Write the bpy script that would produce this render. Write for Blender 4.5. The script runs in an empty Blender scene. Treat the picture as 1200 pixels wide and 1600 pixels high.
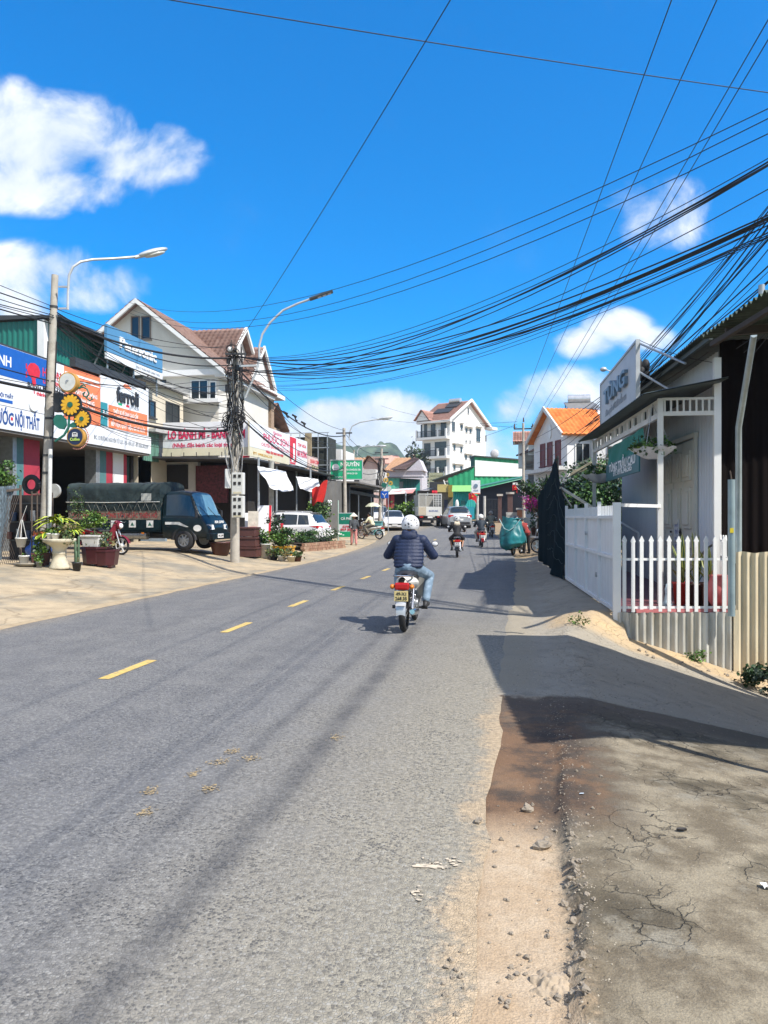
import bpy, bmesh, math, random
from mathutils import Vector, Matrix, noise
C = bpy.context.scene.collection
PI = math.pi
R = math.radians
TH = math.atan(0.1792); SN, CS = math.sin(TH), math.cos(TH)
EYE = 1.6

# ------------------------------------------------------------------ terrain
def ss(a, b, x):
    t = max(0.0, min(1.0, (x-a)/(b-a))); return t*t*(3-2*t)
def zr(Y):
    if Y < 25: return 0.0
    if Y < 60: return .0007*(Y-25)**2
    if Y < 150: return .8575+.049*(Y-60)
    return .8575+.049*90+.01*(Y-150)
def bend(Y):
    return -.0019*(Y-22)**2 if 22 < Y < 120 else (0.0 if Y <= 22 else -.0019*98**2-.372*(Y-120))
def gz(X, Y):
    z = zr(Y); u = X-bend(Y)
    if u < -7.5: z += .45*ss(0, 5, -7.6-u)
    if u > 0.2:
        fall = -(.07+.25*ss(4, 10, Y))*max(0, min(u, 5)-.6)
        rise = .15*ss(.2, 1.0, u)
        z += fall+(rise-fall)*ss(11.2-1.1*ss(1.5, .4, u), 12.6-1.0*ss(1.5, .4, u), Y) if u < 1.5 else fall+(rise-fall)*ss(12.3, 13.2, Y)
    return z
# a photo direction plus a distance gives a place in the world
def W(px, py, d):
    k = (px-600)/1200
    return Vector((d*(CS*k-SN), d*(CS+SN*k), EYE+(808-py)/1200*d))
def WX(px, py, X): return W(px, py, X/(CS*(px-600)/1200-SN))
def WY(px, py, Y): return W(px, py, Y/(CS+SN*(px-600)/1200))
def G(px, py):
    d = 2.0
    while d < 200:
        p = W(px, py, d)
        if p.z <= gz(p.x, p.y): return Vector((p.x, p.y, gz(p.x, p.y)))
        d += .02
    return W(px, py, 60)
def GD(px, d):
    p = W(px, 808, d); p.z = gz(p.x, p.y); return p

# ------------------------------------------------------------------ materials
def hx(h):
    h = h.lstrip('#'); o = []
    for i in (0, 2, 4):
        v = int(h[i:i+2], 16)/255
        o.append(v/12.92 if v <= .04045 else ((v+.055)/1.055)**2.4)
    return tuple(o)
def node(nt, t, **kw):
    n = nt.nodes.new(t)
    for k, v in kw.items():
        if k.startswith('i_'): n.inputs[k[2:].replace('_', ' ')].default_value = v
        else: setattr(n, k, v)
    return n
MATS = {}
def M(name, col, rough=.6, metal=0.0, var=.14, scale=5.0, bump=0.0, bscale=40.0, col2=None, m2=(.5, .68), s2=1.3, trans=0.0, alpha=1.0, stretch=None, spec=None, emit=None):
    if name in MATS: return MATS[name]
    if isinstance(col, str): col = hx(col)
    if isinstance(col2, str): col2 = hx(col2)
    m = bpy.data.materials.new(name); m.use_nodes = True; nt = m.node_tree
    b = nt.nodes['Principled BSDF']; L = nt.links.new
    tc = node(nt, 'ShaderNodeTexCoord'); co = tc.outputs['Object']
    if stretch:
        mp = node(nt, 'ShaderNodeMapping'); mp.inputs['Scale'].default_value = stretch; L(co, mp.inputs['Vector']); co = mp.outputs[0]
    n1 = node(nt, 'ShaderNodeTexNoise', i_Scale=scale, i_Detail=5.0, i_Roughness=.6); L(co, n1.inputs['Vector'])
    mr = node(nt, 'ShaderNodeMapRange'); L(n1.outputs['Fac'], mr.inputs[0])
    mr.inputs[1].default_value = .3; mr.inputs[2].default_value = .7; mr.inputs[3].default_value = 1-var; mr.inputs[4].default_value = 1+var
    src = None
    if col2:
        n2 = node(nt, 'ShaderNodeTexNoise', i_Scale=s2, i_Detail=6.0, i_Roughness=.65); L(co, n2.inputs['Vector'])
        r2 = node(nt, 'ShaderNodeMapRange'); L(n2.outputs['Fac'], r2.inputs[0]); r2.inputs[1].default_value = m2[0]; r2.inputs[2].default_value = m2[1]
        mx = node(nt, 'ShaderNodeMix', data_type='RGBA'); L(r2.outputs[0], mx.inputs['Factor']); mx.inputs[6].default_value = (*col, 1); mx.inputs[7].default_value = (*col2, 1)
        src = mx.outputs[2]
    hs = node(nt, 'ShaderNodeHueSaturation'); L(mr.outputs[0], hs.inputs['Value'])
    if src: L(src, hs.inputs['Color'])
    else: hs.inputs['Color'].default_value = (*col, 1)
    L(hs.outputs[0], b.inputs['Base Color'])
    b.inputs['Roughness'].default_value = rough; b.inputs['Metallic'].default_value = metal
    if spec is not None: b.inputs['Specular IOR Level'].default_value = spec
    if trans: b.inputs['Transmission Weight'].default_value = trans
    if alpha < 1: b.inputs['Alpha'].default_value = alpha
    if emit: b.inputs['Emission Color'].default_value = (*emit[0], 1); b.inputs['Emission Strength'].default_value = emit[1]
    if bump:
        n3 = node(nt, 'ShaderNodeTexNoise', i_Scale=bscale, i_Detail=4.0); L(co, n3.inputs['Vector'])
        bp = node(nt, 'ShaderNodeBump', i_Strength=bump, i_Distance=.02); L(n3.outputs['Fac'], bp.inputs['Height']); L(bp.outputs[0], b.inputs['Normal'])
    MATS[name] = m; return m

# ------------------------------------------------------------------ mesh builder
TXT = {}
def text_data(s, bold):
    key = (s, bold)
    if key in TXT: return TXT[key]
    cu = bpy.data.curves.new('t', 'FONT'); cu.body = s; cu.size = 1; cu.resolution_u = 2; cu.extrude = .0; cu.offset = bold
    cu.align_x = 'CENTER'
    ob = bpy.data.objects.new('t', cu); C.objects.link(ob)
    dg = bpy.context.evaluated_depsgraph_get(); dg.update()
    me = bpy.data.meshes.new_from_object(ob.evaluated_get(dg))
    vs = [v.co.copy() for v in me.vertices]; fs = [tuple(p.vertices) for p in me.polygons]
    # silhouette edges for giving the letters thickness
    cnt = {}
    for f in fs:
        for i in range(len(f)):
            a, b = f[i], f[(i+1) % len(f)]; cnt.setdefault((min(a, b), max(a, b)), []).append((a, b))
    ed = [v[0] for v in cnt.values() if len(v) == 1]
    bpy.data.objects.remove(ob); bpy.data.curves.remove(cu); bpy.data.meshes.remove(me)
    TXT[key] = (vs, fs, ed); return TXT[key]

class MB:
    def __init__(s): s.v = []; s.f = []; s.mi = []; s.sm = []; s.cur = 0; s.T = None
    def add(s, vs, fs, smooth=False):
        o = len(s.v)
        if s.T is not None: vs = [s.T @ Vector(v) for v in vs]
        s.v.extend([tuple(v) for v in vs])
        for f in fs: s.f.append(tuple(i+o for i in f)); s.mi.append(s.cur); s.sm.append(smooth)
        return s
    def m(s, i): s.cur = i; return s
    def box(s, x0, y0, z0, x1, y1, z1):
        x0, x1 = min(x0, x1), max(x0, x1); y0, y1 = min(y0, y1), max(y0, y1); z0, z1 = min(z0, z1), max(z0, z1)
        v = [(x0, y0, z0), (x1, y0, z0), (x1, y1, z0), (x0, y1, z0), (x0, y0, z1), (x1, y0, z1), (x1, y1, z1), (x0, y1, z1)]
        return s.add(v, [(0, 3, 2, 1), (4, 5, 6, 7), (0, 1, 5, 4), (1, 2, 6, 5), (2, 3, 7, 6), (3, 0, 4, 7)])
    def cb(s, c, sx, sy, sz): return s.box(c[0]-sx/2, c[1]-sy/2, c[2]-sz/2, c[0]+sx/2, c[1]+sy/2, c[2]+sz/2)
    def beam(s, p0, p1, w, h=None, up=(0, 0, 1)):
        h = h or w; p0 = Vector(p0); p1 = Vector(p1); d = (p1-p0).normalized(); u = Vector(up)
        if abs(d.dot(u)) > .98: u = Vector((0, 1, 0))
        a = d.cross(u).normalized(); b = a.cross(d).normalized(); v = []
        for p in (p0, p1):
            for (i, j) in ((-1, -1), (1, -1), (1, 1), (-1, 1)): v.append(p+a*(i*w/2)+b*(j*h/2))
        return s.add(v, [(0, 1, 2, 3), (7, 6, 5, 4), (0, 4, 5, 1), (1, 5, 6, 2), (2, 6, 7, 3), (3, 7, 4, 0)])
    def tube(s, pts, r, n=8, caps=True, smooth=True, flat=None):
        pts = [Vector(p) for p in pts]; N = len(pts)
        rs = r if isinstance(r, (list, tuple)) else [r]*N
        v = []; prev = None
        for i, p in enumerate(pts):
            d = (pts[min(i+1, N-1)]-pts[max(i-1, 0)]); d = d.normalized() if d.length > 1e-9 else Vector((0, 0, 1))
            if prev is None:
                a = d.cross(Vector((0, 0, 1)));
                if a.length < .05: a = d.cross(Vector((0, 1, 0)))
            else: a = prev-d*prev.dot(d)
            a.normalize(); prev = a; b = d.cross(a)
            for k in range(n):
                t = 2*PI*k/n; v.append(p+(a*math.cos(t)+b*math.sin(t))*rs[i])
        f = [(i*n+k, i*n+(k+1) % n, (i+1)*n+(k+1) % n, (i+1)*n+k) for i in range(N-1) for k in range(n)]
        s.add(v, f, smooth)
        if caps: s.add(v[:n], [tuple(range(n))[::-1]]); s.add(v[-n:], [tuple(range(n))])
        return s
    def cyl(s, p0, p1, r0, r1=None, n=16, smooth=True): return s.tube([p0, p1], [r0, r0 if r1 is None else r1], n, True, smooth)
    def ell(s, c, r, nu=12, nv=8, Rm=None):
        if not isinstance(r, (tuple, list)): r = (r, r, r)
        v = []; c = Vector(c)
        for j in range(nv+1):
            ph = PI*j/nv
            for i in range(nu):
                t = 2*PI*i/nu; p = Vector((r[0]*math.sin(ph)*math.cos(t), r[1]*math.sin(ph)*math.sin(t), r[2]*math.cos(ph)))
                v.append(c+(Rm @ p if Rm else p))
        return s.add(v, [(j*nu+i, (j+1)*nu+i, (j+1)*nu+(i+1) % nu, j*nu+(i+1) % nu) for j in range(nv) for i in range(nu)], True)
    def lathe(s, prof, c=(0, 0, 0), n=20, smooth=True, sx=1, sy=1):
        v = [(c[0]+r*sx*math.cos(2*PI*k/n), c[1]+r*sy*math.sin(2*PI*k/n), c[2]+z) for r, z in prof for k in range(n)]
        return s.add(v, [(i*n+k, i*n+(k+1) % n, (i+1)*n+(k+1) % n, (i+1)*n+k) for i in range(len(prof)-1) for k in range(n)], smooth)
    def ext(s, poly, vec):
        n = len(poly); vec = Vector(vec); a = [Vector(p) for p in poly]; b = [p+vec for p in a]
        return s.add(a+b, [tuple(range(n))[::-1], tuple(range(n, 2*n))]+[(i, (i+1) % n, n+(i+1) % n, n+i) for i in range(n)])
    def quad(s, *p): return s.add(p, [tuple(range(len(p)))])
    def grid(s, fn, nu, nv, smooth=True):
        v = [fn(i/nu, j/nv) for j in range(nv+1) for i in range(nu+1)]
        return s.add(v, [(j*(nu+1)+i, j*(nu+1)+i+1, (j+1)*(nu+1)+i+1, (j+1)*(nu+1)+i) for j in range(nv) for i in range(nu)], smooth)
    def corr(s, a, b, z0, z1, pitch=.1, amp=.02, per=6, zb=None):
        # corrugated sheet from a to b (xy), z0..z1; z0/z1 may be functions of t
        a = Vector((a[0], a[1], 0)); b = Vector((b[0], b[1], 0)); L = (b-a).length; d = (b-a)/L; nrm = Vector((d.y, -d.x, 0))
        n = max(2, int(L/pitch*per)); f0 = z0 if callable(z0) else (lambda t: z0); f1 = z1 if callable(z1) else (lambda t: z1)
        v = []; K = 3
        for i in range(n+1):
            t = i/n; p = a+d*(L*t)+nrm*(amp*math.sin(2*PI*L*t/pitch))
            for k in range(K): v.append((p.x, p.y, f0(t)+(f1(t)-f0(t))*k/(K-1)))
        return s.add(v, [(i*K+k, (i+1)*K+k, (i+1)*K+k+1, i*K+k+1) for i in range(n) for k in range(K-1)], True)
    def text(s, st, x, z, h, w=None, y=0.0, dep=.012, bold=.0, slant=0.0):
        """letters standing in the local XZ plane, facing -Y, centred on x, baseline z"""
        vs, fs, ed = text_data(st, bold)
        if not vs: return s
        xs = [v.x for v in vs]; sc = h/.73; wid = max(xs)-min(xs)
        sx = (w/wid) if w else sc; mid = (max(xs)+min(xs))/2; n = len(vs)
        fr = [((v.x-mid)*sx+x+slant*v.y*sc, y-dep, v.y*sc+z) for v in vs]; bk = [(p[0], y, p[2]) for p in fr]
        return s.add(fr+bk, fs+[(a+0, b+0, b+n, a+n) for a, b in ed])
    def disc(s, c, r, dep=.02, n=24, rz=None):   # disc facing -Y
        pts = [(c[0]+r*math.cos(2*PI*k/n), c[1], c[2]+(rz or r)*math.sin(2*PI*k/n)) for k in range(n)]
        return s.ext(pts, (0, -dep, 0))
    def build(s, name, mats, parent=None, bevel=0, sub=0, loc=None, rz=0, fix=True):
        me = bpy.data.meshes.new(name); me.from_pydata(s.v, [], s.f)
        if not isinstance(mats, (list, tuple)): mats = [mats]
        for m in mats: me.materials.append(m)
        me.polygons.foreach_set('material_index', s.mi); me.polygons.foreach_set('use_smooth', s.sm)
        if bevel or fix:
            bm = bmesh.new(); bm.from_mesh(me)
            if bevel:
                bmesh.ops.remove_doubles(bm, verts=bm.verts, dist=1e-5)
                es = [e for e in bm.edges if len(e.link_faces) == 2 and e.calc_face_angle(0) > .6]
                bmesh.ops.bevel(bm, geom=es, offset=bevel, segments=2, profile=.6, affect='EDGES')
            if fix == 2: bmesh.ops.recalc_face_normals(bm, faces=bm.faces)
            bm.to_mesh(me); bm.free()
        me.update()
        o = bpy.data.objects.new(name, me); C.objects.link(o)
        if parent is not None: o.parent = parent
        if loc is not None: o.location = loc
        if rz: o.rotation_euler = (0, 0, rz)
        if sub:
            md = o.modifiers.new('s', 'SUBSURF'); md.levels = sub; md.render_levels = sub
        return o

def tag(o, label, cat, group=None):
    o['label'] = label; o['category'] = cat
    if group: o['group'] = group
    return o
def thing(name, label, cat, loc=(0, 0, 0), rz=0, group=None):
    o = bpy.data.objects.new(name, None); C.objects.link(o); o.empty_display_size = .2
    o.location = loc; o.rotation_euler = (0, 0, rz); return tag(o, label, cat, group)
def structure(o): o['kind'] = 'structure'; return o
def copy_thing(root, loc, rz=0, label=None, scale=1.0):
    def cp(o, par):
        c = o.copy(); C.objects.link(c); c.parent = par
        for ch in o.children: cp(ch, c)
        return c
    r = cp(root, None); r.location = loc; r.rotation_euler = (0, 0, rz); r.scale = (scale,)*3
    if label: r['label'] = label
    return r
def organic(name, prims, voxel, mat, parent, smooth=3, fac=.5):
    """capsules / ellipsoids fused into one continuous surface.  prim: ('c',p0,r0,p1,r1) or ('e',c,(rx,ry,rz)[,R])"""
    mb = MB()
    for p in prims:
        if p[0] == 'c':
            a, b = Vector(p[1]), Vector(p[3]); n = 6
            if (b-a).length < 1e-4: continue
            mb.tube([a.lerp(b, i/n) for i in range(n+1)], [p[2]+(p[4]-p[2])*i/n for i in range(n+1)], 12)
            mb.ell(a, p[2], 12, 8); mb.ell(b, p[4], 12, 8)
        else: mb.ell(p[1], p[2], 16, 10, p[3] if len(p) > 3 else None)
    o = mb.build('tmp', mat, None)
    r = o.modifiers.new('r', 'REMESH'); r.mode = 'VOXEL'; r.voxel_size = voxel; r.use_smooth_shade = True
    sm = o.modifiers.new('s', 'SMOOTH'); sm.iterations = smooth; sm.factor = fac
    dg = bpy.context.evaluated_depsgraph_get(); dg.update()
    me = bpy.data.meshes.new_from_object(o.evaluated_get(dg)); old = o.data
    bpy.data.objects.remove(o); bpy.data.meshes.remove(old)
    me.name = name; me.materials.clear(); me.materials.append(mat)
    for p in me.polygons: p.use_smooth = True
    o = bpy.data.objects.new(name, me); C.objects.link(o); o.parent = parent
    return o

def leaves(mb, c, rad, n, size, seed, clumps=14, spread=.42, nm=3, shell=.35, squash=1.0):
    rnd = random.Random(seed); c = Vector(c); cl = []
    for i in range(clumps):
        while True:
            p = Vector((rnd.uniform(-1, 1), rnd.uniform(-1, 1), rnd.uniform(-1, 1)))
            if shell < p.length < 1: break
        cl.append((p, rnd.randrange(nm), rnd.uniform(.6, 1.25)))
    for i in range(n):
        p, mi, sz = rnd.choice(cl)
        q = p+Vector((rnd.gauss(0, 1), rnd.gauss(0, 1), rnd.gauss(0, 1)))*spread*sz*.55
        q = Vector((q.x*rad[0], q.y*rad[1], q.z*rad[2]))+c
        d = Vector((rnd.gauss(0, 1), rnd.gauss(0, 1), rnd.gauss(0, .7)+.25)).normalized()
        e = d.cross(Vector((rnd.gauss(0, 1), rnd.gauss(0, 1), rnd.gauss(0, 1)))).normalized(); l = size*rnd.uniform(.6, 1.4); w = l*.42*squash
        nn = d.cross(e)*l*.18
        mb.cur = mi if rnd.random() < .75 else rnd.randrange(nm)
        mb.add([q, q+d*l*.5+e*w+nn, q+d*l, q+d*l*.5-e*w+nn], [(0, 1, 2), (0, 2, 3)], True)
    mb.cur = 0
def straps(mb, c, n, length, width, seed, arch=.7, upright=.6, var=True, cols=2):
    """strap-shaped leaves fanning out of one point; middle and edges may differ"""
    rnd = random.Random(seed); c = Vector(c)
    for i in range(n):
        az = rnd.uniform(0, 2*PI); l = length*rnd.uniform(.65, 1.15); up = upright*rnd.uniform(.6, 1.3); w = width*rnd.uniform(.7, 1.2)
        h = Vector((math.cos(az), math.sin(az), 0)); sd = Vector((-h.y, h.x, 0)); N = 8; v = []
        for k in range(N+1):
            t = k/N; hor = l*math.sin(min(1.5, (1-up)*1.2+.05)*t)*(.5+.5*t); ver = l*(t*up*1.05-arch*(1-up*.5)*t*t*.8)
            ww = w*(math.sin(PI*min(1, t*.92+.08))**.6)*(1 if t < 1 else .05)
            p = c+h*hor+Vector((0, 0, ver))
            for j in (-1, -.45, .45, 1): v.append(p+sd*(ww*j*.5)+Vector((0, 0, abs(j)*ww*.18)))
        for k in range(N):
            for j in range(3):
                mb.cur = (0 if j == 1 else 1) if var else rnd.randrange(cols)
                mb.add([v[k*4+j], v[k*4+j+1], v[(k+1)*4+j+1], v[(k+1)*4+j]], [(0, 1, 2, 3)], True)
    mb.cur = 0
def sagpts(a, b, sag, n=18):
    a, b = Vector(a), Vector(b)
    return [a.lerp(b, i/n)-Vector((0, 0, 4*sag*(i/n)*(1-i/n))) for i in range(n+1)]
# ------------------------------------------------------------------ camera, light, sky
sc = bpy.context.scene
cam = bpy.data.cameras.new('camera'); cam.sensor_fit = 'VERTICAL'; cam.sensor_height = 32; cam.sensor_width = 24; cam.lens = 24; cam.shift_y = .005
cam.clip_start = .05; cam.clip_end = 3000
co = bpy.data.objects.new('camera', cam); C.objects.link(co); co.location = (0, 0, EYE); co.rotation_euler = (PI/2, 0, TH); sc.camera = co
SUN_EL = R(51); SUN_AZ = (.88, -.475)
sl = bpy.data.lights.new('sun', 'SUN'); sl.energy = 4.9; sl.angle = R(.53); sl.color = (1, .945, .86)
so = bpy.data.objects.new('sun', sl); C.objects.link(so); so.location = (20, -10, 40)
sd = Vector((SUN_AZ[0]*math.cos(SUN_EL), SUN_AZ[1]*math.cos(SUN_EL), math.sin(SUN_EL)))
so.rotation_euler = sd.to_track_quat('Z', 'Y').to_euler()
w = bpy.data.worlds.new('World'); sc.world = w; w.use_nodes = True; nt = w.node_tree; L = nt.links.new
bg = nt.nodes['Background']
sky = node(nt, 'ShaderNodeTexSky', sky_type='NISHITA'); sky.sun_disc = False; sky.sun_elevation = SUN_EL; sky.sun_rotation = math.atan2(SUN_AZ[0], SUN_AZ[1])
sky.altitude = 1500; sky.air_density = 1.0; sky.dust_density = .25; sky.ozone_density = 3.0
hs = node(nt, 'ShaderNodeHueSaturation', i_Saturation=1.8, i_Value=1.0, i_Hue=.497); L(sky.outputs[0], hs.inputs['Color'])
ml = node(nt, 'ShaderNodeMix', data_type='RGBA', blend_type='MULTIPLY'); ml.inputs[0].default_value = 1; L(hs.outputs[0], ml.inputs[6]); ml.inputs[7].default_value = (.28, 1.0, 1.06, 1)
gm = node(nt, 'ShaderNodeGamma', i_Gamma=1.0); L(ml.outputs[2], gm.inputs[0])
tc = node(nt, 'ShaderNodeTexCoord'); D = tc.outputs['Generated']
def dot(v):
    n = node(nt, 'ShaderNodeVectorMath', operation='DOT_PRODUCT'); L(D, n.inputs[0]); n.inputs[1].default_value = v; return n.outputs['Value']
def mth(op, a, b=None, c=None, clamp=False):
    n = node(nt, 'ShaderNodeMath', operation=op); n.use_clamp = clamp
    for i, x in enumerate((a, b, c)):
        if x is None: continue
        if isinstance(x, (int, float)): n.inputs[i].default_value = x
        else: L(x, n.inputs[i])
    return n.outputs[0]
# the heading the street looks along: clouds are laid out as bearings around it
fd = mth('MAXIMUM', dot((-SN, CS, 0)), .05)
ca = mth('DIVIDE', dot((CS, SN, 0)), fd); cb = mth('DIVIDE', dot((0, 0, 1)), fd)
cv = node(nt, 'ShaderNodeCombineXYZ'); L(ca, cv.inputs[0]); L(cb, cv.inputs[1])
n1 = node(nt, 'ShaderNodeTexNoise', i_Scale=9.0, i_Detail=9.0, i_Roughness=.58, i_Distortion=.35); L(cv.outputs[0], n1.inputs['Vector'])
n2 = node(nt, 'ShaderNodeTexNoise', i_Scale=3.2, i_Detail=4.0, i_Roughness=.5); L(cv.outputs[0], n2.inputs['Vector'])
wob = mth('MULTIPLY', mth('SUBTRACT', n1.outputs['Fac'], .5), 2.95)
wob2 = mth('MULTIPLY', mth('SUBTRACT', n2.outputs['Fac'], .5), 1.2)
BL = [(70, 220, 130, 70, 1.2), (80, 292, 150, 40, .95), (205, 252, 105, 48, 1.05), (10, 282, 110, 40, 1.05), (15, 165, 55, 42, .9), (265, 235, 50, 42, .75),
      (50, 425, 110, 42, .85), (140, 450, 80, 34, .62), (10, 470, 80, 50, .75),
      (1015, 335, 95, 55, .8), (915, 535, 48, 24, .75), (962, 512, 52, 28, .8), (1003, 530, 46, 20, .6), (900, 610, 90, 34, .62), (820, 630, 70, 24, .6),
      (520, 668, 75, 44, 1.6), (610, 690, 120, 70, 1.8), (800, 640, 50, 26, .8), (640, 660, 60, 28, .85), (560, 630, 50, 22, .45), (690, 690, 120, 40, .6), (780, 700, 60, 36, .85), (420, 700, 120, 40, .7)]
acc = None
for (px, py, rx, ry, a) in BL:
    dx = mth('DIVIDE', mth('SUBTRACT', ca, (px-600)/1200), rx/1200*1.25); dy = mth('DIVIDE', mth('SUBTRACT', cb, (808-py)/1200), ry/1200*1.25)
    r2 = mth('ADD', mth('MULTIPLY', dx, dx), mth('MULTIPLY', dy, dy))
    g = mth('MULTIPLY', mth('SUBTRACT', 1.0, mth('MINIMUM', r2, 1.4)), a)
    acc = g if acc is None else mth('MAXIMUM', acc, g)
dens = mth('ADD', acc, mth('ADD', wob, wob2))
mr = node(nt, 'ShaderNodeMapRange', interpolation_type='SMOOTHSTEP'); L(dens, mr.inputs[0]); mr.inputs[1].default_value = -.02; mr.inputs[2].default_value = 1.0
# gate so that loose noise does not dot the clear sky
gate = node(nt, 'ShaderNodeMapRange', interpolation_type='SMOOTHSTEP'); L(acc, gate.inputs[0]); gate.inputs[1].default_value = -.25; gate.inputs[2].default_value = .35
front = node(nt, 'ShaderNodeMapRange'); L(dot((-SN, CS, 0)), front.inputs[0]); front.inputs[1].default_value = .1; front.inputs[2].default_value = .3
cm = mth('MULTIPLY', mth('MULTIPLY', mr.outputs[0], gate.outputs[0]), front.outputs[0])
# thin whitening of the air low over the hills
lowz = node(nt, 'ShaderNodeMapRange', interpolation_type='SMOOTHSTEP'); L(dot((0, 0, 1)), lowz.inputs[0]); lowz.inputs[1].default_value = .26; lowz.inputs[2].default_value = .0; lowz.inputs[4].default_value = .35
sh = node(nt, 'ShaderNodeMapRange'); L(mth('ADD', n1.outputs['Fac'], mth('MULTIPLY', wob2, .35)), sh.inputs[0]); sh.inputs[1].default_value = .35; sh.inputs[2].default_value = .7
cc = node(nt, 'ShaderNodeMix', data_type='RGBA'); L(sh.outputs[0], cc.inputs['Factor']); cc.inputs[6].default_value = (3.6, 4.3, 5.3, 1); cc.inputs[7].default_value = (6.6, 6.7, 6.9, 1)
lift = node(nt, 'ShaderNodeMapRange'); L(dot((0, 0, 1)), lift.inputs[0]); lift.inputs[1].default_value = .05; lift.inputs[2].default_value = .55; lift.inputs[3].default_value = 1.05; lift.inputs[4].default_value = 1.42
L(lift.outputs[0], hs.inputs['Value'])
mxl = node(nt, 'ShaderNodeMix', data_type='RGBA'); L(lowz.outputs[0], mxl.inputs['Factor']); L(gm.outputs[0], mxl.inputs[6]); mxl.inputs[7].default_value = (3.2, 5.0, 6.6, 1)
mxc = node(nt, 'ShaderNodeMix', data_type='RGBA'); L(mth('MULTIPLY', cm, .96), mxc.inputs['Factor']); L(mxl.outputs[2], mxc.inputs[6]); L(cc.outputs[2], mxc.inputs[7])
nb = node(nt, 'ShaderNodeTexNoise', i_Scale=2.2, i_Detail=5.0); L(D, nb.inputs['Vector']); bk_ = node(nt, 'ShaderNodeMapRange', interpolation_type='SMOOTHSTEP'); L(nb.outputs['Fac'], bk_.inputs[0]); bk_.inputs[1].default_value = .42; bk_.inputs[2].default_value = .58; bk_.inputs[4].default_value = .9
# unseen broken cloud added behind and overhead, as pale fill light for the shadows
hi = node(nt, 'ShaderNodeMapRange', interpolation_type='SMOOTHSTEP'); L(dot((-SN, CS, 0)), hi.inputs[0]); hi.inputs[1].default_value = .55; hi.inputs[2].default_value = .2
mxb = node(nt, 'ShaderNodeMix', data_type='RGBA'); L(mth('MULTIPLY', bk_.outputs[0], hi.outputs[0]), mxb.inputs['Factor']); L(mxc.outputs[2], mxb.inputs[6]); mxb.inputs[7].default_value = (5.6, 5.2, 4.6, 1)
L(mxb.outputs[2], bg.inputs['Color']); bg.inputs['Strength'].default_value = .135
sc.view_settings.view_transform = 'Standard'; sc.view_settings.look = 'None'; sc.view_settings.gamma = 1; sc.view_settings.use_curve_mapping = False
sc.view_settings.exposure = .5
try:
    sc.cycles.max_bounces = 8; sc.cycles.transparent_max_bounces = 12; sc.cycles.caustics_reflective = False; sc.cycles.caustics_refractive = False
except Exception: pass

# ------------------------------------------------------------------ ground, road, pavement
def lin(a, b, st):
    n = max(1, int(round((b-a)/st))); return [a+(b-a)*i/n for i in range(n)]
def sheet(name, xs, ys, zf, mat):
    mb = MB(); nx = len(xs)
    v = [(x, y, zf(x, y)) for y in ys for x in xs]
    f = [(j*nx+i, j*nx+i+1, (j+1)*nx+i+1, (j+1)*nx+i) for j in range(len(ys)-1) for i in range(nx-1)]
    mb.add(v, f, True); return structure(mb.build(name, mat))

def ground_mat():
    return M('dry_earth', (.30, .215, .125), .95, var=.2, scale=1.2, bump=.4, bscale=12, col2=(.20, .17, .11), s2=.12)
xs = lin(-260, -60, 20)+lin(-60, -26, 2)+lin(-26, 9, .7)+lin(9, 40, 3)+lin(40, 280, 20)+[280]
ys = lin(-40, -4, 4)+lin(-4, 40, .7)+lin(40, 90, 1)+lin(90, 160, 5)+lin(160, 900, 40)+[900]
sheet('ground', xs, ys, lambda x, y: gz(x, y)-.06, ground_mat())

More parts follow.
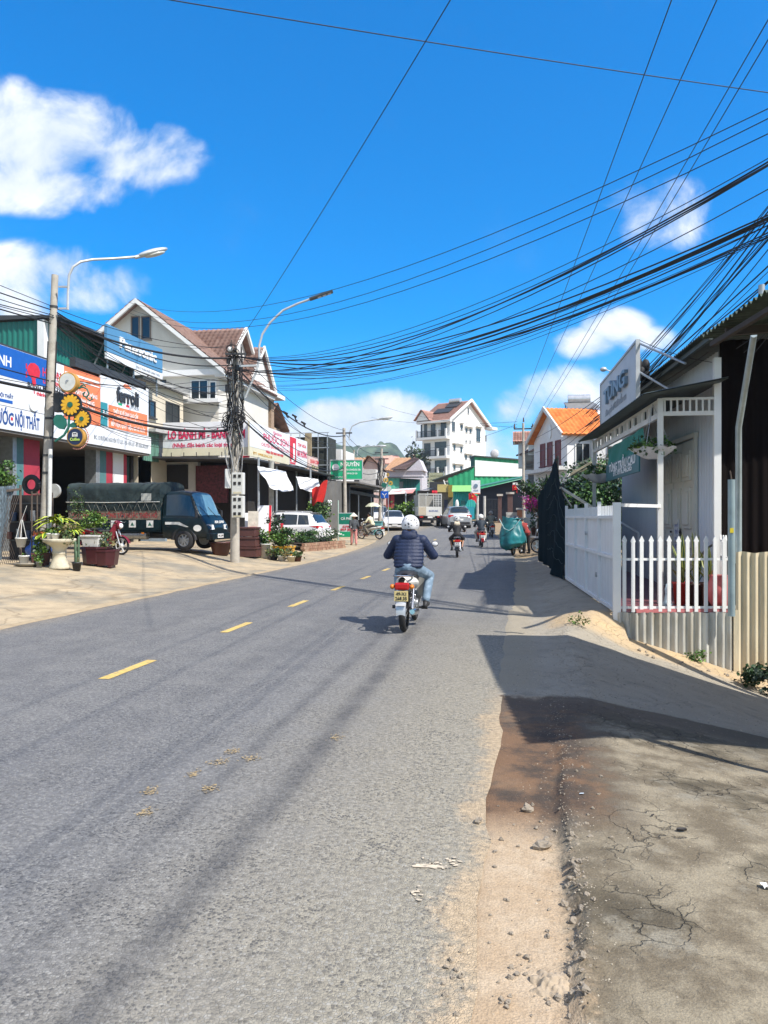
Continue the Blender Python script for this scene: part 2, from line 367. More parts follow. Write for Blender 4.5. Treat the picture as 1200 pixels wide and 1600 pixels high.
def road_mat():
    m = bpy.data.materials.new('asphalt'); m.use_nodes = True; nt = m.node_tree; L = nt.links.new; b = nt.nodes['Principled BSDF']
    tc = node(nt, 'ShaderNodeTexCoord'); P = tc.outputs['Object']; sp = node(nt, 'ShaderNodeSeparateXYZ'); L(P, sp.inputs[0]); X, Y = sp.outputs[0], sp.outputs[1]
    def mth(op, a, b=None, clamp=False):
        n = node(nt, 'ShaderNodeMath', operation=op); n.use_clamp = clamp
        for i, x in enumerate((a, b)):
            if x is None: continue
            if isinstance(x, (int, float)): n.inputs[i].default_value = x
            else: L(x, n.inputs[i])
        return n.outputs[0]
    def noi(s, d=4.0, r=.55, vec=None, dist=0.0):
        n = node(nt, 'ShaderNodeTexNoise', i_Scale=s, i_Detail=d, i_Roughness=r, i_Distortion=dist); L(vec or P, n.inputs['Vector']); return n.outputs['Fac']
    def mr(x, a, b, c=0.0, d=1.0, sm=True):
        n = node(nt, 'ShaderNodeMapRange'); n.interpolation_type = 'SMOOTHSTEP' if sm else 'LINEAR'; L(x, n.inputs[0])
        for i, q in enumerate((a, b, c, d)): n.inputs[i+1].default_value = q
        return n.outputs[0]
    def mix(f, a, bb, bt='MIX'):
        n = node(nt, 'ShaderNodeMix', data_type='RGBA', blend_type=bt)
        for i, x in ((0, f), (6, a), (7, bb)):
            if isinstance(x, tuple): n.inputs[i].default_value = (*x, 1)
            elif isinstance(x, (int, float)): n.inputs[i].default_value = x
            else: L(x, n.inputs[i])
        return n.outputs[2]
    big = noi(.35, 5); mid = noi(2.2, 6, .65); fine = noi(30, 5, .7)
    mpv = node(nt, 'ShaderNodeMapping'); mpv.inputs['Scale'].default_value = (1.4, .09, 1); L(P, mpv.inputs[0]); streak = noi(1.5, 5, .6, mpv.outputs[0])
    vo = node(nt, 'ShaderNodeTexVoronoi', i_Scale=78.0, i_Randomness=1.0); L(P, vo.inputs['Vector'])
    vc = node(nt, 'ShaderNodeSeparateColor'); L(vo.outputs['Color'], vc.inputs[0])
    ve = node(nt, 'ShaderNodeTexVoronoi', feature='DISTANCE_TO_EDGE', i_Scale=78.0); L(P, ve.inputs['Vector'])
    body = mr(ve.outputs['Distance'], .04, .16)
    base = mix(mr(big, .35, .65), (.170, .170, .172), (.205, .202, .196))
    base = mix(mr(mid, .3, .7, 0, .55), base, (.140, .141, .146))
    base = mix(mr(streak, .42, .72, 0, .5), base, (.235, .230, .218))
    # pale dust towards the right edge
    dust = mr(mth('ADD', X, mth('MULTIPLY', mth('SUBTRACT', mid, .5), 1.1)), -2.3, -.3, 0, .85)
    dust = mth('MULTIPLY', dust, mr(Y, 18, 6))
    base = mix(dust, base, (.315, .285, .22))
    dustl = mr(mth('ADD', X, mth('MULTIPLY', mth('SUBTRACT', mid, .5), .9)), -6.7, -7.6, 0, .55); base = mix(dustl, base, (.33, .27, .18))
    # stones showing in the worn surface
    dark = mth('MULTIPLY', mth('MULTIPLY', mr(vc.outputs[0], .70, .74), body), mr(mth('ADD', mid, mth('MULTIPLY', big, .6)), .62, .95, .25, 1))
    light = mth('MULTIPLY', mth('MULTIPLY', mr(vc.outputs[0], .26, .22), body), .55)
    col = mix(mth('MULTIPLY', dark, .8), base, (.045, .048, .056)); col = mix(light, col, (.30, .295, .275))
    edge = mr(mth('ADD', X, mth('ADD', mth('MULTIPLY', mth('SUBTRACT', mid, .5), .55), mth('MULTIPLY', mth('SUBTRACT', fine, .5), .35))), -.36, -.18, 0, .85); col = mix(mth('MULTIPLY', edge, mr(Y, 7.5, 6.0)), col, (.45, .345, .225))
    # oil dark wheel tracks
    for (x0, wd, a) in ((-1.36, .15, .62), (-1.78, .11, .42), (-2.9, .25, .22), (-5.2, .3, .22)):
        xx = mth('ADD', mth('SUBTRACT', X, x0), mth('MULTIPLY', mth('SUBTRACT', streak, .5), .22))
        xx = mth('ADD', xx, mth('MULTIPLY', mth('MULTIPLY', Y, Y), .0012 if x0 > -2 else 0.0))
        t = mth('MULTIPLY', mr(mth('ABSOLUTE', xx), wd, 0.0), mr(mid, .3, .62, .35, 1)); t = mth('MULTIPLY', t, mr(Y, 16, 9, .25, 1))
        col = mix(mth('MULTIPLY', t, a), col, (.055, .058, .068))
    hs = node(nt, 'ShaderNodeHueSaturation'); L(col, hs.inputs['Color']); L(mr(fine, .25, .75, .72, 1.28), hs.inputs['Value'])
    L(hs.outputs[0], b.inputs['Base Color']); b.inputs['Roughness'].default_value = .82; b.inputs['Specular IOR Level'].default_value = .35
    bp = node(nt, 'ShaderNodeBump', i_Strength=.6, i_Distance=.012); L(mth('ADD', mth('MULTIPLY', body, .8), fine), bp.inputs['Height']); L(bp.outputs[0], b.inputs['Normal'])
    return m
def rag(y, s, a): return a*noise.noise(Vector((s, y*1.7, 0)))+a*.6*noise.noise(Vector((s, y*6.1, 3)))
ry = lin(-12, 45, .2)+lin(45, 140, 1)+[140]
mb = MB(); NX = 24
for y in ry:
    a = bend(y)-7.35+rag(y, 1.3, .10); c = bend(y)-.16+rag(y, 7.7, .07)
    for i in range(NX+1):
        x = a+(c-a)*i/NX; mb.v.append((x, y, zr(y)+.004))
n = NX+1
for j in range(len(ry)-1):
    for i in range(NX): mb.f.append((j*n+i, j*n+i+1, (j+1)*n+i+1, (j+1)*n+i)); mb.mi.append(0); mb.sm.append(True)
structure(mb.build('road', road_mat()))
yel = M('yellow_paint', (.60, .42, .12), .8, var=.22, scale=9, bump=.2, col2=(.27, .24, .17), m2=(.50, .66), s2=17)
for k in range(13):
    y0 = 6.95+3.1*k; mb = MB(); N = 8
    x0 = bend(y0)-4.05; wd = .115
    vs = []
    for i in range(N+1):
        y = y0+1.02*i/N
        for sdx in (-1, 1): vs.append((x0+sdx*wd/2+.006*noise.noise(Vector((k*3+sdx, y*9, 0))), y, zr(y)+.009))
    mb.add(vs, [(2*i, 2*i+1, 2*i+3, 2*i+2) for i in range(N)])
    structure(mb.build('lane_marking', yel))
# pale spills trodden into the asphalt
rb = random.Random(31)
def blot(name, c, rx, ry, mat, seed, z=.0085, n=26):
    mb = MB(); pts = []
    for k in range(n):
        t = 2*PI*k/n; q = 1+.55*noise.noise(Vector((math.cos(t)*1.6+seed, math.sin(t)*1.6, seed*2.1)))+.25*noise.noise(Vector((math.cos(t)*5+seed, math.sin(t)*5, seed)))
        x, y = c[0]+rx*q*math.cos(t), c[1]+ry*q*math.sin(t); pts.append((x, y, zr(y)+z))
    for q in range(14 if mat is spw else int(50+rx*900)):
        bx, by, br = c[0]+rx*.9*rb.gauss(0, .55), c[1]+ry*1.1*rb.gauss(0, .55)+.1*rb.random(), rb.uniform(.002, .0075)*(1.5 if mat is spw else 1); a0 = rb.random()
        mb.quad(*[(bx+br*rb.uniform(.6, 1.4)*math.cos(t*1.047+a0), by+br*rb.uniform(.6, 1.4)*math.sin(t*1.047+a0), zr(by)+z+.0004*(q % 7)) for t in range(6)])
    if mat is spw and rx > .08: mb.quad(*[(c[0]+(x-c[0])*.8, c[1]+(y-c[1])*.8, zz_) for x, y, zz_ in pts])
    return structure(mb.build(name, mat))
spw = M('dried_plaster', (.55, .47, .36), .95, var=.2, scale=30, col2=(.25, .23, .19), m2=(.5, .62), s2=16)
spy = M('dried_clay', (.40, .30, .16), .95, var=.25, scale=40, col2=(.19, .18, .16), m2=(.48, .6), s2=22)
for i, (px, py, rx, ry_, mt) in enumerate([(672, 1357, .085, .022, spw), (706, 1362, .03, .016, spw), (338, 1197, .07, .04, spy), (388, 1192, .06, .045, spy), (322, 1240, .05, .03, spy), (298, 1216, .03, .04, spy), (228, 1244, .05, .03, spy), (222, 1278, .05, .03, spy), (524, 1156, .05, .07, spy), (650, 1408, .02, .02, spw), (360, 1180, .05, .03, spy)]):
    g = G(px, py); blot('road_stain', g, rx, ry_, mt, i*1.7+.3)

# left forecourt: pale worn concrete with sand
pm = M('forecourt_concrete', (.41, .325, .21), .92, var=.2, scale=2.2, bump=.35, bscale=26, col2=(.25, .22, .165), m2=(.45, .62), s2=.7)
ys = lin(2, 44, .4)+lin(44, 100, 1)+[100]
mb = MB(); NX = 34
for y in ys:
    a = bend(y)-7.2; c = bend(y)-27
    for i in range(NX+1):
        t = (i/NX)**1.5; x = a+(c-a)*t; bump_ = .02*noise.noise(Vector((x*1.3, y*1.3, 4))) if i > 1 else 0
        mb.v.append((x, y, gz(x, y)-.002+bump_*min(1, i/6)-(.02 if i == 0 else 0)))
n = NX+1
for j in range(len(ys)-1):
    for i in range(NX): mb.f.append((j*n+i+1, j*n+i, (j+1)*n+i, (j+1)*n+i+1)); mb.mi.append(0); mb.sm.append(True)
nt = pm.node_tree; L = nt.links.new; b = nt.nodes['Principled BSDF']; src = b.inputs['Base Color'].links[0].from_socket; tc = node(nt, 'ShaderNodeTexCoord')
nw = node(nt, 'ShaderNodeTexNoise', i_Scale=1.1, i_Detail=6.0); L(tc.outputs['Object'], nw.inputs['Vector']); vs_ = node(nt, 'ShaderNodeVectorMath', operation='MULTIPLY_ADD'); L(nw.outputs['Color'], vs_.inputs[0]); vs_.inputs[1].default_value = (1.1, 1.1, 0); L(tc.outputs['Object'], vs_.inputs[2])
ve = node(nt, 'ShaderNodeTexVoronoi', feature='DISTANCE_TO_EDGE', i_Scale=.42); L(vs_.outputs[0], ve.inputs['Vector']); mr = node(nt, 'ShaderNodeMapRange'); L(ve.outputs['Distance'], mr.inputs[0]); mr.inputs[1].default_value = .013; mr.inputs[2].default_value = .003; mr.inputs[4].default_value = .4
mx = node(nt, 'ShaderNodeMix', data_type='RGBA'); L(mr.outputs[0], mx.inputs['Factor']); L(src, mx.inputs[6]); mx.inputs[7].default_value = (.11, .08, .045, 1)
n5 = node(nt, 'ShaderNodeTexNoise', i_Scale=9.0, i_Detail=8.0, i_Roughness=.75); L(tc.outputs['Object'], n5.inputs['Vector']); m5 = node(nt, 'ShaderNodeMapRange'); L(n5.outputs['Fac'], m5.inputs[0]); m5.inputs[1].default_value = .56; m5.inputs[2].default_value = .72; m5.inputs[4].default_value = .5
m6 = node(nt, 'ShaderNodeMix', data_type='RGBA'); L(m5.outputs[0], m6.inputs['Factor']); L(mx.outputs[2], m6.inputs[6]); m6.inputs[7].default_value = (.19, .155, .10, 1); L(m6.outputs[2], b.inputs['Base Color'])
structure(mb.build('pavement', pm))
# sand washed along the left road edge and cracks in the slab
sm_ = M('yellow_sand', (.38, .295, .185), .97, var=.2, scale=5, bump=.5, bscale=60)
mb = MB()
for k in range(90):
    y = 5+k*.42; x = bend(y)-7.36
    wdt = .02+.30*max(0, noise.noise(Vector((y*.5, 2, 2)))+.12)
    z = zr(y)
    mb.v.extend([(x+.09+rag(y, 4, .06), y, z+.006), (x-.05, y, z+.022), (x-wdt-.1+rag(y, 9, .1), y, gz(x-wdt, y)+.004)])
for k in range(89):
    for i in range(2): mb.f.append((k*3+i, k*3+3+i, k*3+4+i, k*3+1+i)); mb.mi.append(0); mb.sm.append(True)
structure(mb.build('sand_edge', sm_))

# right shoulder: sand strip, broken slab, dark earth, smooth ramp
def edgeX(y):   # broken edge of the slab
    e = .20+.035*noise.noise(Vector((y*2.1, 5, 1)))+.03*noise.noise(Vector((y*7, 2, 8)))
    return e+.05*ss(4.2, 5.3, y)
def sh_h(x, y):
    u = x; z = gz(x, y)+.002
    cr = noise.noise(Vector((x*9, y*9, 0)))*.5+noise.noise(Vector((x*23, y*23, 7)))*.3
    if y < 6.9:
        e = edgeX(y); st = ss(e-.02, e+.03, x)
        amt = .045*(1-.55*ss(4.4, 6.0, y))
        z += amt*st+.012*cr*(1-abs(2*ss(e-.12, e+.35, x)-1))*1.6*ss(6.9, 6, y)
        z += .010*noise.noise(Vector((x*2.3, y*2.3, 3)))*st+.004*cr
        rub = math.exp(-((x-e-.02)/.07)**2)*max(0, noise.noise(Vector((x*14, y*14, 1)))+.15)*.05*ss(3.4, 2.6, y); z += rub
    else:
        z += .012*noise.noise(Vector((x*1.5, y*1.5, 3)))+.012*ss(6.85, 7.0, y)
    # bank of yellow earth at the foot of the tin wall
    d = (y-(11.98+.19*(x-1.4)))
    if x > .75 and -1.3 < d < .05: z += .10*ss(-1.0, -.1, d)*ss(.75, 1.3, x)
    if .35 < x < 1.5: z += .06*math.exp(-((y-11.0)/.45)**2)*ss(.35, .8, x)*ss(1.5, 1.1, x)
    return z
def shoulder_mat():
    m = bpy.data.materials.new('shoulder_earth_and_concrete'); m.use_nodes = True; nt = m.node_tree; L = nt.links.new; b = nt.nodes['Principled BSDF']
    tc = node(nt, 'ShaderNodeTexCoord'); P = tc.outputs['Object']; sp = node(nt, 'ShaderNodeSeparateXYZ'); L(P, sp.inputs[0]); X, Y = sp.outputs[0], sp.outputs[1]
    def mth(op, a, b=None):
        n = node(nt, 'ShaderNodeMath', operation=op)
        for i, x in enumerate((a, b)):
            if x is None: continue
            if isinstance(x, (int, float)): n.inputs[i].default_value = x
            else: L(x, n.inputs[i])
        return n.outputs[0]
    def noi(s, d=5.0, r=.6, dist=0.0):
        n = node(nt, 'ShaderNodeTexNoise', i_Scale=s, i_Detail=d, i_Roughness=r, i_Distortion=dist); L(P, n.inputs['Vector']); return n.outputs['Fac']
    def mr(x, a, b, c=0.0, d=1.0):
        n = node(nt, 'ShaderNodeMapRange'); n.interpolation_type = 'SMOOTHSTEP'; L(x, n.inputs[0])
        for i, q in enumerate((a, b, c, d)): n.inputs[i+1].default_value = q
        return n.outputs[0]
    def mix(f, a, bb):
        n = node(nt, 'ShaderNodeMix', data_type='RGBA')
        for i, x in ((0, f), (6, a), (7, bb)):
            if isinstance(x, tuple): n.inputs[i].default_value = (*x, 1)
            elif isinstance(x, (int, float)): n.inputs[i].default_value = x
            else: L(x, n.inputs[i])
        return n.outputs[2]
    nb = noi(.9); nm = noi(3.5, 7, .65); nf = noi(26, 6, .7); nv = noi(110, 3, .6)
    wx = mth('ADD', X, mth('MULTIPLY', mth('SUBTRACT', nm, .5), .16))
    wy = mth('ADD', Y, mth('MULTIPLY', mth('SUBTRACT', nm, .5), .7))
    sand = mix(mr(nm, .35, .68), (.40, .295, .19), (.47, .375, .265)); sand = mix(mr(nf, .5, .72, 0, .6), sand, (.29, .215, .14)); sand = mix(mr(nv, .6, .75, 0, .5), sand, (.22, .17, .12))
    conc = mix(mr(nm, .38, .62), (.140, .114, .076), (.27, .232, .165)); conc = mix(mr(nb, .48, .60), conc, (.085, .070, .045)); conc = mix(mr(noi(1.9, 8, .7), .52, .66), conc, (.245, .222, .172))
    conc = mix(mr(nf, .56, .72, 0, .55), conc, (.09, .075, .05))
    cn = noi(.9, 3, .5)
    vv = node(nt, 'ShaderNodeVectorMath', operation='ADD'); L(P, vv.inputs[0])
    nv3 = node(nt, 'ShaderNodeTexNoise', i_Scale=6.0, i_Detail=5.0); L(P, nv3.inputs['Vector']); sc_ = node(nt, 'ShaderNodeVectorMath', operation='SCALE'); L(nv3.outputs['Color'], sc_.inputs[0]); sc_.inputs['Scale'].default_value = .22; L(sc_.outputs[0], vv.inputs[1])
    ve = node(nt, 'ShaderNodeTexVoronoi', feature='DISTANCE_TO_EDGE', i_Scale=5.5); L(vv.outputs[0], ve.inputs['Vector'])
    ve2 = node(nt, 'ShaderNodeTexVoronoi', feature='DISTANCE_TO_EDGE', i_Scale=1.6); L(vv.outputs[0], ve2.inputs['Vector'])
    crk = mth('MULTIPLY', mr(ve.outputs['Distance'], .030, .004), mr(cn, .44, .58)); crk = mth('MAXIMUM', crk, mth('MULTIPLY', mr(ve2.outputs['Distance'], .010, .002, 0, .8), mr(noi(.7, 2), .46, .56)))
    crk = mth('MULTIPLY', crk, mr(wx, .3, .42))
    conc = mix(mth('MULTIPLY', crk, .7), conc, (.035, .028, .018))
    smooth = mix(mr(nb, .35, .7), (.275, .245, .195), (.335, .30, .24)); smooth = mix(mr(nm, .5, .72, 0, .6), smooth, (.16, .15, .13)); smooth = mix(mr(ve2.outputs['Distance'], .008, .002, 0, .25), smooth, (.05, .045, .035))
    earth = mix(mr(mth('ADD', nm, mth('MULTIPLY', wx, .22)), .40, .66), (.165, .095, .052), (.060, .044, .033))
    bank = mix(mr(nm, .35, .65), (.48, .35, .20), (.40, .31, .20)); bank = mix(mr(nf, .6, .75, 0, .6), bank, (.2, .14, .08))
    # sand | slab
    col = mix(mr(mth('ADD', wx, mth('MULTIPLY', mth('SUBTRACT', nf, .5), .25)), .12, .25), sand, conc)
    # dark wet earth where the slab is gone
    ez = mth('MULTIPLY', mr(wy, 3.75, 4.3), mr(wy, 7.0, 6.7)); ez = mth('MULTIPLY', ez, mr(wx, .75, .3)); col = mix(mth('MULTIPLY', ez, mr(nb, .2, .5, .7, 1)), col, earth)
    ez2 = mth('MULTIPLY', mr(wy, 6.2, 6.6), mr(wy, 7.05, 6.85)); col = mix(mth('MULTIPLY', ez2, .85), col, (.10, .075, .055))
    dark_corner = mth('MULTIPLY', mth('MULTIPLY', mr(X, .9, 1.9), mr(Y, 5.2, 6.4)), mr(Y, 7.6, 7.0)); col = mix(mth('MULTIPLY', dark_corner, .6), col, (.06, .055, .04))  # dark brown towards the right of the slab, just short of the ramp
    # ramp
    col = mix(mr(mth('ADD', Y, mth('MULTIPLY', mth('SUBTRACT', nm, .5), .35)), 6.88, 6.98), col, smooth)
    dd = mth('SUBTRACT', mth('SUBTRACT', Y, mth('MULTIPLY', X, .19)), 11.71); dd = mth('ADD', dd, mth('MULTIPLY', mth('SUBTRACT', nm, .5), .5))
    bk = mth('MULTIPLY', mth('MULTIPLY', mr(dd, -.95, -.6), mr(dd, .45, .2)), mr(X, .25, .55))
    col = mix(bk, col, bank)
    # dust by the road
    col = mix(mth('MULTIPLY', mr(wx, .28, .0), mr(Y, 6.9, 7.4, 0, .75)), col, (.30, .26, .19))
    hs = node(nt, 'ShaderNodeHueSaturation'); L(col, hs.inputs['Color']); L(mr(nv, .25, .75, .8, 1.2), hs.inputs['Value'])
    L(hs.outputs[0], b.inputs['Base Color']); b.inputs['Roughness'].default_value = .95
    hgt = mth('ADD', mth('MULTIPLY', nf, .7), mth('SUBTRACT', mth('MULTIPLY', nv, .35), mth('MULTIPLY', crk, 1.2)))
    bp = node(nt, 'ShaderNodeBump', i_Strength=.75, i_Distance=.02); L(hgt, bp.inputs['Height']); L(bp.outputs[0], b.inputs['Normal'])
    return m
xs = lin(-.42, .9, .03)+lin(.9, 2.2, .06)+lin(2.2, 9, .25)+[9]
ys = lin(1.2, 7.2, .035)+lin(7.2, 13, .07)+lin(13, 30, .25)+[30]
def sh_z(x, y):
    xx = x+(bend(y) if y > 22 else 0)
    z = sh_h(x, y) if y < 13.5 else gz(xx, y)+.002
    return z-.03*ss(-.13, -.36, x)
mb = MB(); nx = len(xs); mb.v = [(x+(bend(y) if y > 22 else 0), y, sh_z(x, y)) for y in ys for x in xs]
mb.f = [(j*nx+i, j*nx+i+1, (j+1)*nx+i+1, (j+1)*nx+i) for j in range(len(ys)-1) for i in range(nx-1)]; mb.mi = [0]*len(mb.f); mb.sm = [True]*len(mb.f)
structure(mb.build('shoulder', shoulder_mat()))

# loose stones
stm = M('grey_stone', (.27, .23, .18), .9, var=.25, scale=18, bump=.4, bscale=50)
rnd = random.Random(5)
def stone(p, r, seed, label, grp=None):
    mb = MB(); mb.ell((0, 0, r*.35), (r, r*.8, r*.6), 9, 6)
    mb.v = [tuple(Vector((round(q.x/r*2.2)*r/2.2*.5+q.x*.5, q.y, round(q.z/r*2.4)*r/2.4*.5+q.z*.5))) for q in [Vector(v)*(1+.8*noise.noise(Vector(v)/r*1.1+Vector((seed*3.3, 0, 0)))) for v in mb.v]]; mb.sm = [False]*len(mb.f)
    o = mb.build('stone', stm); o.location = p; o.rotation_euler = (0, 0, seed); tag(o, label, 'stone', grp)
STN = [(825, 1268, .035, 'rounded pale stone on sand beside the dark wet earth'), (747, 1287, .028, 'pale stone lying alone on the asphalt edge'), (845, 1328, .04, 'largest angular stone at the border of sand and slab'), (852, 1318, .025, 'small stone touching the largest angular stone')]
for i, (px, py, r, lb) in enumerate(STN): p = G(px, py); p.z = max(sh_z(p.x, p.y), zr(p.y)+.004); stone(p, r, i+1, lb)
for i in range(90):
    if i < 45: px, py = rnd.uniform(765, 860), rnd.uniform(1240, 1590)
    elif i < 62: px, py = rnd.uniform(850, 960), rnd.uniform(1150, 1330)
    else: px, py = rnd.gauss(902, 14), rnd.uniform(1300, 1600)
    p = G(px, py); p.z = sh_z(p.x, p.y); stone(p, rnd.uniform(.004, .014)*(1 if i < 62 else 1.5), rnd.uniform(0, 99), 'small loose stone or clod on the roadside sand and slab edge', 'loose stones on the shoulder')
for i in range(60):
    y_ = rnd.uniform(1285, 1600); p = G(902+rnd.gauss(0, 10)+(y_-1285)*.0, y_); p.z = sh_z(p.x, p.y)-.004; stone(p, rnd.uniform(.005, .013)*(1.3 if y_ > 1500 else 1), rnd.uniform(0, 99), 'broken lump of concrete along the crumbling slab edge', 'rubble along the slab edge')
for i in range(14):
    p = G(rnd.uniform(692, 730), rnd.uniform(1480, 1595)); p.z = zr(p.y)+.004; stone(p, rnd.uniform(.005, .012), rnd.uniform(0, 99), 'dark chip of gravel lying on the asphalt edge', 'gravel chips on the asphalt edge')
lm = M('dead_leaf', (.03, .028, .03), .8); pw = M('white_paper', (.75, .75, .73), .8)
def litter(name, px, py, l, wd, mat, label, cat, rz=0, curl=.3):
    p = G(px, py); p.z = sh_z(p.x, p.y)+.006; mb = MB()
    mb.grid(lambda u, v: ((u-.5)*l, (v-.5)*wd*(1-(2*u-1)**2*.8), curl*wd*abs(v-.5)+.02*l*math.sin(u*6)), 8, 4)
    o = mb.build(name, mat); o.location = p; o.rotation_euler = (0, 0, rz); tag(o, label, cat)
litter('fallen_leaf', 1065, 1315, .055, .026, lm, 'dark curled leaf lying on the broken concrete slab', 'leaf', .3, .9)
litter('fallen_leaf', 1020, 1290, .03, .012, lm, 'tiny dark leaf farther left on the concrete slab', 'leaf', .9, .9)
litter('paper_scrap', 1197, 1407, .04, .05, pw, 'white scrap of paper at the right edge of slab', 'paper', 1, .5)
litter('paper_scrap', 909, 1256, .03, .012, M('pale_plastic', (.5, .6, .7), .4), 'pale bluish plastic scrap on the broken slab rubble', 'plastic scrap', .5, .5)
grv = MB(); rg = random.Random(91)
def chip(x, y, z, r):
    v = [(x+r*rg.uniform(.6, 1.3), y, z), (x, y+r*rg.uniform(.6, 1.3), z), (x-r*rg.uniform(.6, 1.3), y, z), (x, y-r*rg.uniform(.6, 1.3), z), (x+r*rg.uniform(-.3, .3), y+r*rg.uniform(-.3, .3), z+r*rg.uniform(.5, .9))]
    grv.cur = rg.randrange(3); grv.add(v, [(0, 1, 4), (1, 2, 4), (2, 3, 4), (3, 0, 4)])
for k in range(5200):
    y = 1.9+5.2*rg.random()**1.3; x = rg.uniform(-.45, 2.4) if k % 3 else edgeX(y)+rg.gauss(.02, .06)
    if noise.noise(Vector((x*2.2, y*2.2, 9))) < -.05 and k % 3: continue
    chip(x, y, max(sh_z(x, y), zr(y)+.004 if x < -.16 else -9)-.0008, rg.uniform(.0018, .0055)*(1.5 if rg.random() < .06 else 1))
for k in range(1600): y = rg.uniform(7, 11.6); x = rg.uniform(-.1, 2.6); chip(x, y, sh_z(x, y)-.001, rg.uniform(.003, .010))
grv.cur = 0; o = grv.build('gravel', [stm, M('dark_grit', (.12, .10, .08), .95), M('pale_grit', (.42, .37, .29), .95)]); o['kind'] = 'stuff'
# crumpled sack half buried in the sand
sk = M('dirty_cloth', (.36, .29, .21), .95, var=.2, scale=20, bump=.5, bscale=30)
p = G(868, 1545); mb = MB()
def sackf(u, v):
    x, y = (u-.5)*.17, (v-.5)*.14; r = math.hypot((u-.5)*2, (v-.5)*2)
    return (x, y, max(-.01, (1-r)*.03+.022*noise.noise(Vector((x*30, y*30, 1)))+.010*noise.noise(Vector((x*75, y*75, 4)))))
mb.grid(sackf, 40, 34); o = mb.build('old_sack', sk); o.location = (p.x, p.y, sh_z(p.x, p.y)); tag(o, 'crumpled dirty cloth sack half buried in the roadside sand', 'sack')

# far hill
hm = M('forest_hill', (.050, .085, .055), .95, var=.55, scale=.06, bump=1.0, bscale=.2, col2=(.10, .13, .08), s2=.03)
mb = MB()
def hill(u, v):
    px = 250+u*720; d = 560+v*260; k = (px-600)/1200; x, y = d*(CS*k-SN), d*(CS+SN*k)
    prof = 66*ss(330, 480, px)*(1-.72*ss(590, 720, px))*math.exp(-((v-.55)/.33)**2)
    prof *= 1+.09*noise.noise(Vector((px*.02, v*3, 0)))
    return (x, y, 2+prof+5.5*abs(noise.noise(Vector((x*.055, y*.055, 0))))+3*noise.noise(Vector((x*.21, y*.21, 2))))
mb.grid(hill, 220, 60); structure(mb.build('hills', hm))

# the air: pale haze round the whole street, sky outside it
hz = bpy.data.materials.new('pale_haze'); hz.use_nodes = True; hz.node_tree.nodes.clear(); hv = hz.node_tree.nodes.new('ShaderNodeVolumePrincipled'); ho_ = hz.node_tree.nodes.new('ShaderNodeOutputMaterial'); hv.inputs['Color'].default_value = (.80, .88, .98, 1); hv.inputs['Density'].default_value = .0003; hv.inputs['Anisotropy'].default_value = .2; hz.node_tree.links.new(hv.outputs[0], ho_.inputs['Volume'])
mb = MB(); mb.box(-950, -45, -4, 700, 1000, 82); hb0 = mb.build('haze', hz); hb0['kind'] = 'stuff'
# ------------------------------------------------------------------ shared materials
black = M('black_rubber', (.018, .018, .02), .75, bump=.15, bscale=80); blackp = M('black_plastic', (.025, .025, .028), .45)
chrome = M('worn_chrome', (.62, .62, .63), .22, 1.0, var=.1); steel = M('dull_steel', (.38, .39, .40), .42, .85, var=.2, scale=12)
galv = M('galvanised_steel', (.42, .45, .47), .45, .6, var=.18, scale=7); whitep = M('white_paint', (.78, .78, .76), .5, var=.05, scale=3)
redl = M('red_lens', (.42, .012, .012), .18, var=.1); clearl = M('clear_lens', (.78, .80, .82), .12, var=.05); ambl = M('amber_lens', (.6, .18, .02), .2)
glass = M('dark_glass', (.022, .030, .036), .06, var=.1, spec=.8); plw = M('plate_white', (.72, .72, .70), .5, var=.05); ply = M('plate_yellowed', (.62, .50, .22), .55, var=.1)
ink = M('black_ink', (.02, .02, .022), .6); skin = M('skin', (.36, .19, .12), .55, var=.08, scale=20); hairm = M('black_hair', (.012, .010, .010), .45)
eyew = M('eye_white', (.7, .68, .65), .3); alu = M('cast_aluminium', (.55, .56, .57), .35, .8)

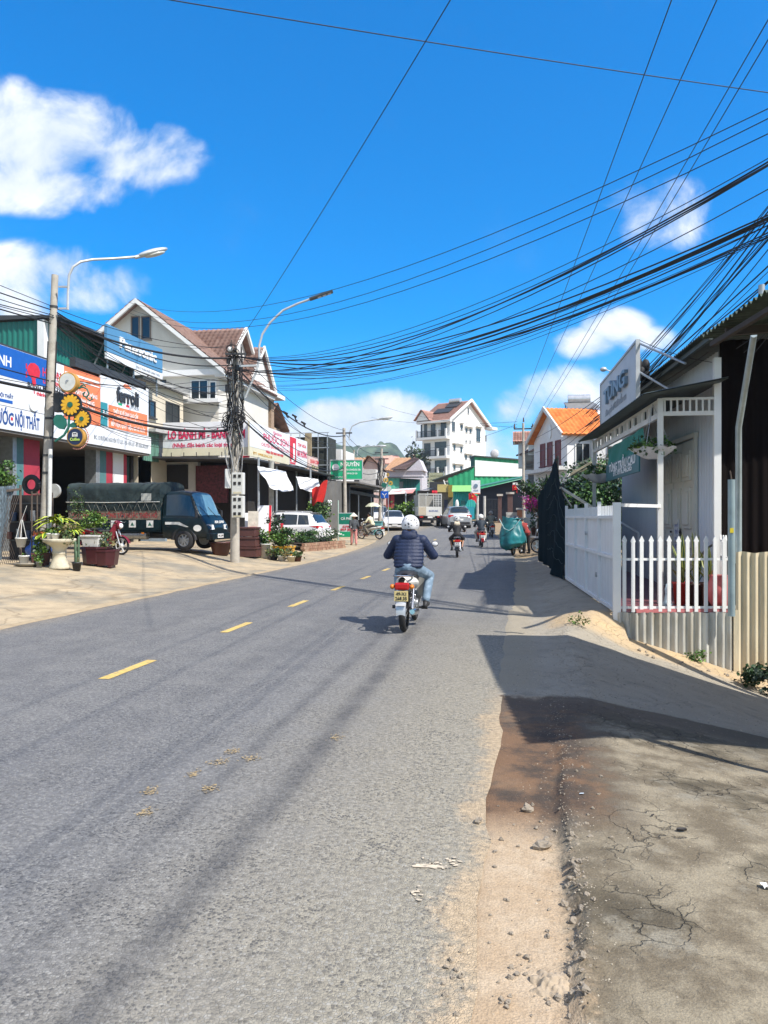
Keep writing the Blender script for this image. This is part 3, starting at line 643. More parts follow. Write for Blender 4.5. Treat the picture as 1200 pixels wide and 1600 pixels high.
# ------------------------------------------------------------------ motorbikes
def motorbike(label, loc, rz, body, seatm, group=None, rim=None, plate=plw, detail=True, panel=None, fender=None, steer=0.0, muffler=None):
    t = thing('motorbike', label, 'motorbike', loc, rz, group); rim = rim or alu; panel = panel or body; fender = fender or body
    wb, r = .62, .285
    def wheel(y, wd, parent):
        mb = MB(); N = 28; K = 10; v = []
        for i in range(N):
            a = 2*PI*i/N
            for k in range(K):
                b = 2*PI*k/K; rr = r-wd*.95+wd*.95*math.cos(b)*(1 if math.cos(b) > 0 else .7); v.append((wd*math.sin(b), y+rr*math.cos(a), r+rr*math.sin(a)))
        mb.add(v, [(i*K+k, i*K+(k+1) % K, ((i+1) % N)*K+(k+1) % K, ((i+1) % N)*K+k) for i in range(N) for k in range(K)], True)
        wo = mb.build('wheel', black, parent)
        m2 = MB(); ri = r-wd*1.7
        m2.tube([(0, y+ri*math.cos(2*PI*i/24), r+ri*math.sin(2*PI*i/24)) for i in range(25)], .012, 6, False)
        m2.cyl((-.05, y, r), (.05, y, r), .045, n=14); m2.cyl((-.032, y, r), (.032, y, r), .075, n=16)
        for i in range(5):
            a = 2*PI*i/5
            for o in (-.13, .13): m2.beam((0, y+.04*math.cos(a), r+.04*math.sin(a)), (0, y+ri*math.cos(a+o), r+ri*math.sin(a+o)), .016, .02, up=(1, 0, 0))
        m2.build('rim', rim, wo); return wo
    wheel(-wb, .045, t); wheel(wb, .038, t)
    # frame, engine, suspension
    mb = MB(); mb.tube([(0, .46, .88), (0, .36, .62), (0, .2, .42), (0, -.15, .38), (0, -.3, .5)], .032, 8)
    for s in (-1, 1):
        mb.beam((s*.075, -.28, .34), (s*.075, -wb, r), .028, .05); mb.tube([(s*.08, -.2, .6), (s*.09, -.75, .68)], .014, 6)
    mb.build('frame', blackp, t)
    mb = MB(); mb.box(-.085, -.12, .26, .085, .12, .42); mb.cyl((0, .08, .36), (0, .30, .37), .07, .06); mb.cyl((-.13, -.02, .33), (.13, -.02, .33), .075, n=16); mb.build('engine', steel, t, bevel=.015)
    for s in (-1, 1):
        mb = MB(); mb.cyl((s*.11, -.60, r+.02), (s*.11, -.44, .63), .020, n=10)
        mb.tube([(s*.11+.030*math.cos(a*.7)*1, -.575+.0046*a*.75, r+.09+.0095*a*.75) for a in [i*.9 for i in range(30)]], .006, 5, False); mb.build('shock_absorber', chrome, t)
    # tail body
    mb = MB()
    def tailf(u, v):
        y = .10-u*.92; w = (.10+.06*math.sin(PI*min(1, u*1.25)))*(1-.45*ss(.75, 1, u)); zc = .60+.10*u+.02*math.sin(u*3); h = (.11-.035*u); a = PI*2*v
        return (w*math.cos(a)*1.0, y, zc+h*math.sin(a))
    mb.grid(tailf, 16, 18); mb.build('tail_cowl', panel, t)
    mb = MB()
    def seatf(u, v):
        y = .22-u*.80; w = .11+.025*math.sin(PI*u); zc = .74+.045*ss(.4, .6, u)-.02*math.sin(PI*min(1, u*2)); a = PI*2*v
        e = 1-.55*ss(.9, 1, u)-.5*ss(.12, 0, u)
        return (w*math.cos(a)*e*1.05, y, zc+.045*math.sin(a)*e)
    mb.grid(seatf, 20, 18); mb.build('seat', seatm, t)
    mb = MB()
    for s in (-1, 1): mb.tube([(s*.09, -.45, .735), (s*.13, -.62, .775), (s*.12, -.80, .79), (s*.05, -.86, .795)], .012, 8)
    mb.tube([(-.06, -.86, .795), (.06, -.86, .795)], .012, 8); mb.build('grab_rail', chrome, t)
    mb = MB(); mb.box(-.10, -.88, .60, .10, -.79, .70); tl = mb.build('tail_light', redl, t, bevel=.025)
    for s in (-1, 1):
        mb = MB(); mb.ell((s*.135, -.83, .645), (.035, .05, .035)); mb.build('indicator', ambl, t)
    mb = MB()
    mb.grid(lambda u, v: (.07*(2*v-1)*(1-.1*u), -wb+(r+.055)*math.cos(R(60+u*125)), r+.02+(r+.055)*math.sin(R(60+u*125))-.02*(2*v-1)**2), 14, 6)
    mb.grid(lambda u, v: (.07*(2*v-1), -wb-(r+.055)*.98-u*.03, .42-u*.02), 2, 2)
    mb.build('rear_mudguard', fender, t)
    mb = MB(); mb.box(-.095, -.935, .455, .095, -.928, .595); pl = mb.build('licence_plate', plate, t, bevel=.003)
    mb = MB(); T0 = Matrix.Translation((0, -.937, 0)); mb.T = T0; mb.text('49-X1', 0, .535, .045, .14, dep=.002, bold=.02); mb.text('268.35', 0, .473, .045, .16, dep=.002, bold=.02); mb.build('lettering', ink, pl)
    # exhaust on the right
    mb = MB(); mb.tube([(.03, .22, .36), (.07, .2, .22), (.11, .0, .20), (.13, -.25, .24)], .020, 8); mb.tube([(.13, -.22, .235), (.135, -.35, .255), (.14, -.78, .30), (.14, -.84, .305)], [.03, .05, .052, .035], 12); mb.build('exhaust', muffler or chrome, t)
    for s in (-1, 1):
        mb = MB(); mb.cyl((s*.10, .02, .27), (s*.26, .02, .27), .016); mb.cyl((s*.17, .02, .27), (s*.26, .02, .27), .026); mb.build('footrest', blackp, t)
    # front: fork, fender, shield, headlight, bars
    fk = thing_part('front_fork', t, (0, .50, .80), steer)
    def F(p): return (p[0], p[1]-.50, p[2]-.80)
    for s in (-1, 1):
        mb = MB(); mb.cyl(F((s*.075, wb, r)), F((s*.075, .47, .72)), .023, .019); mb.build('fork_leg', alu, fk)
    mb = MB(); mb.grid(lambda u, v: F((.055*(2*v-1), wb+(r+.04)*math.cos(R(15+u*125)), r+(r+.04)*math.sin(R(15+u*125))-.025*(2*v-1)**2)), 14, 6); mb.build('front_mudguard', fender, fk)
    mb = MB(); mb.ell(F((0, .52, .90)), (.10, .11, .12)); mb.ell(F((0, .45, 1.0)), (.12, .07, .06)); mb.build('headlight_cowl', body, fk)
    mb = MB(); mb.ell(F((0, .60, .89)), (.08, .05, .08)); mb.build('headlight', clearl, fk)
    hb = MB(); hb.tube([F(p) for p in ((-.34, .33, 1.0), (-.22, .37, 1.0), (-.08, .44, .985), (.08, .44, .985), (.22, .37, 1.0), (.34, .33, 1.0))], .013, 8); h = hb.build('handlebar', chrome if detail else blackp, fk)
    for s in (-1, 1):
        mb = MB(); mb.cyl(F((s*.23, .365, 1.0)), F((s*.35, .325, 1.0)), .019); mb.build('grip', black, h)
        mb = MB(); mb.tube([F((s*.24, .38, 1.02)), F((s*.34, .46, .995))], .006, 6); mb.build('brake_lever', chrome, h)
        mi = MB(); mi.tube([F((s*.2, .39, 1.0)), F((s*.24, .38, 1.1)), F((s*.31, .36, 1.16))], .006, 6); mi.ell(F((s*.335, .36, 1.19)), (.055, .018, .042)); mo = mi.build('mirror', blackp, h)
        mg = MB(); mg.ell(F((s*.335, .349, 1.19)), (.046, .010, .034)); mg.build('mirror_glass', clearl, mo)
    mb = MB()
    def shield(u, v):
        a = (2*v-1); z = .95-u*.62; w = .10+.12*math.sin(PI*min(1, u*.9+.08))
        return (w*a, .44-.10*u+.06*(1-a*a)-.10*abs(a)**1.5*u, z)
    mb.grid(shield, 12, 12); mb.grid(lambda u, v: (lambda q: (q[0]*.97, q[1]-.015, q[2]))(shield(u, 1-v)), 12, 12); mb.build('leg_shield', panel, t)
    return t
def thing_part(name, parent, loc, rz=0):
    # a pivot whose mesh is the steering column, so that it is a real part
    mb = MB(); mb.cyl((0, -.02, .12), (0, .02, -.14), .028); o = mb.build(name, steel, parent); o.location = loc; o.rotation_euler = (0, 0, rz); return o

# ------------------------------------------------------------------ people
def hand(wr, fwd, side, curl, th=1):
    """palm with four fingers and a thumb; fwd = along the hand, side = across it towards the thumb, curl = where fingers close"""
    f, s_, c = Vector(fwd).normalized(), Vector(side).normalized(), Vector(curl).normalized(); w = Vector(wr); P = []
    k = w+f*.085
    P += [('c', w, .022, w+f*.03, .024)]
    for i, (o, l) in enumerate(((.032, .068), (.011, .078), (-.011, .072), (-.030, .056))):
        b = w+f*.03+s_*o*.75; kn = k+s_*o; P.append(('c', b, .014, kn, .0125))
        m = kn+(f*.6+c*.8).normalized()*l*.5; e = m+(c*.9-f*.45).normalized()*l*.5
        P += [('c', kn, .0105, m, .0095), ('c', m, .0095, e, .008)]
    tb = w+f*.028+s_*.028; tm = tb+(s_*.8+f*.5+c*.25).normalized()*.04; te = tm+(f*.5+c*.9).normalized()*.032
    P += [('c', tb, .014, tm, .012), ('c', tm, .0115, te, .0095)]
    return P
def head_prims(h, fw=(0, 1, 0), r=.092):
    h = Vector(h); f = Vector(fw).normalized(); sd = f.cross(Vector((0, 0, 1))).normalized(); u = Vector((0, 0, 1))
    P = [('e', h+u*.035-f*.008, (r*.86, r*1.02, r)), ('e', h-u*.045+f*.022, (r*.70, r*.78, r*.85)), ('c', h-u*.085+f*.055, .03, h-u*.10+f*.05, .028)]
    P += [('c', h+f*.088+u*.015, .010, h+f*.108-u*.02, .014), ('e', h+f*.088-u*.058, (.026, .012, .012))]
    for s in (-1, 1): P += [('e', h+sd*(s*.082)-u*.005, (.012, .022, .032)), ('e', h+sd*(s*.033)+f*.083+u*.035, (.02, .012, .009))]
    return P
def person(label, loc, rz, J, top, trousers, shoes, group=None, vox=.011, hat=None, hatm=None, puffy=False, sleeve=1.0, shorts=False, hood=None, hands='grip', hair=False, visor=False, jw=1.0, legskin=None):
    t = thing('person', label, 'person', loc, rz, group); V = {k: Vector(v) for k, v in J.items()}
    head = V['head']; P = head_prims(head, J.get('face', (0, 1, 0)))
    P += [('c', head-Vector((0, .015, .06)), .056, V['neck'], .062), ('e', V['chest'], (.15, .10, .16)), ('c', V['chest'], .11, V['hip'], .12), ('e', V['hip'], (.15, .12, .11))]
    for s in 'LR':
        P += [('c', V['neck'], .06, V['sh'+s], .05), ('c', V['sh'+s], .045, V['el'+s], .037), ('c', V['el'+s], .036, V['wr'+s], .025)]
        P += [('c', V['hp'+s], .075, V['kn'+s], .05), ('c', V['kn'+s], .048, V['an'+s], .033), ('c', V['an'+s], .034, V['to'+s]*.6+V['an'+s]*.4-Vector((0, 0, .03)), .03)]
        fw = (V['wr'+s]-V['el'+s]).normalized(); sx = -1 if s == 'R' else 1
        if hands == 'grip': P += hand(V['wr'+s], (fw+Vector((0, .9, .1))), (sx, 0, .1), (0, .1, -1))
        else: P += hand(V['wr'+s], fw, (0, 1, 0) if fw.z < -.5 else (sx, 0, .2), (sx, .2, -.2))
    body = organic('body', P, vox, skin, t, 2)
    fwv = Vector(J.get('face', (0, 1, 0))).normalized(); sdv = fwv.cross(Vector((0, 0, 1)))
    mb = MB()
    for s in (-1, 1): mb.ell(head+sdv*(s*.033)+fwv*.086+Vector((0, 0, .018)), (.013, .009, .008), 8, 6)
    e = mb.build('eyes', eyew, t)
    # upper garment
    Q = []
    c, h, n = V['chest'], V['hip'], V['neck']
    if puffy:
        N = 9
        for i in range(N):
            p = h.lerp(n, (i+.2)/N*.98); k = i/(N-1); w = (.175+.055*math.sin(PI*min(1, k*.62+.3)) if k < .8 else .19)*jw; Q.append(('e', p+Vector((0, -.006, .0)), (w, .135-.03*abs(k-.35), .056)))
        Q += [('c', h+Vector((0, 0, .06)), .115, c, .115), ('e', n-Vector((0, 0, .03)), (.15, .09, .08))]
        for s in 'LR':
            Q.append(('c', n-Vector((0, 0, .02)), .075, V['sh'+s]-Vector((0, 0, .015)), .082))
            for a, b, r0, r1, N2 in ((V['sh'+s], V['el'+s], .085, .072, 6), (V['el'+s], V['wr'+s], .072, .05, 6)):
                for i in range(N2+1):
                    p = a.lerp(b, i/N2); r = r0+(r1-r0)*i/N2; Q.append(('e', p, (r, r, r*.93)))
                    if i < N2: Q.append(('c', p, r*.86, a.lerp(b, (i+1)/N2), r*.86))
    else:
        Q += [('c', h-Vector((0, 0, .03)), .13*jw, c, .135*jw), ('e', h+Vector((0, 0, .0)), (.17*jw, .13, .12)), ('e', c, (.185*jw, .125, .17)), ('c', c, .13*jw, n-Vector((0, .0, .03)), .09)]
        for s in 'LR':
            Q += [('c', n-Vector((0, 0, .03)), .075, V['sh'+s]-Vector((0, 0, .01)), .072)]
            e_ = V['el'+s] if sleeve >= .5 else V['sh'+s].lerp(V['el'+s], sleeve*2)
            Q.append(('c', V['sh'+s], .070, e_, .058))
            if sleeve > .5: Q.append(('c', V['el'+s], .058, V['el'+s].lerp(V['wr'+s], .9), .044))
            # folds
            Q.append(('e', V['sh'+s].lerp(e_, .55), (.066, .066, .03)))
    organic('jacket' if sleeve > .6 else 'shirt', Q, vox*1.05, top, t, 5 if puffy else 4)
    if hood:
        organic('hood', [('e', n+Vector((0, -.085, -.02)), (.13, .065, .085)), ('e', n+Vector((-.06, -.06, .035)), (.06, .06, .05)), ('e', n+Vector((.06, -.06, .035)), (.06, .06, .05)), ('e', n+Vector((0, -.10, -.09)), (.085, .04, .05))], vox, hood, t, 3)
    Q = [('e', h-Vector((0, 0, .01)), (.165, .13, .11))]
    for s in 'LR':
        kn, an = V['kn'+s], V['an'+s]
        Q += [('c', h+Vector((.06 if s == 'R' else -.06, 0, -.02)), .10, V['hp'+s], .098), ('c', V['hp'+s], .096, kn, .072)]
        Q += [('c', kn, .073, kn.lerp(an, .15 if shorts else .93), .062 if shorts else .06)]
        if not shorts: Q += [('e', kn.lerp(an, .5), (.069, .069, .03)), ('e', kn.lerp(an, .82), (.066, .066, .028)), ('e', V['hp'+s].lerp(kn, .6), (.085, .07, .07))]
    organic('shorts' if shorts else 'trousers', Q, vox*1.05, trousers, t, 3)
    for s in 'LR':
        an, to = V['an'+s], V['to'+s]; d = (to-an); d.z = 0; d.normalize()
        organic('shoe', [('c', an-Vector((0, 0, .005)), .042, an-Vector((0, 0, .045)), .04), ('c', an-d*.03-Vector((0, 0, .05)), .036, to, .034), ('c', an-d*.045-Vector((0, 0, .065)), .028, to-Vector((0, 0, .008)), .032)], vox*.8, shoes, t, 1)
    if hat == 'helmet':
        mb = MB(); c0 = head+Vector((0, -.005, .03)); N = 24
        def hf(u, v):
            a = 2*PI*u; ph = v*R(118); fr = 1-.0*math.sin(a); x = .135*math.sin(ph)*math.cos(a); y = .155*math.sin(ph)*math.sin(a); z = .145*math.cos(ph)
            if z < -.01 and math.sin(a) > .2: z = -.01-(z+.01)*-.15
            return (c0.x+x, c0.y+y, c0.z+z)
        mb.grid(hf, N, 14); ho = mb.build('helmet', hatm, t)
        mb = MB(); mb.grid(lambda u, v: (c0.x+(.137+.03*v)*math.sin(R(-62+124*u)), c0.y+(.157+.06*v)*math.cos(R(-62+124*u)), c0.z+.03-.012*v), 14, 3); mb.build('peak', blackp, ho)
    elif hat == 'cone':
        mb = MB(); c0 = head+Vector((0, 0, .06)); mb.lathe([(.225, .0), (.19, .035), (.10, .115), (.012, .19), (.0, .195)], c0, 28); mb.lathe([(.222, -.002), (.18, .03), (.09, .10), (0, .17)], c0, 28); mb.build('conical_hat', hatm, t)
    elif hat == 'cap':
        mb = MB(); c0 = head+Vector((0, 0, .05)); mb.lathe([(.105, -.01), (.106, .03), (.085, .075), (.04, .098), (0, .104)], c0, 20, True, 1, 1.12); mb.grid(lambda u, v: (c0.x+(.1)*math.sin(R(-60+120*u)), c0.y+(.115+.07*v)*math.cos(R(-60+120*u)), c0.z-.005-.015*v), 10, 2); mb.build('cap', hatm, t)
    if hair:
        organic('hair', [('e', head+Vector((0, -.02, .05)), (.094, .10, .088)), ('e', head+Vector((0, -.055, -.02)), (.08, .055, .09))], vox, hairm, t, 2)
    return t
def ride(dz=0, lean=0.0, knee=.23, el=.33, foot=.2, head=(0, .08, 1.455), wr=(.30, .30, 1.015)):
    J = dict(head=head, neck=(0, .02, 1.325), chest=(0, -.05, 1.12), hip=(0, -.17, .88), shL=(-.185, 0, 1.255), shR=(.185, 0, 1.255), elL=(-el, .10, 1.03), elR=(el, .10, 1.03), wrL=(-wr[0], wr[1]-.055, wr[2]), wrR=(wr[0], wr[1]-.055, wr[2]),
             hpL=(-.10, -.14, .85), hpR=(.10, -.14, .85), knL=(-knee, .24, .72), knR=(knee, .24, .72), anL=(-foot, .0, .37), anR=(foot, .0, .37), toL=(-foot-.015, .15, .315), toR=(foot+.015, .15, .315))
    return J

navy = M('navy_quilt', (.006, .016, .055), .6, var=.12, scale=8, bump=.35, bscale=55); jean = M('pale_denim', (.16, .235, .32), .9, var=.2, scale=9, bump=.3, bscale=60, col2=(.27, .35, .43), s2=9)
shoeb = M('dark_shoe', (.03, .03, .034), .6)
spot = bpy.data.materials.new('speckled_helmet'); spot.use_nodes = True; _n = spot.node_tree; _b = _n.nodes['Principled BSDF']
_t = node(_n, 'ShaderNodeTexCoord'); _v = node(_n, 'ShaderNodeTexVoronoi', i_Scale=26.0); _n.links.new(_t.outputs['Object'], _v.inputs['Vector'])
_s = node(_n, 'ShaderNodeSeparateColor'); _n.links.new(_v.outputs['Color'], _s.inputs[0])
_m = node(_n, 'ShaderNodeMath', operation='LESS_THAN'); _n.links.new(_v.outputs['Distance'], _m.inputs[0]); _m.inputs[1].default_value = .34
_m2 = node(_n, 'ShaderNodeMath', operation='GREATER_THAN'); _n.links.new(_s.outputs[0], _m2.inputs[0]); _m2.inputs[1].default_value = .5
_m3 = node(_n, 'ShaderNodeMath', operation='MULTIPLY'); _n.links.new(_m.outputs[0], _m3.inputs[0]); _n.links.new(_m2.outputs[0], _m3.inputs[1])
_x = node(_n, 'ShaderNodeMix', data_type='RGBA'); _n.links.new(_m3.outputs[0], _x.inputs['Factor']); _x.inputs[6].default_value = (.68, .68, .70, 1); _x.inputs[7].default_value = (.05, .05, .06, 1)
_n.links.new(_x.outputs[2], _b.inputs['Base Color']); _b.inputs['Roughness'].default_value = .35

silver = M('bike_silver', (.55, .56, .58), .35, .4); oldwhite = M('bike_cream', (.66, .65, .60), .4, var=.1); maroon = M('bike_maroon', (.16, .012, .025), .22, var=.08); bikeblk = M('bike_black', (.02, .02, .024), .25); bikered = M('bike_red', (.33, .02, .02), .28)
# the rider nearest the camera
P1 = Vector((-1.62, 11.19, .006))
motorbike('old silver motorbike with yellowed plate ridden by the navy jacket rider', P1, R(1), blackp, blackp, None, plate=ply, panel=oldwhite, fender=silver, rim=chrome)
J = ride(knee=.27, el=.34, foot=.235); J['knL'] = (-.2, .26, .72); J['anL'] = (-.17, .02, .37); J['toL'] = (-.19, .17, .31)
person('rider in navy quilted jacket, pale jeans and speckled white helmet', P1, R(1), J, navy, jean, shoeb, vox=.0095, hat='helmet', hatm=spot, puffy=True, hood=navy)
# other riders going up the street
blk = M('black_cloth', (.014, .014, .017), .8, var=.15); cream = M('cream_cloth', (.62, .53, .40), .85, var=.12); dkblue = M('dark_navy_cloth', (.012, .022, .035), .75); grey = M('grey_green_cloth', (.14, .15, .13), .85)
khaki = M('khaki_cloth', (.16, .15, .12), .85); helw = M('white_helmet', (.75, .75, .73), .3); helb = M('black_helmet', (.025, .025, .028), .3)
P2 = GD(714, 30.6); motorbike('black motorbike carrying the rider with the cream hood', P2, R(6), bikeblk, blackp, detail=False, panel=bikeblk)
person('rider in black tee and shorts with cream hood hanging behind neck', P2, R(6), ride(knee=.26), blk, blk, shoeb, vox=.016, hat='helmet', hatm=M('two_tone_helmet', (.5, .5, .5), .35, col2=(.03, .03, .03), m2=(.5, .52), s2=9), sleeve=.42, shorts=True, hood=cream)
P3 = GD(751.5, 38.2); motorbike('red tailed motorbike carrying the white helmet rider', P3, R(8), bikered, blackp, detail=False, panel=bikered)
J = ride(knee=.26); person('rider in dark navy jacket and plain white helmet', P3, R(8), J, dkblue, M('pale_trousers', (.35, .33, .30), .85), shoeb, vox=.017, hat='helmet', hatm=helw, jw=1.18)
P4 = GD(767, 47.5); motorbike('dark motorbike farthest up the street under the grey clad rider', P4, R(9), bikeblk, blackp, detail=False)
person('rider in grey green clothes and dull helmet, farthest along the road', P4, R(9), ride(), grey, khaki, shoeb, vox=.018, hat='helmet', hatm=M('dull_helmet', (.20, .19, .18), .5))

# pedestrian in conical hat, seen from behind
def stand(stride=.1, h=1.0, arm=.05):
    J = dict(head=(0, .06, 1.48), neck=(0, 0, 1.34), chest=(0, -.01, 1.15), hip=(0, -.02, .88), shL=(-.17, 0, 1.29), shR=(.17, 0, 1.29), elL=(-.235, -.04, 1.03), elR=(.235, -.04, 1.03), wrL=(-.20, .14, .95), wrR=(.20, .14, .95),
             hpL=(-.09, 0, .84), hpR=(.09, 0, .84), knL=(-.10, stride*.8, .46), knR=(.10, -stride*.2, .46), anL=(-.10, stride, .09), anR=(.10, -stride, .09), toL=(-.12, stride+.14, .035), toR=(.12, -stride+.14, .035))
    return {k: tuple(c*h for c in v) for k, v in J.items()}
pp = G(553, 852)
person('woman in conical straw hat, grey jacket and pink trousers walking on the forecourt', pp, R(25), stand(.12, .97), M('grey_print_cloth', (.055, .062, .07), .85, var=.4, scale=30), M('pink_cloth', (.52, .22, .20), .85, var=.12), M('sandal', (.25, .12, .08), .7), vox=.014, hat='cone', hatm=M('straw_hat', (.68, .62, .50), .8, var=.08), hands='free')

# parked maroon scooter behind the pots: faces the road
sp_ = G(190, 867); SC = motorbike('maroon scooter with white spoked wheels parked behind the potted plants', (sp_.x-.62*math.cos(R(-12)), sp_.y-.62*math.sin(R(-12)), sp_.z), R(-102), maroon, blackp, rim=whitep)
# forecourt vendor's bike and people under the parasol, farther up
vp = GD(580, 46); motorbike('pale motorbike parked side on near the parasol', (vp.x, vp.y-.3, vp.z), R(70), oldwhite, blackp, detail=False, rim=whitep)
J = ride(); person('person in pale yellow shirt sitting on the parked motorbike by the parasol', (vp.x, vp.y-.3, vp.z), R(70), J, M('pale_yellow_cloth', (.62, .58, .40), .85), khaki, shoeb, vox=.018, hair=True)
# scrap collector: sack on bike, helper in red
sv = G(803, 868); bvx = Vector((sv.x+.12, sv.y+.75, sv.z))
motorbike('dark motorbike loaded with the big teal sack at the kerb', bvx, R(-14), bikeblk, blackp, detail=False)
teal = M('teal_tarpaulin', (.008, .135, .150), .42, var=.16, scale=4, bump=.3, bscale=14, col2=(.02, .22, .24), s2=2.2)
mb = MB()
def sackfn(u, v):
    a = 2*PI*u; z = v; wx = .88*(.42+.17*ss(1, .25, v)-.25*ss(.12, 0, v))*(1+.06*math.sin(a*5+v*7)); wy = (.34+.18*ss(1, .3, v)-.2*ss(.12, 0, v))*(1+.05*math.sin(a*7))
    ex = 2/2.8; cx = math.copysign(abs(math.cos(a))**ex, math.cos(a)); cy = math.copysign(abs(math.sin(a))**ex, math.sin(a))
    return (wx*cx+.03*noise.noise(Vector((cx*3, cy*3, v*5)))+.10*(1-v), wy*cy+.03*noise.noise(Vector((cx*3, v*6, cy*3))), .02+1.22*z+.05*noise.noise(Vector((cx*2, cy*2, 3)))+(-.10*cx if v > .9 else 0)*v-.10*(1-v)*cx*-1)
mb.grid(sackfn, 48, 26); mb.ell((0, 0, 1.22), (.38, .30, .05)); sk_o = mb.build('sack', teal); sk_o.location = (sv.x-.12, sv.y-.05, sv.z+.27); sk_o.rotation_euler = (R(-4), 0, R(-8)); tag(sk_o, 'huge teal tarpaulin sack hung on the back of a motorbike', 'sack')
mb = MB(); mb.tube([(-.43, -.36, 1.2), (-.2, -.50, .80), (0, -.53, .72), (.2, -.50, .86), (.43, -.36, 1.2)], .016, 6); mb.build('strap', M('pale_strap', (.35, .50, .50), .6), sk_o)
person('rider in black jacket and black helmet hidden behind the teal sack', (bvx.x-.05, bvx.y-.1, bvx.z), R(-14), ride(), blk, khaki, shoeb, vox=.018, hat='helmet', hatm=helb)
J = stand(.05); J.update(head=(0, .30, 1.36), neck=(0, .20, 1.26), chest=(0, .12, 1.10), shL=(-.17, .18, 1.22), shR=(.17, .18, 1.22), elL=(-.28, .3, 1.0), elR=(.28, .3, 1.0), wrL=(-.2, .48, .95), wrR=(.2, .48, .95), face=(0, .8, -.5))
hp = GD(823, 32.2); person('person in red checked jacket and dark cap bending beside the teal sack', hp, R(50), J, M('red_check_cloth', (.25, .03, .025), .85, var=.6, scale=26), blk, shoeb, vox=.017, hat='cap', hatm=dkblue, hands='free')
wp = GD(842, 30.5); motorbike('black motorbike standing half behind the dark net', (wp.x+.55, wp.y+.25, wp.z), R(75), bikeblk, blackp, detail=False)

# ------------------------------------------------------------------ four wheelers
def tyre(mb, c, r, w):
    N = 28; pr = [(r*.62, -w/2), (r*.93, -w/2), (r, -w*.36), (r, w*.36), (r*.93, w/2), (r*.62, w/2)]
    v = [(c[0]+x, c[1]+q*math.cos(2*PI*i/N), c[2]+q*math.sin(2*PI*i/N)) for q, x in pr for i in range(N)]
    mb.add(v, [(j*N+i, j*N+(i+1) % N, (j+1)*N+(i+1) % N, (j+1)*N+i) for j in range(len(pr)-1) for i in range(N)], True)
def wheelpart(t, c, r, w, side, rimm, spokes=5):
    mb = MB(); tyre(mb, c, r, w); wo = mb.build('wheel', black, t)
    m2 = MB(); x = c[0]+side*w*.32
    m2.cyl((c[0]-side*w*.4, c[1], c[2]), (x-side*.03, c[1], c[2]), r*.6, n=24); m2.cyl((x-side*.03, c[1], c[2]), (x+side*.02, c[1], c[2]), r*.18, r*.15, n=14)
    for i in range(spokes):
        a = 2*PI*i/spokes+.3; m2.beam((x, c[1]+r*.1*math.cos(a), c[2]+r*.1*math.sin(a)), (x-side*.005, c[1]+r*.6*math.cos(a), c[2]+r*.6*math.sin(a)), r*.16, .03, up=(1, 0, 0))
    m2.tube([(x, c[1]+r*.6*math.cos(2*PI*i/28), c[2]+r*.6*math.sin(2*PI*i/28)) for i in range(29)], r*.05, 6, False)
    m2.build('rim', rimm, wo)
def chaikin(p, n=2):
    for _ in range(n):
        q = [p[0]]
        for i in range(len(p)-1): q += [p[i]*.75+p[i+1]*.25, p[i]*.25+p[i+1]*.75]
        q.append(p[-1]); p = q
    return p
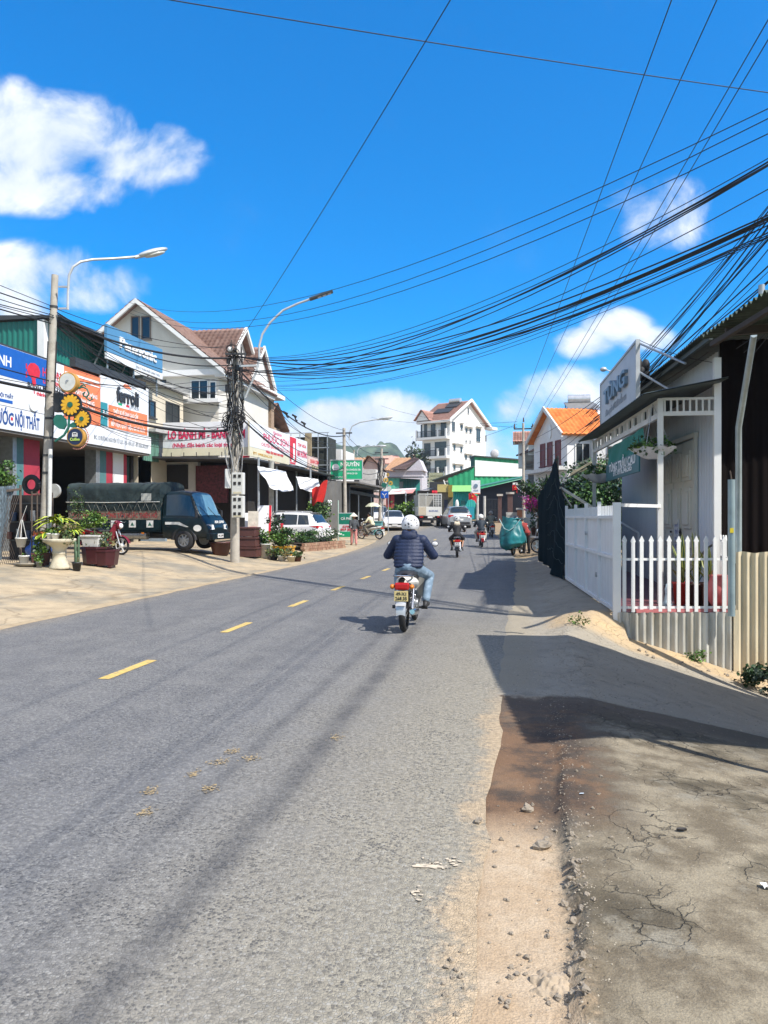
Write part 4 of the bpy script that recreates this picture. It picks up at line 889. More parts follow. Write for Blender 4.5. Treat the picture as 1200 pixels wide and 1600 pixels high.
class Shell:
    """car skin: stations (y, w0,z0, w1,z1, wt,zt) lofted; s.at(y, v) with v 0..1 from sill to roof centre line on the +X side"""
    def __init__(s, st): s.st = st; s.y0, s.y1 = st[0][0], st[-1][0]
    def par(s, y):
        st = s.st
        for i in range(len(st)-1):
            if st[i][0] <= y <= st[i+1][0]:
                t = (y-st[i][0])/(st[i+1][0]-st[i][0]); t = t*.55+.45*(t*t*(3-2*t)); return [a+(b-a)*t for a, b in zip(st[i][1:], st[i+1][1:])]
        return list(st[-1][1:])
    def ring(s, y):
        w0, z0, w1, z1, wt, zt = s.par(y); zm = z0+(z1-z0)*.45
        return [Vector((0, y, z0)), Vector((w0*.9, y, z0)), Vector((w0, y, z0+.06)), Vector((max(w0, w1)*1.015, y, zm)), Vector((w1, y, z1-.02)), Vector((w1-.02, y, z1+.01)), Vector((wt+(.02 if zt-z1 > .2 else .0), y, zt-(.07 if zt-z1 > .2 else .012))), Vector((wt*.8, y, zt)), Vector((0, y, zt+.018))]
    def at(s, y, seg, t, off=0.0):      # straight segment between ring corner seg and seg+1
        r = s.ring(y); p = r[seg].lerp(r[seg+1], t); d = r[seg+1]-r[seg]; n = Vector((d.z, 0, -d.x)).normalized(); return p+n*off
    def build(s, mat, t, n=46):
        mb = MB(); rows = []
        for i in range(n+1):
            y = s.y0+(s.y1-s.y0)*i/n; r = chaikin(s.ring(y), 2); rows.append(r+[Vector((-p.x, p.y, p.z)) for p in r[::-1]][1:-1])
        K = len(rows[0]); v = [p for r in rows for p in r]
        mb.add(v, [(i*K+k, i*K+(k+1) % K, (i+1)*K+(k+1) % K, (i+1)*K+k) for i in range(n) for k in range(K)], True)
        mb.add(rows[0], [tuple(range(K))]); mb.add(rows[-1], [tuple(range(K))[::-1]]); return mb.build('body', mat, t)
    def side_glass(s, t, spans, mat, lo=.10, hi=.93):
        for side in (-1, 1):
            for (ya, yb, sa, sb) in spans:      # ya..yb at the belt, shifted by sa, sb at the top
                mb = MB()
                def f(u, v):
                    y = (ya+sa*v)+((yb+sb*v)-(ya+sa*v))*u; p = s.at(y, 5, lo+(hi-lo)*v, .012); return (p.x*side, p.y, p.z)
                mb.grid(f, 10, 5); mb.build('side_window', mat, t)
    def top_glass(s, t, ya, yb, mat, name):
        mb = MB()
        def f(u, v):
            y = ya+(yb-ya)*u; r = s.ring(y); w = r[6].x*.97; x = (2*v-1)*w; z = r[7].z+.018*(1-abs(2*v-1)) if abs(x) < r[7].x else r[7].z+(r[6].z-r[7].z)*(abs(x)-r[7].x)/(max(.01, r[6].x-r[7].x))
            return (x, y, z+.012)
        mb.grid(f, 10, 12); return mb.build(name, mat, t)
def car(label, loc, rz, paint, kind, group=None):
    t = thing('parked_car' if kind != 'silver' else 'car', label, 'car', loc, rz, group)
    if kind == 'sedan':
        st = [(-2.08, .70, .42, .74, .72, .66, .86), (-2.02, .80, .26, .82, .84, .68, .98), (-1.6, .83, .2, .85, .90, .68, 1.04), (-1.35, .84, .19, .86, .91, .64, 1.10), (-.75, .84, .19, .86, .91, .58, 1.42), (-.2, .84, .19, .86, .90, .58, 1.47), (.25, .84, .19, .86, .89, .59, 1.43), (.95, .84, .19, .85, .88, .66, .99), (1.1, .84, .19, .85, .86, .68, .945), (1.7, .83, .2, .84, .78, .68, .83), (1.95, .80, .22, .80, .66, .64, .70), (2.08, .70, .3, .70, .52, .55, .58)]
        wheels = (-1.28, 1.27); r = .30; glassW = (.30, .95); glassR = (-1.33, -.78); spans = [(-.98, -.12, .25, .0), (-.05, .80, .0, -.42)]
    else:
        st = [(-2.24, .74, .46, .78, .78, .68, .90), (-2.18, .84, .30, .87, .92, .74, 1.04), (-2.08, .88, .25, .90, 1.0, .74, 1.12), (-1.78, .89, .23, .92, 1.02, .66, 1.56), (-1.6, .90, .22, .92, 1.02, .64, 1.62), (-.6, .90, .22, .92, 1.0, .64, 1.67), (.1, .90, .22, .92, .99, .64, 1.66), (.45, .90, .22, .92, .98, .64, 1.60), (1.12, .89, .22, .91, .98, .72, 1.10), (1.25, .89, .22, .91, .97, .74, 1.05), (1.9, .88, .24, .89, .90, .72, .96), (2.12, .84, .28, .85, .76, .68, .82), (2.24, .74, .34, .74, .58, .6, .64)]
        wheels = (-1.36, 1.36); r = .345; glassW = (.52, 1.08); glassR = (-2.05, -1.80); spans = [(-1.72, -1.15, .14, .03), (-1.1, -.28, .03, .0), (-.2, .85, .0, -.38)]
    S = Shell(st); S.build(paint, t)
    if kind != 'sedan':   # lower dark cladding
        for s in (-1, 1): mb = MB(); mb.box(s*.885, -1.0, .22, s*.915, 1.0, .34); mb.build('sill_trim', blackp, t, bevel=.01)
        mb = MB(); mb.box(-.72, -2.27, .32, .72, -2.2, .50); mb.build('bumper_trim', blackp, t, bevel=.01)
    S.side_glass(t, spans, glass); S.top_glass(t, *glassW, glass, 'windscreen'); S.top_glass(t, *glassR, glass, 'rear_window')
    for y in wheels:
        for s in (-1, 1):
            mb = MB(); mb.cyl((s*.60, y, r), (s*(.905 if kind != 'sedan' else .845), y, r+.01), r*1.16, n=28); mb.build('wheel_arch', blackp, t)
            wheelpart(t, (s*(.82 if kind != 'sedan' else .76), y, r), r, .20, s, alu)
    w1 = .80 if kind != 'sedan' else .70
    for s in (-1, 1):
        mb = MB()
        if kind == 'sedan': mb.ext([(s*.48, 2.0, .62), (s*.76, 1.84, .66), (s*.80, 1.66, .76), (s*.6, 1.9, .71)], (0, .05, -.015))
        else: mb.ext([(s*.5, 2.14, .80), (s*.82, 2.02, .80), (s*.85, 1.85, .90), (s*.55, 2.08, .88)], (0, .05, 0))
        mb.build('headlight', clearl, t)
        mb = MB()
        if kind == 'silver': mb.box(s*.50, -2.225, .84, s*.88, -2.10, 1.02)
        elif kind == 'sedan': mb.box(s*.5, -2.10, .70, s*.78, -2.0, .84)
        else: mb.ext([(s*.42, -2.225, .93), (s*.89, -2.14, .90), (s*.915, -1.72, 1.0), (s*.86, -2.1, 1.03), (s*.42, -2.2, 1.0)], (s*.012, -.03, 0))
        mb.build('tail_light', redl, t, bevel=.012)
        mb = MB(); y = .72 if kind == 'sedan' else .78; mb.ell((s*.99, y, 1.0), (.10, .06, .07)); mb.cyl((s*.84, y, .95), (s*.93, y, .98), .02); mb.build('wing_mirror', paint, t)
        for y in (-.55, .35):
            mb = MB(); mb.box(s*.86, y-.1, .80, s*(.935 if kind != 'sedan' else .88), y+.1, .825); mb.build('door_handle', chrome, t, bevel=.008)
    mb = MB(); mb.box(-.24, -2.262 if kind != 'sedan' else -2.12, .60, .24, -2.235, .74); pl = mb.build('licence_plate', plw, t)
    if kind != 'sedan':
        mb = MB(); mb.box(-.42, -2.235, .78, .42, -2.2, .83); mb.build('chrome_strip', chrome, t)
    mb = MB()
    yb = 2.10 if kind == 'sedan' else 2.24
    mb.ext([(-.45, yb-.03, .50), (-.62, yb-.10, .28), (.62, yb-.10, .28), (.45, yb-.03, .50)], (0, .04, 0)); mb.build('grille', blackp, t)
    mb = MB(); mb.box(-.20, yb+.005, .36, .20, yb+.02, .46); mb.build('licence_plate', plw, t)
    if kind != 'sedan':
        mb = MB()
        for s in (-1, 1): mb.tube([(s*.60, -1.3, 1.67), (s*.60, -1.2, 1.70), (s*.60, .0, 1.72), (s*.60, .12, 1.69)], .018, 6)
        mb.build('roof_rail', silver, t)
        mb = MB(); mb.grid(lambda u, v: ((2*u-1)*.58, -1.62-.22*v, 1.64-.015*v), 8, 3); mb.build('spoiler', paint, t)
    return t
cpw = M('white_car_paint', (.72, .73, .75), .18, var=.02, spec=.7); cps = M('silver_car_paint', (.50, .52, .54), .28, .55, var=.03)
wc = G(470, 836)
car('white crossover parked nose to the shops beneath the white cloth awnings', (-11.35, 35.6, gz(-9.6, 35.4)-.02), R(84), cpw, 'suv')
wsx = GD(606, 55.5); car('white sedan parked facing the camera beside the second flower pole', (wsx.x+.15, wsx.y+1.6, wsx.z), R(192), cpw, 'sedan')
ssx = GD(708, 57.5); car('silver estate car driving away up the street', (ssx.x, ssx.y+2.0, ssx.z), R(14), cps, 'silver')
fcar = GD(592, 63); car('white car mostly hidden behind the parked white sedan', (fcar.x, fcar.y, fcar.z), R(195), cpw, 'sedan')

# light truck with tarpaulin
tg = M('truck_green', (.003, .014, .019), .32, var=.12, scale=3, col2=(.012, .026, .03), s2=3, m2=(.55, .8)); tarp = M('dark_tarpaulin', (.010, .023, .026), .75, var=.3, scale=2.5, bump=.5, bscale=9, col2=(.028, .046, .046), s2=1.4, m2=(.45, .75))
rust = M('faded_sign_board', (.20, .16, .12), .8, var=.25, scale=6, col2=(.10, .09, .08), s2=4); wlet = M('white_letters', (.72, .72, .70), .6); rlet = M('faded_red_letters', (.32, .05, .05), .7)
T = thing('light_truck', 'dark green light truck with tarpaulin covered bed parked across the forecourt', 'truck', (-13.05, 25.45, gz(-12.3, 24.6)+.02), R(-93))
# local: +Y forward, -X is the far side, +X the side towards the camera after rotation
st = [(.98, .80, .42, .84, 1.12, .72, 1.95), (1.1, .82, .40, .85, 1.13, .74, 2.02), (1.6, .83, .40, .86, 1.13, .74, 2.05), (1.98, .83, .40, .86, 1.12, .73, 1.99), (2.42, .83, .40, .86, 1.08, .76, 1.16), (2.5, .82, .40, .85, 1.0, .74, 1.06), (2.62, .80, .40, .82, .86, .70, .92), (2.68, .76, .42, .78, .70, .66, .76)]
S = Shell(st); S.build(tg, T)
def cabside(u, v, s):
    y = 1.12+.0*v+(2.34-.36*v-1.12)*u; p = S.at(y, 5, .06+.86*v, .012); return (p.x*s, p.y, p.z)
for s in (-1, 1):
    mb = MB(); mb.grid(lambda u, v: cabside(u, v, s), 10, 5); mb.build('side_window', glass, T)
    mb = MB(); mb.box(s*.855, 1.14, .80, s*.872, 1.28, .83); mb.build('door_handle', blackp, T)
    mb = MB(); mb.box(s*.868, 1.10, .88, s*.874, 1.62, .97); mb.ext([(s*.868, 1.62, .97), (s*.868, 1.98, .80), (s*.868, 1.86, .80), (s*.868, 1.56, .88)], (s*.006, 0, 0)); mb.build('stripe', wlet, T)
    mb = MB(); mb.ext([(s*.40, 2.66, .72), (s*.76, 2.62, .70), (s*.80, 2.56, .88), (s*.46, 2.64, .88)], (0, .05, 0)); mb.build('headlight', clearl, T)
    mb = MB(); mb.box(s*.92, 2.28, 1.12, s*1.02, 2.34, 1.38); mb.tube([(s*.85, 2.2, 1.15), (s*.97, 2.30, 1.12)], .012, 6); mb.tube([(s*.80, 2.12, 1.6), (s*.97, 2.30, 1.38)], .010, 6); mb.build('wing_mirror', blackp, T, bevel=.008)
    mb = MB(); N = 18
    pts = [(s*.858, 2.3+.15*math.cos(2*PI*i/N), .76+.11*math.sin(2*PI*i/N)) for i in range(N)]; mb.ext(pts if s > 0 else pts[::-1], (s*.012, 0, 0)); mb.build('door_emblem', wlet, T)
S.top_glass(T, 2.02, 2.40, M('windscreen_glass', (.10, .20, .26), .08, spec=.8), 'windscreen')
mb = MB()
for s in (-.35, .25): mb.tube([(s, 2.46, 1.12), (s+.35, 2.25, 1.50)], .008, 5)
mb.build('wiper', blackp, T)
mb = MB(); mb.T = Matrix.Translation((0, 2.69, 0)) @ Matrix.Rotation(PI, 4, 'Z'); mb.text('KIA 2700', 0, .93, .085, .70, dep=.012, bold=.03); mb.T = None; mb.build('lettering', wlet, T)
mb = MB(); mb.box(-.82, 2.60, .36, .82, 2.74, .58); mb.build('bumper', tg, T, bevel=.02)
mb = MB(); mb.box(-.22, 2.742, .42, .22, 2.75, .56); pl = mb.build('licence_plate', plw, T)
mb = MB(); mb.T = Matrix.Translation((0, 2.752, 0)) @ Matrix.Rotation(PI, 4, 'Z'); mb.text('49C-099', 0, .455, .075, .38, dep=.002, bold=.02); mb.T = None; mb.build('lettering', ink, pl)
mb = MB(); mb.box(-.35, -2.6, .42, .35, 1.1, .56); mb.box(-.30, 1.0, .40, .30, 2.5, .5); mb.build('chassis', blackp, T)
# bed
mb = MB(); mb.box(-.86, -2.68, .62, .86, .94, .70)
for s in (-1, 1): mb.box(s*.86, -2.68, .62, s*.82, .94, 1.05)
mb.box(-.86, -2.70, .62, .86, -2.66, 1.05); mb.box(-.86, .90, .62, .86, .94, 1.5); mb.build('cargo_bed', tg, T, bevel=.008)
mb = MB()
for s in (-1, 1): mb.box(s*.864, -2.66, 1.05, s*.850, .92, 1.36)
bd = mb.build('side_board', rust, T)
for s in (-1, 1):
    mb = MB(); mb.T = Matrix.Translation((s*.866, -.85, 0)) @ Matrix.Rotation(s*PI/2, 4, 'Z'); mb.text('CTY TNHH NƯỚC UỐNG TÂN NƯỚC THIÊN HỒ', 0, 1.12, .16, 3.3, dep=.004, bold=.03); mb.T = None; mb.build('lettering', rlet, bd)
    mb = MB(); mb.T = Matrix.Translation((s*.864, -1.55, 0)) @ Matrix.Rotation(s*PI/2, 4, 'Z'); mb.text('49C-099', 0, .86, .12, .62, dep=.004, bold=.03); mb.T = None; mb.build('lettering', wlet, T)
    for y in (-.85, -.15, .52):
        mb = MB(); mb.box(s*.862, y-.13, .78, s*.868, y+.13, 1.02); st_ = mb.build('sticker', plw, T)
        mb = MB(); mb.T = Matrix.Translation((s*.870, y, 0)) @ Matrix.Rotation(s*PI/2, 4, 'Z'); mb.ext([(-.07, 0, .84), (.07, 0, .84), (0, 0, .97)], (0, -.002, 0)); mb.T = None; mb.build('emblem', M('green_ink', (.02, .12, .09), .6), st_)
# tarp over hoops with sagging folds
mb = MB()
def tarpf(u, v):
    y = -2.70+3.62*u; a = v; hoop = abs(math.sin(PI*u*5)); sag = .035*hoop
    if v < .28: q = v/.28; x = -.885-.03*math.sin(q*PI)*hoop; z = 1.36+q*.78
    elif v > .72: q = (1-v)/.28; x = .885+.03*math.sin(q*PI)*hoop; z = 1.36+q*.78
    else: q = (v-.28)/.44; x = -.885+1.77*q; z = 2.14+.24*math.sin(PI*q)**.3-sag*math.sin(PI*q)
    k = .018*noise.noise(Vector((y*2.2, v*9, 1)))+.012*noise.noise(Vector((y*6, v*14, 4)))
    sx = 1 if x > 0 else -1
    return (x+sx*k*1.4, y, z+k)
mb.grid(tarpf, 70, 40)
for u in (0, 1):
    pts = [tarpf(u, i/40) for i in range(41)]; mb.add(pts+[(0, pts[0][1], 1.36)], [(i, i+1, 41) for i in range(40)])
tp = mb.build('tarpaulin', tarp, T)
for s in (-1, 1):
    mb = MB(); mb.tube([(s*.92, -2.72, 1.66), (s*.925, -1, 1.64), (s*.92, .92, 1.66)], .014, 6); mb.build('tarp_rail', M('pale_pipe', (.55, .55, .52), .5), tp)
    mb = MB()
    for i in range(11):
        y = -2.5+i*.32; mb.tube([(s*.91, y, 1.64), (s*.90, y+.16, 1.30), (s*.91, y+.32, 1.64)], .006, 4, False)
    mb.build('lashing_rope', M('rope', (.30, .30, .27), .9), tp)
    mb = MB(); mb.box(s*.915, .22, 1.70, s*.92, .60, 1.95); mb.build('notice', M('pale_notice', (.42, .43, .40), .8, var=.3, scale=20), tp)
for y, rr in ((-1.75, .34), (1.78, .345)):
    for s in (-1, 1):
        mb = MB(); mb.tube([(s*.80, y+.42*math.cos(PI*i/12), .36+.42*math.sin(PI*i/12)) for i in range(13)], .07, 6); mb.build('wheel_arch', blackp, T); wheelpart(T, (s*.76, y, rr), rr, .22, s, steel, 8)
mb = MB(); mb.cyl((-.7, -.6, .50), (-.7, .35, .50), .14, n=16); mb.cyl((.7, -.6, .50), (.7, .35, .50), .14, n=16); mb.build('fuel_tank', steel, T)
for s in (-1, 1):
    mb = MB(); mb.box(s*.865, .20, .56, s*.88, .30, .61); mb.build('side_marker', ambl, T)

# cargo truck farther up, seen from behind
ct = GD(665, 60); CT = thing('cargo_truck', 'cream high sided cargo truck standing on the far bend', 'truck', (ct.x-.2, ct.y+2.6, ct.z), R(13))
crm = M('truck_cream', (.50, .44, .33), .6, var=.15, scale=2, col2=(.36, .28, .2), s2=2); wht = M('truck_white', (.62, .62, .58), .55, var=.08)
mb = MB(); mb.box(-1.02, -2.6, .95, 1.02, 2.2, 1.75); mb.build('cargo_bed', wht, CT, bevel=.01)
mb = MB(); mb.box(-1.03, -2.63, 1.02, -.36, -2.605, 1.72); mb.build('tail_board', crm, CT)
mb = MB(); mb.box(-1.02, -2.6, 1.78, -.98, 2.2, 2.85); mb.box(.98, -2.6, 1.78, 1.02, 2.2, 2.85); mb.box(-1.02, 2.15, 1.78, 1.02, 2.2, 2.85)
mb.box(-1.0, -2.6, 1.78, -.40, -2.57, 2.80); mb.build('side_panel', M('truck_grey_panel', (.28, .27, .24), .7, var=.1), CT)
mb = MB()
for x in (-1.0, -.38, .3, .5, .7, .98): mb.beam((x, -2.6, 1.75), (x, -2.6, 2.85), .04)
for z in (2.0, 2.2, 2.4, 2.6, 2.83): mb.beam((.28, -2.6, z), (1.0, -2.6, z), .03)
mb.beam((-1.02, -2.6, 2.85), (1.02, -2.6, 2.85), .07); mb.build('rear_cage', wht, CT)
mb = MB(); mb.T = Matrix.Translation((.28, -2.606, 0)); mb.text('SUZUKI', 0, 1.32, .14, .8, dep=.006, bold=.03); mb.T = None; mb.build('lettering', M('faded_blue_letters', (.12, .16, .35), .6), CT)
mb = MB(); mb.box(-.95, -2.55, .55, .95, -2.45, .72); mb.box(-.4, -2.5, .6, .4, 3.5, .85); mb.build('chassis', blackp, CT)
mb = MB(); mb.box(-.22, -2.60, .76, .22, -2.58, .92); mb.build('licence_plate', plw, CT)
for s in (-1, 1):
    mb = MB(); mb.box(s*.62, -2.63, .80, s*.92, -2.6, .92); mb.build('tail_light', redl, CT)
    wheelpart(CT, (s*.82, -1.5, .40), .40, .26, s, steel); wheelpart(CT, (s*.82, 3.1, .40), .40, .24, s, steel)
    mb = MB(); mb.box(s*.60, -1.95, .35, s*.98, -1.93, .85); mb.build('mud_flap', black, CT)
mb = MB(); mb.box(-.98, 2.35, .6, .98, 3.9, 2.3); mb.build('cab', wht, CT, bevel=.15); CT.scale = (.9, .9, .9)
# ------------------------------------------------------------------ building materials
concp = M('pole_concrete', (.40, .37, .32), .9, var=.14, scale=4, bump=.35, bscale=30, col2=(.26, .23, .19), s2=2.5, m2=(.5, .72))
grn = M('green_tin', (.012, .16, .125), .45, var=.12, scale=2, stretch=(1, 1, .3)); grn2 = M('bright_green_tin', (.02, .30, .13), .5, var=.12, scale=2)
crmw = M('cream_plaster', (.62, .55, .43), .88, var=.07, scale=1.5, bump=.15, bscale=30, col2=(.50, .44, .34), s2=.9, m2=(.55, .8)); whw = M('white_plaster', (.74, .74, .73), .85, var=.05, scale=1.2, bump=.12, bscale=30, col2=(.60, .59, .57), s2=.8, m2=(.58, .82))
greyw = M('grey_plaster', (.42, .42, .41), .9, var=.08, scale=1.5); pinkw = M('crimson_paint', (.40, .035, .06), .7, var=.12, scale=2); tealp = M('teal_paint', (.08, .19, .20), .7, var=.1)
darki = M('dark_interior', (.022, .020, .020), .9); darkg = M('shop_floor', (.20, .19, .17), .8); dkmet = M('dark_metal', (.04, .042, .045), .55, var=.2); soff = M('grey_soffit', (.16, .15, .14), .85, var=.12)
sgnw = M('sign_white', (.74, .76, .79), .45, var=.05, scale=2, col2=(.62, .63, .65), s2=.8, m2=(.55, .8)); sgnb = M('sign_blue', (.010, .10, .42), .45, var=.06); sgno = M('sign_orange', (.86, .22, .085), .5, var=.05); sgnr = M('sign_red', (.62, .02, .04), .5); sgng = M('sign_green', (.01, .38, .18), .45, var=.05)
sgny = M('sign_cream_yellow', (.68, .63, .46), .5, var=.06, scale=1); crim = M('crimson_letters', (.62, .015, .09), .55); dkb = M('dark_blue_letters', (.02, .07, .25), .5); blkl = M('charcoal_letters', (.03, .03, .035), .5); whl = M('white_sign_letters', (.80, .80, .80), .5); tealb = M('sign_teal', (.03, .25, .30), .5); greyl = M('grey_letters', (.30, .33, .37), .6); sgnpb = M('sign_steel_blue', (.085, .24, .42), .45, var=.05)
def tile_mat(name, a, b):
    m = bpy.data.materials.new(name); m.use_nodes = True; nt = m.node_tree; L = nt.links.new; bs = nt.nodes['Principled BSDF']
    tc = node(nt, 'ShaderNodeTexCoord'); br = node(nt, 'ShaderNodeTexNoise', i_Scale=3.0, i_Detail=5.0); L(tc.outputs['Object'], br.inputs['Vector'])
    n2 = node(nt, 'ShaderNodeTexVoronoi', i_Scale=3.2); L(tc.outputs['Object'], n2.inputs['Vector']); s = node(nt, 'ShaderNodeSeparateColor'); L(n2.outputs['Color'], s.inputs[0])
    ad = node(nt, 'ShaderNodeMath', operation='ADD'); L(br.outputs['Fac'], ad.inputs[0]); mu = node(nt, 'ShaderNodeMath', operation='MULTIPLY'); L(s.outputs[0], mu.inputs[0]); mu.inputs[1].default_value = .35; L(mu.outputs[0], ad.inputs[1])
    mr = node(nt, 'ShaderNodeMapRange'); L(ad.outputs[0], mr.inputs[0]); mr.inputs[1].default_value = .4; mr.inputs[2].default_value = .95
    mx = node(nt, 'ShaderNodeMix', data_type='RGBA'); L(mr.outputs[0], mx.inputs['Factor']); mx.inputs[6].default_value = (*a, 1); mx.inputs[7].default_value = (*b, 1); L(mx.outputs[2], bs.inputs['Base Color']); bs.inputs['Roughness'].default_value = .8
    return m
tileb = tile_mat('brown_roof_tiles', (.215, .125, .10), (.32, .21, .175)); tileo = tile_mat('orange_roof_tiles', (.60, .145, .028), (.74, .25, .06)); tilep = tile_mat('pink_brown_roof_tiles', (.36, .18, .14), (.46, .27, .22)); tiled = tile_mat('dark_roof_tiles', (.07, .045, .045), (.11, .07, .065)); tilet = tile_mat('tan_roof_tiles', (.40, .22, .12), (.48, .29, .18))
def slope(mb, e0, e1, r1, r0, course=.34, wave=.30, amp=.035, th=.08):
    """tiled roof slope: eave e0->e1, ridge r0->r1; courses step like lapped tiles, pans wave along the eave"""
    e0, e1, r0, r1 = map(Vector, (e0, e1, r0, r1)); Ls = ((r0-e0).length+(r1-e1).length)/2; Lw = (e1-e0).length; nrm = (e1-e0).cross(r0-e0).normalized()
    if nrm.z < 0: nrm = -nrm
    nc = max(2, int(Ls/course)); nw = max(2, int(Lw/wave*4)); v = []; f = []
    for c in range(nc):
        for q in (0, 1):
            t = (c+q)/nc
            for i in range(nw+1):
                u = i/nw; p = e0.lerp(e1, u).lerp(r0.lerp(r1, u), t); v.append(p+nrm*(amp*.8*math.cos(u*Lw/wave*2*PI)+.04*(1-q)+th))
    W_ = nw+1
    for k in range(2*nc-1):
        for i in range(nw): f.append((k*W_+i, k*W_+i+1, (k+1)*W_+i+1, (k+1)*W_+i))
    mb.add(v, f, True); mb.add([e0, e1, r1, r0], [(0, 1, 2, 3)])
    mb.add([e0, e1, e1+nrm*(th+.03), e0+nrm*(th+.03)], [(0, 1, 2, 3)])
    return mb
def frame_mat(o, right):   # local x along 'right' (2D), local -y outward
    rx = Vector((right[0], right[1], 0)).normalized(); return Matrix.Translation(Vector(o)) @ Matrix(((rx.x, -rx.y, 0, 0), (rx.y, rx.x, 0, 0), (0, 0, 1, 0), (0, 0, 0, 1)))
def window(par, o, right, w, h, fm, cols=2, rows=1, sill=True, name='window', gl=None, ft=.06):
    """o = bottom left corner on the wall, right = direction along the wall seen from outside"""
    T0 = frame_mat(o, right); mb = MB(); mb.T = T0; d = .05
    mb.box(0, -d, 0, ft, .0, h); mb.box(w-ft, -d, 0, w, 0, h); mb.box(ft, -d, 0, w-ft, 0, ft); mb.box(ft, -d, h-ft, w-ft, 0, h)
    for i in range(1, cols): x = w*i/cols; mb.box(x-.02, -d+.01, ft, x+.02, 0, h-ft)
    for j in range(1, rows): z = h*j/rows; mb.box(ft, -d+.014, z-.018, w-ft, 0, z+.018)
    if sill: mb.box(-.06, -.11, -.07, w+.06, 0, -.002)
    fo = mb.build(name, fm, par)
    mb = MB(); mb.T = T0; mb.box(ft*.6, -.016, ft*.6, w-ft*.6, -.004, h-ft*.6); mb.build('pane', gl or glass, fo); return fo
RIGHT = {'E': (0, 1), 'S': (1, 0), 'W': (0, -1)}
def sign(name, label, o, right, w, h, mats, items, th=.08, group=None, cat='sign', border=None):
    """signboard standing at o (bottom left seen from its front); items: ('text',str,cx,z,h,w,mat) / ('rect',x0,z0,x1,z1,mat,name) / ('poly',pts,mat,name) / ('disc',cx,cz,r,mat,name)"""
    t = thing(name, label, cat, o, math.atan2(right[1], right[0]), group)
    mb = MB(); mb.box(0, 0, 0, w, th, h); mb.build('panel', mats, t, bevel=.006)
    if border:
        mb = MB(); e = .05
        for b in ((-e, -.02, -e, 0, th, h+e), (w, -.02, -e, w+e, th, h+e), (0, -.02, -e, w, th, 0), (0, -.02, h, w, th, h+e)): mb.box(*b)
        mb.build('frame', border, t)
    for it in items:
        mb = MB()
        if it[0] == 'text': mb.text(it[1], it[2], it[3], it[4], it[5], y=-.003, dep=.006 if len(it) < 8 else it[7], bold=.025); mb.build('lettering', it[6], t)
        elif it[0] == 'rect': mb.box(it[1], -.008, it[2], it[3], -.001, it[4]); mb.build(it[6], it[5], t)
        elif it[0] == 'poly': mb.ext([(x, -.001, z) for x, z in it[1]], (0, -.014, 0)); mb.build(it[3], it[2], t)
        elif it[0] == 'disc': mb.disc((it[1], -.001, it[2]), it[3], .05, 28); mb.build(it[5], it[4], t)
    return t
SX = -16.5
def sy(px, X=SX): return WX(px, 808, X).y

# ------------------------------------------------------------------ hardware shop with the long sign band
y0, y1 = 18.5, sy(236)
sh = thing('hardware_shop', 'green tin clad hardware shop with crimson and teal pillars under a long sign band', 'shop building', (-20, 25, .4))
def part(name, mb, mat, par, bevel=0):
    o = mb.build(name, mat, par, bevel); o.matrix_parent_inverse = par.matrix_world.inverted() if False else Matrix.Translation(-Vector(par.location)); return o
G0 = .4
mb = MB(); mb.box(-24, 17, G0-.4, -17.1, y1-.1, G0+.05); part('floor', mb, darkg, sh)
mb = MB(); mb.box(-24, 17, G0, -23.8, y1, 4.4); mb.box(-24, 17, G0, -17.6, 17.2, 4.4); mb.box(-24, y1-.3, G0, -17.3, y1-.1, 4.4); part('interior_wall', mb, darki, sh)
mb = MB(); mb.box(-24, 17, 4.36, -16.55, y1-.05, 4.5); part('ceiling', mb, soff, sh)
def pier(px0, px1, mat, X=-17.2, z1=4.36, dep=.5): mb = MB(); mb.box(X-dep, sy(px0, X), G0, X, sy(px1, X), z1); part('pillar', mb, mat, sh)
for a, b, m_ in ((20, 26, galv), (26, 37, tealp), (37, 62, pinkw), (150, 156, galv), (156, 166, tealp), (166, 176, pinkw), (176.5, 193, whw), (193, 198, pinkw), (216, 236, whw)): pier(a, b, m_)
mb = MB(); mb.corr((-17.4, sy(198, -17.3)), (-17.4, sy(216, -17.3)), G0, 4.3, .14, .02); part('shutter', mb, M('dark_green_shutter', (.015, .05, .045), .5), sh)
for i in range(7):   # goods in the dark of the shop
    mb = MB(); yy = 19+i*1.7; mb.box(-22.5, yy, G0+.05, -21.3, yy+1.2, G0+1.2+.5*((i*7) % 3)); part('shelf_stock', mb, [dkmet, M('stock_carton', (.12, .08, .05), .9), M('stock_blue', (.02, .04, .08), .6)][i % 3], sh, .01)
zc = 8.9; ya, yb = sy(66, -17.5), 32.2
mb = MB(); mb.corr((-17.5, ya), (-17.5, yb), 6.0, zc, .22, .03, 4); mb.corr((-24, ya), (-17.5, ya), 6.0, zc, .22, .03, 4); mb.box(-24, ya+.1, 6, -17.6, yb, 6.1); part('upper_wall', mb, grn, sh)
mb = MB(); mb.box(-17.62, ya-.12, 5.5, -17.35, ya+.14, zc); part('corner_post', mb, whitep, sh)
mb = MB(); mb.ext([(-24.3, ya-.15, zc+.05), (-16.7, ya-.15, zc+.05), (-16.7, ya-.15, zc+.12), (-24.3, ya-.15, zc+.45)], (0, yb-ya+.4, 0)); part('roof', mb, dkmet, sh)
mb = MB(); mb.box(-24, 17, 7.2, -16.7, y1, 7.28); mb.box(-16.75, sy(118), 7.26, -16.5, sy(228), 7.62); part('canopy_roof', mb, dkmet, sh)
mb = MB(); mb.box(-17.5, yb, 6.9, -17.3, yb+.12, 8.9); part('corner_post', mb, galv, sh)
def YS(px): return sy(px)
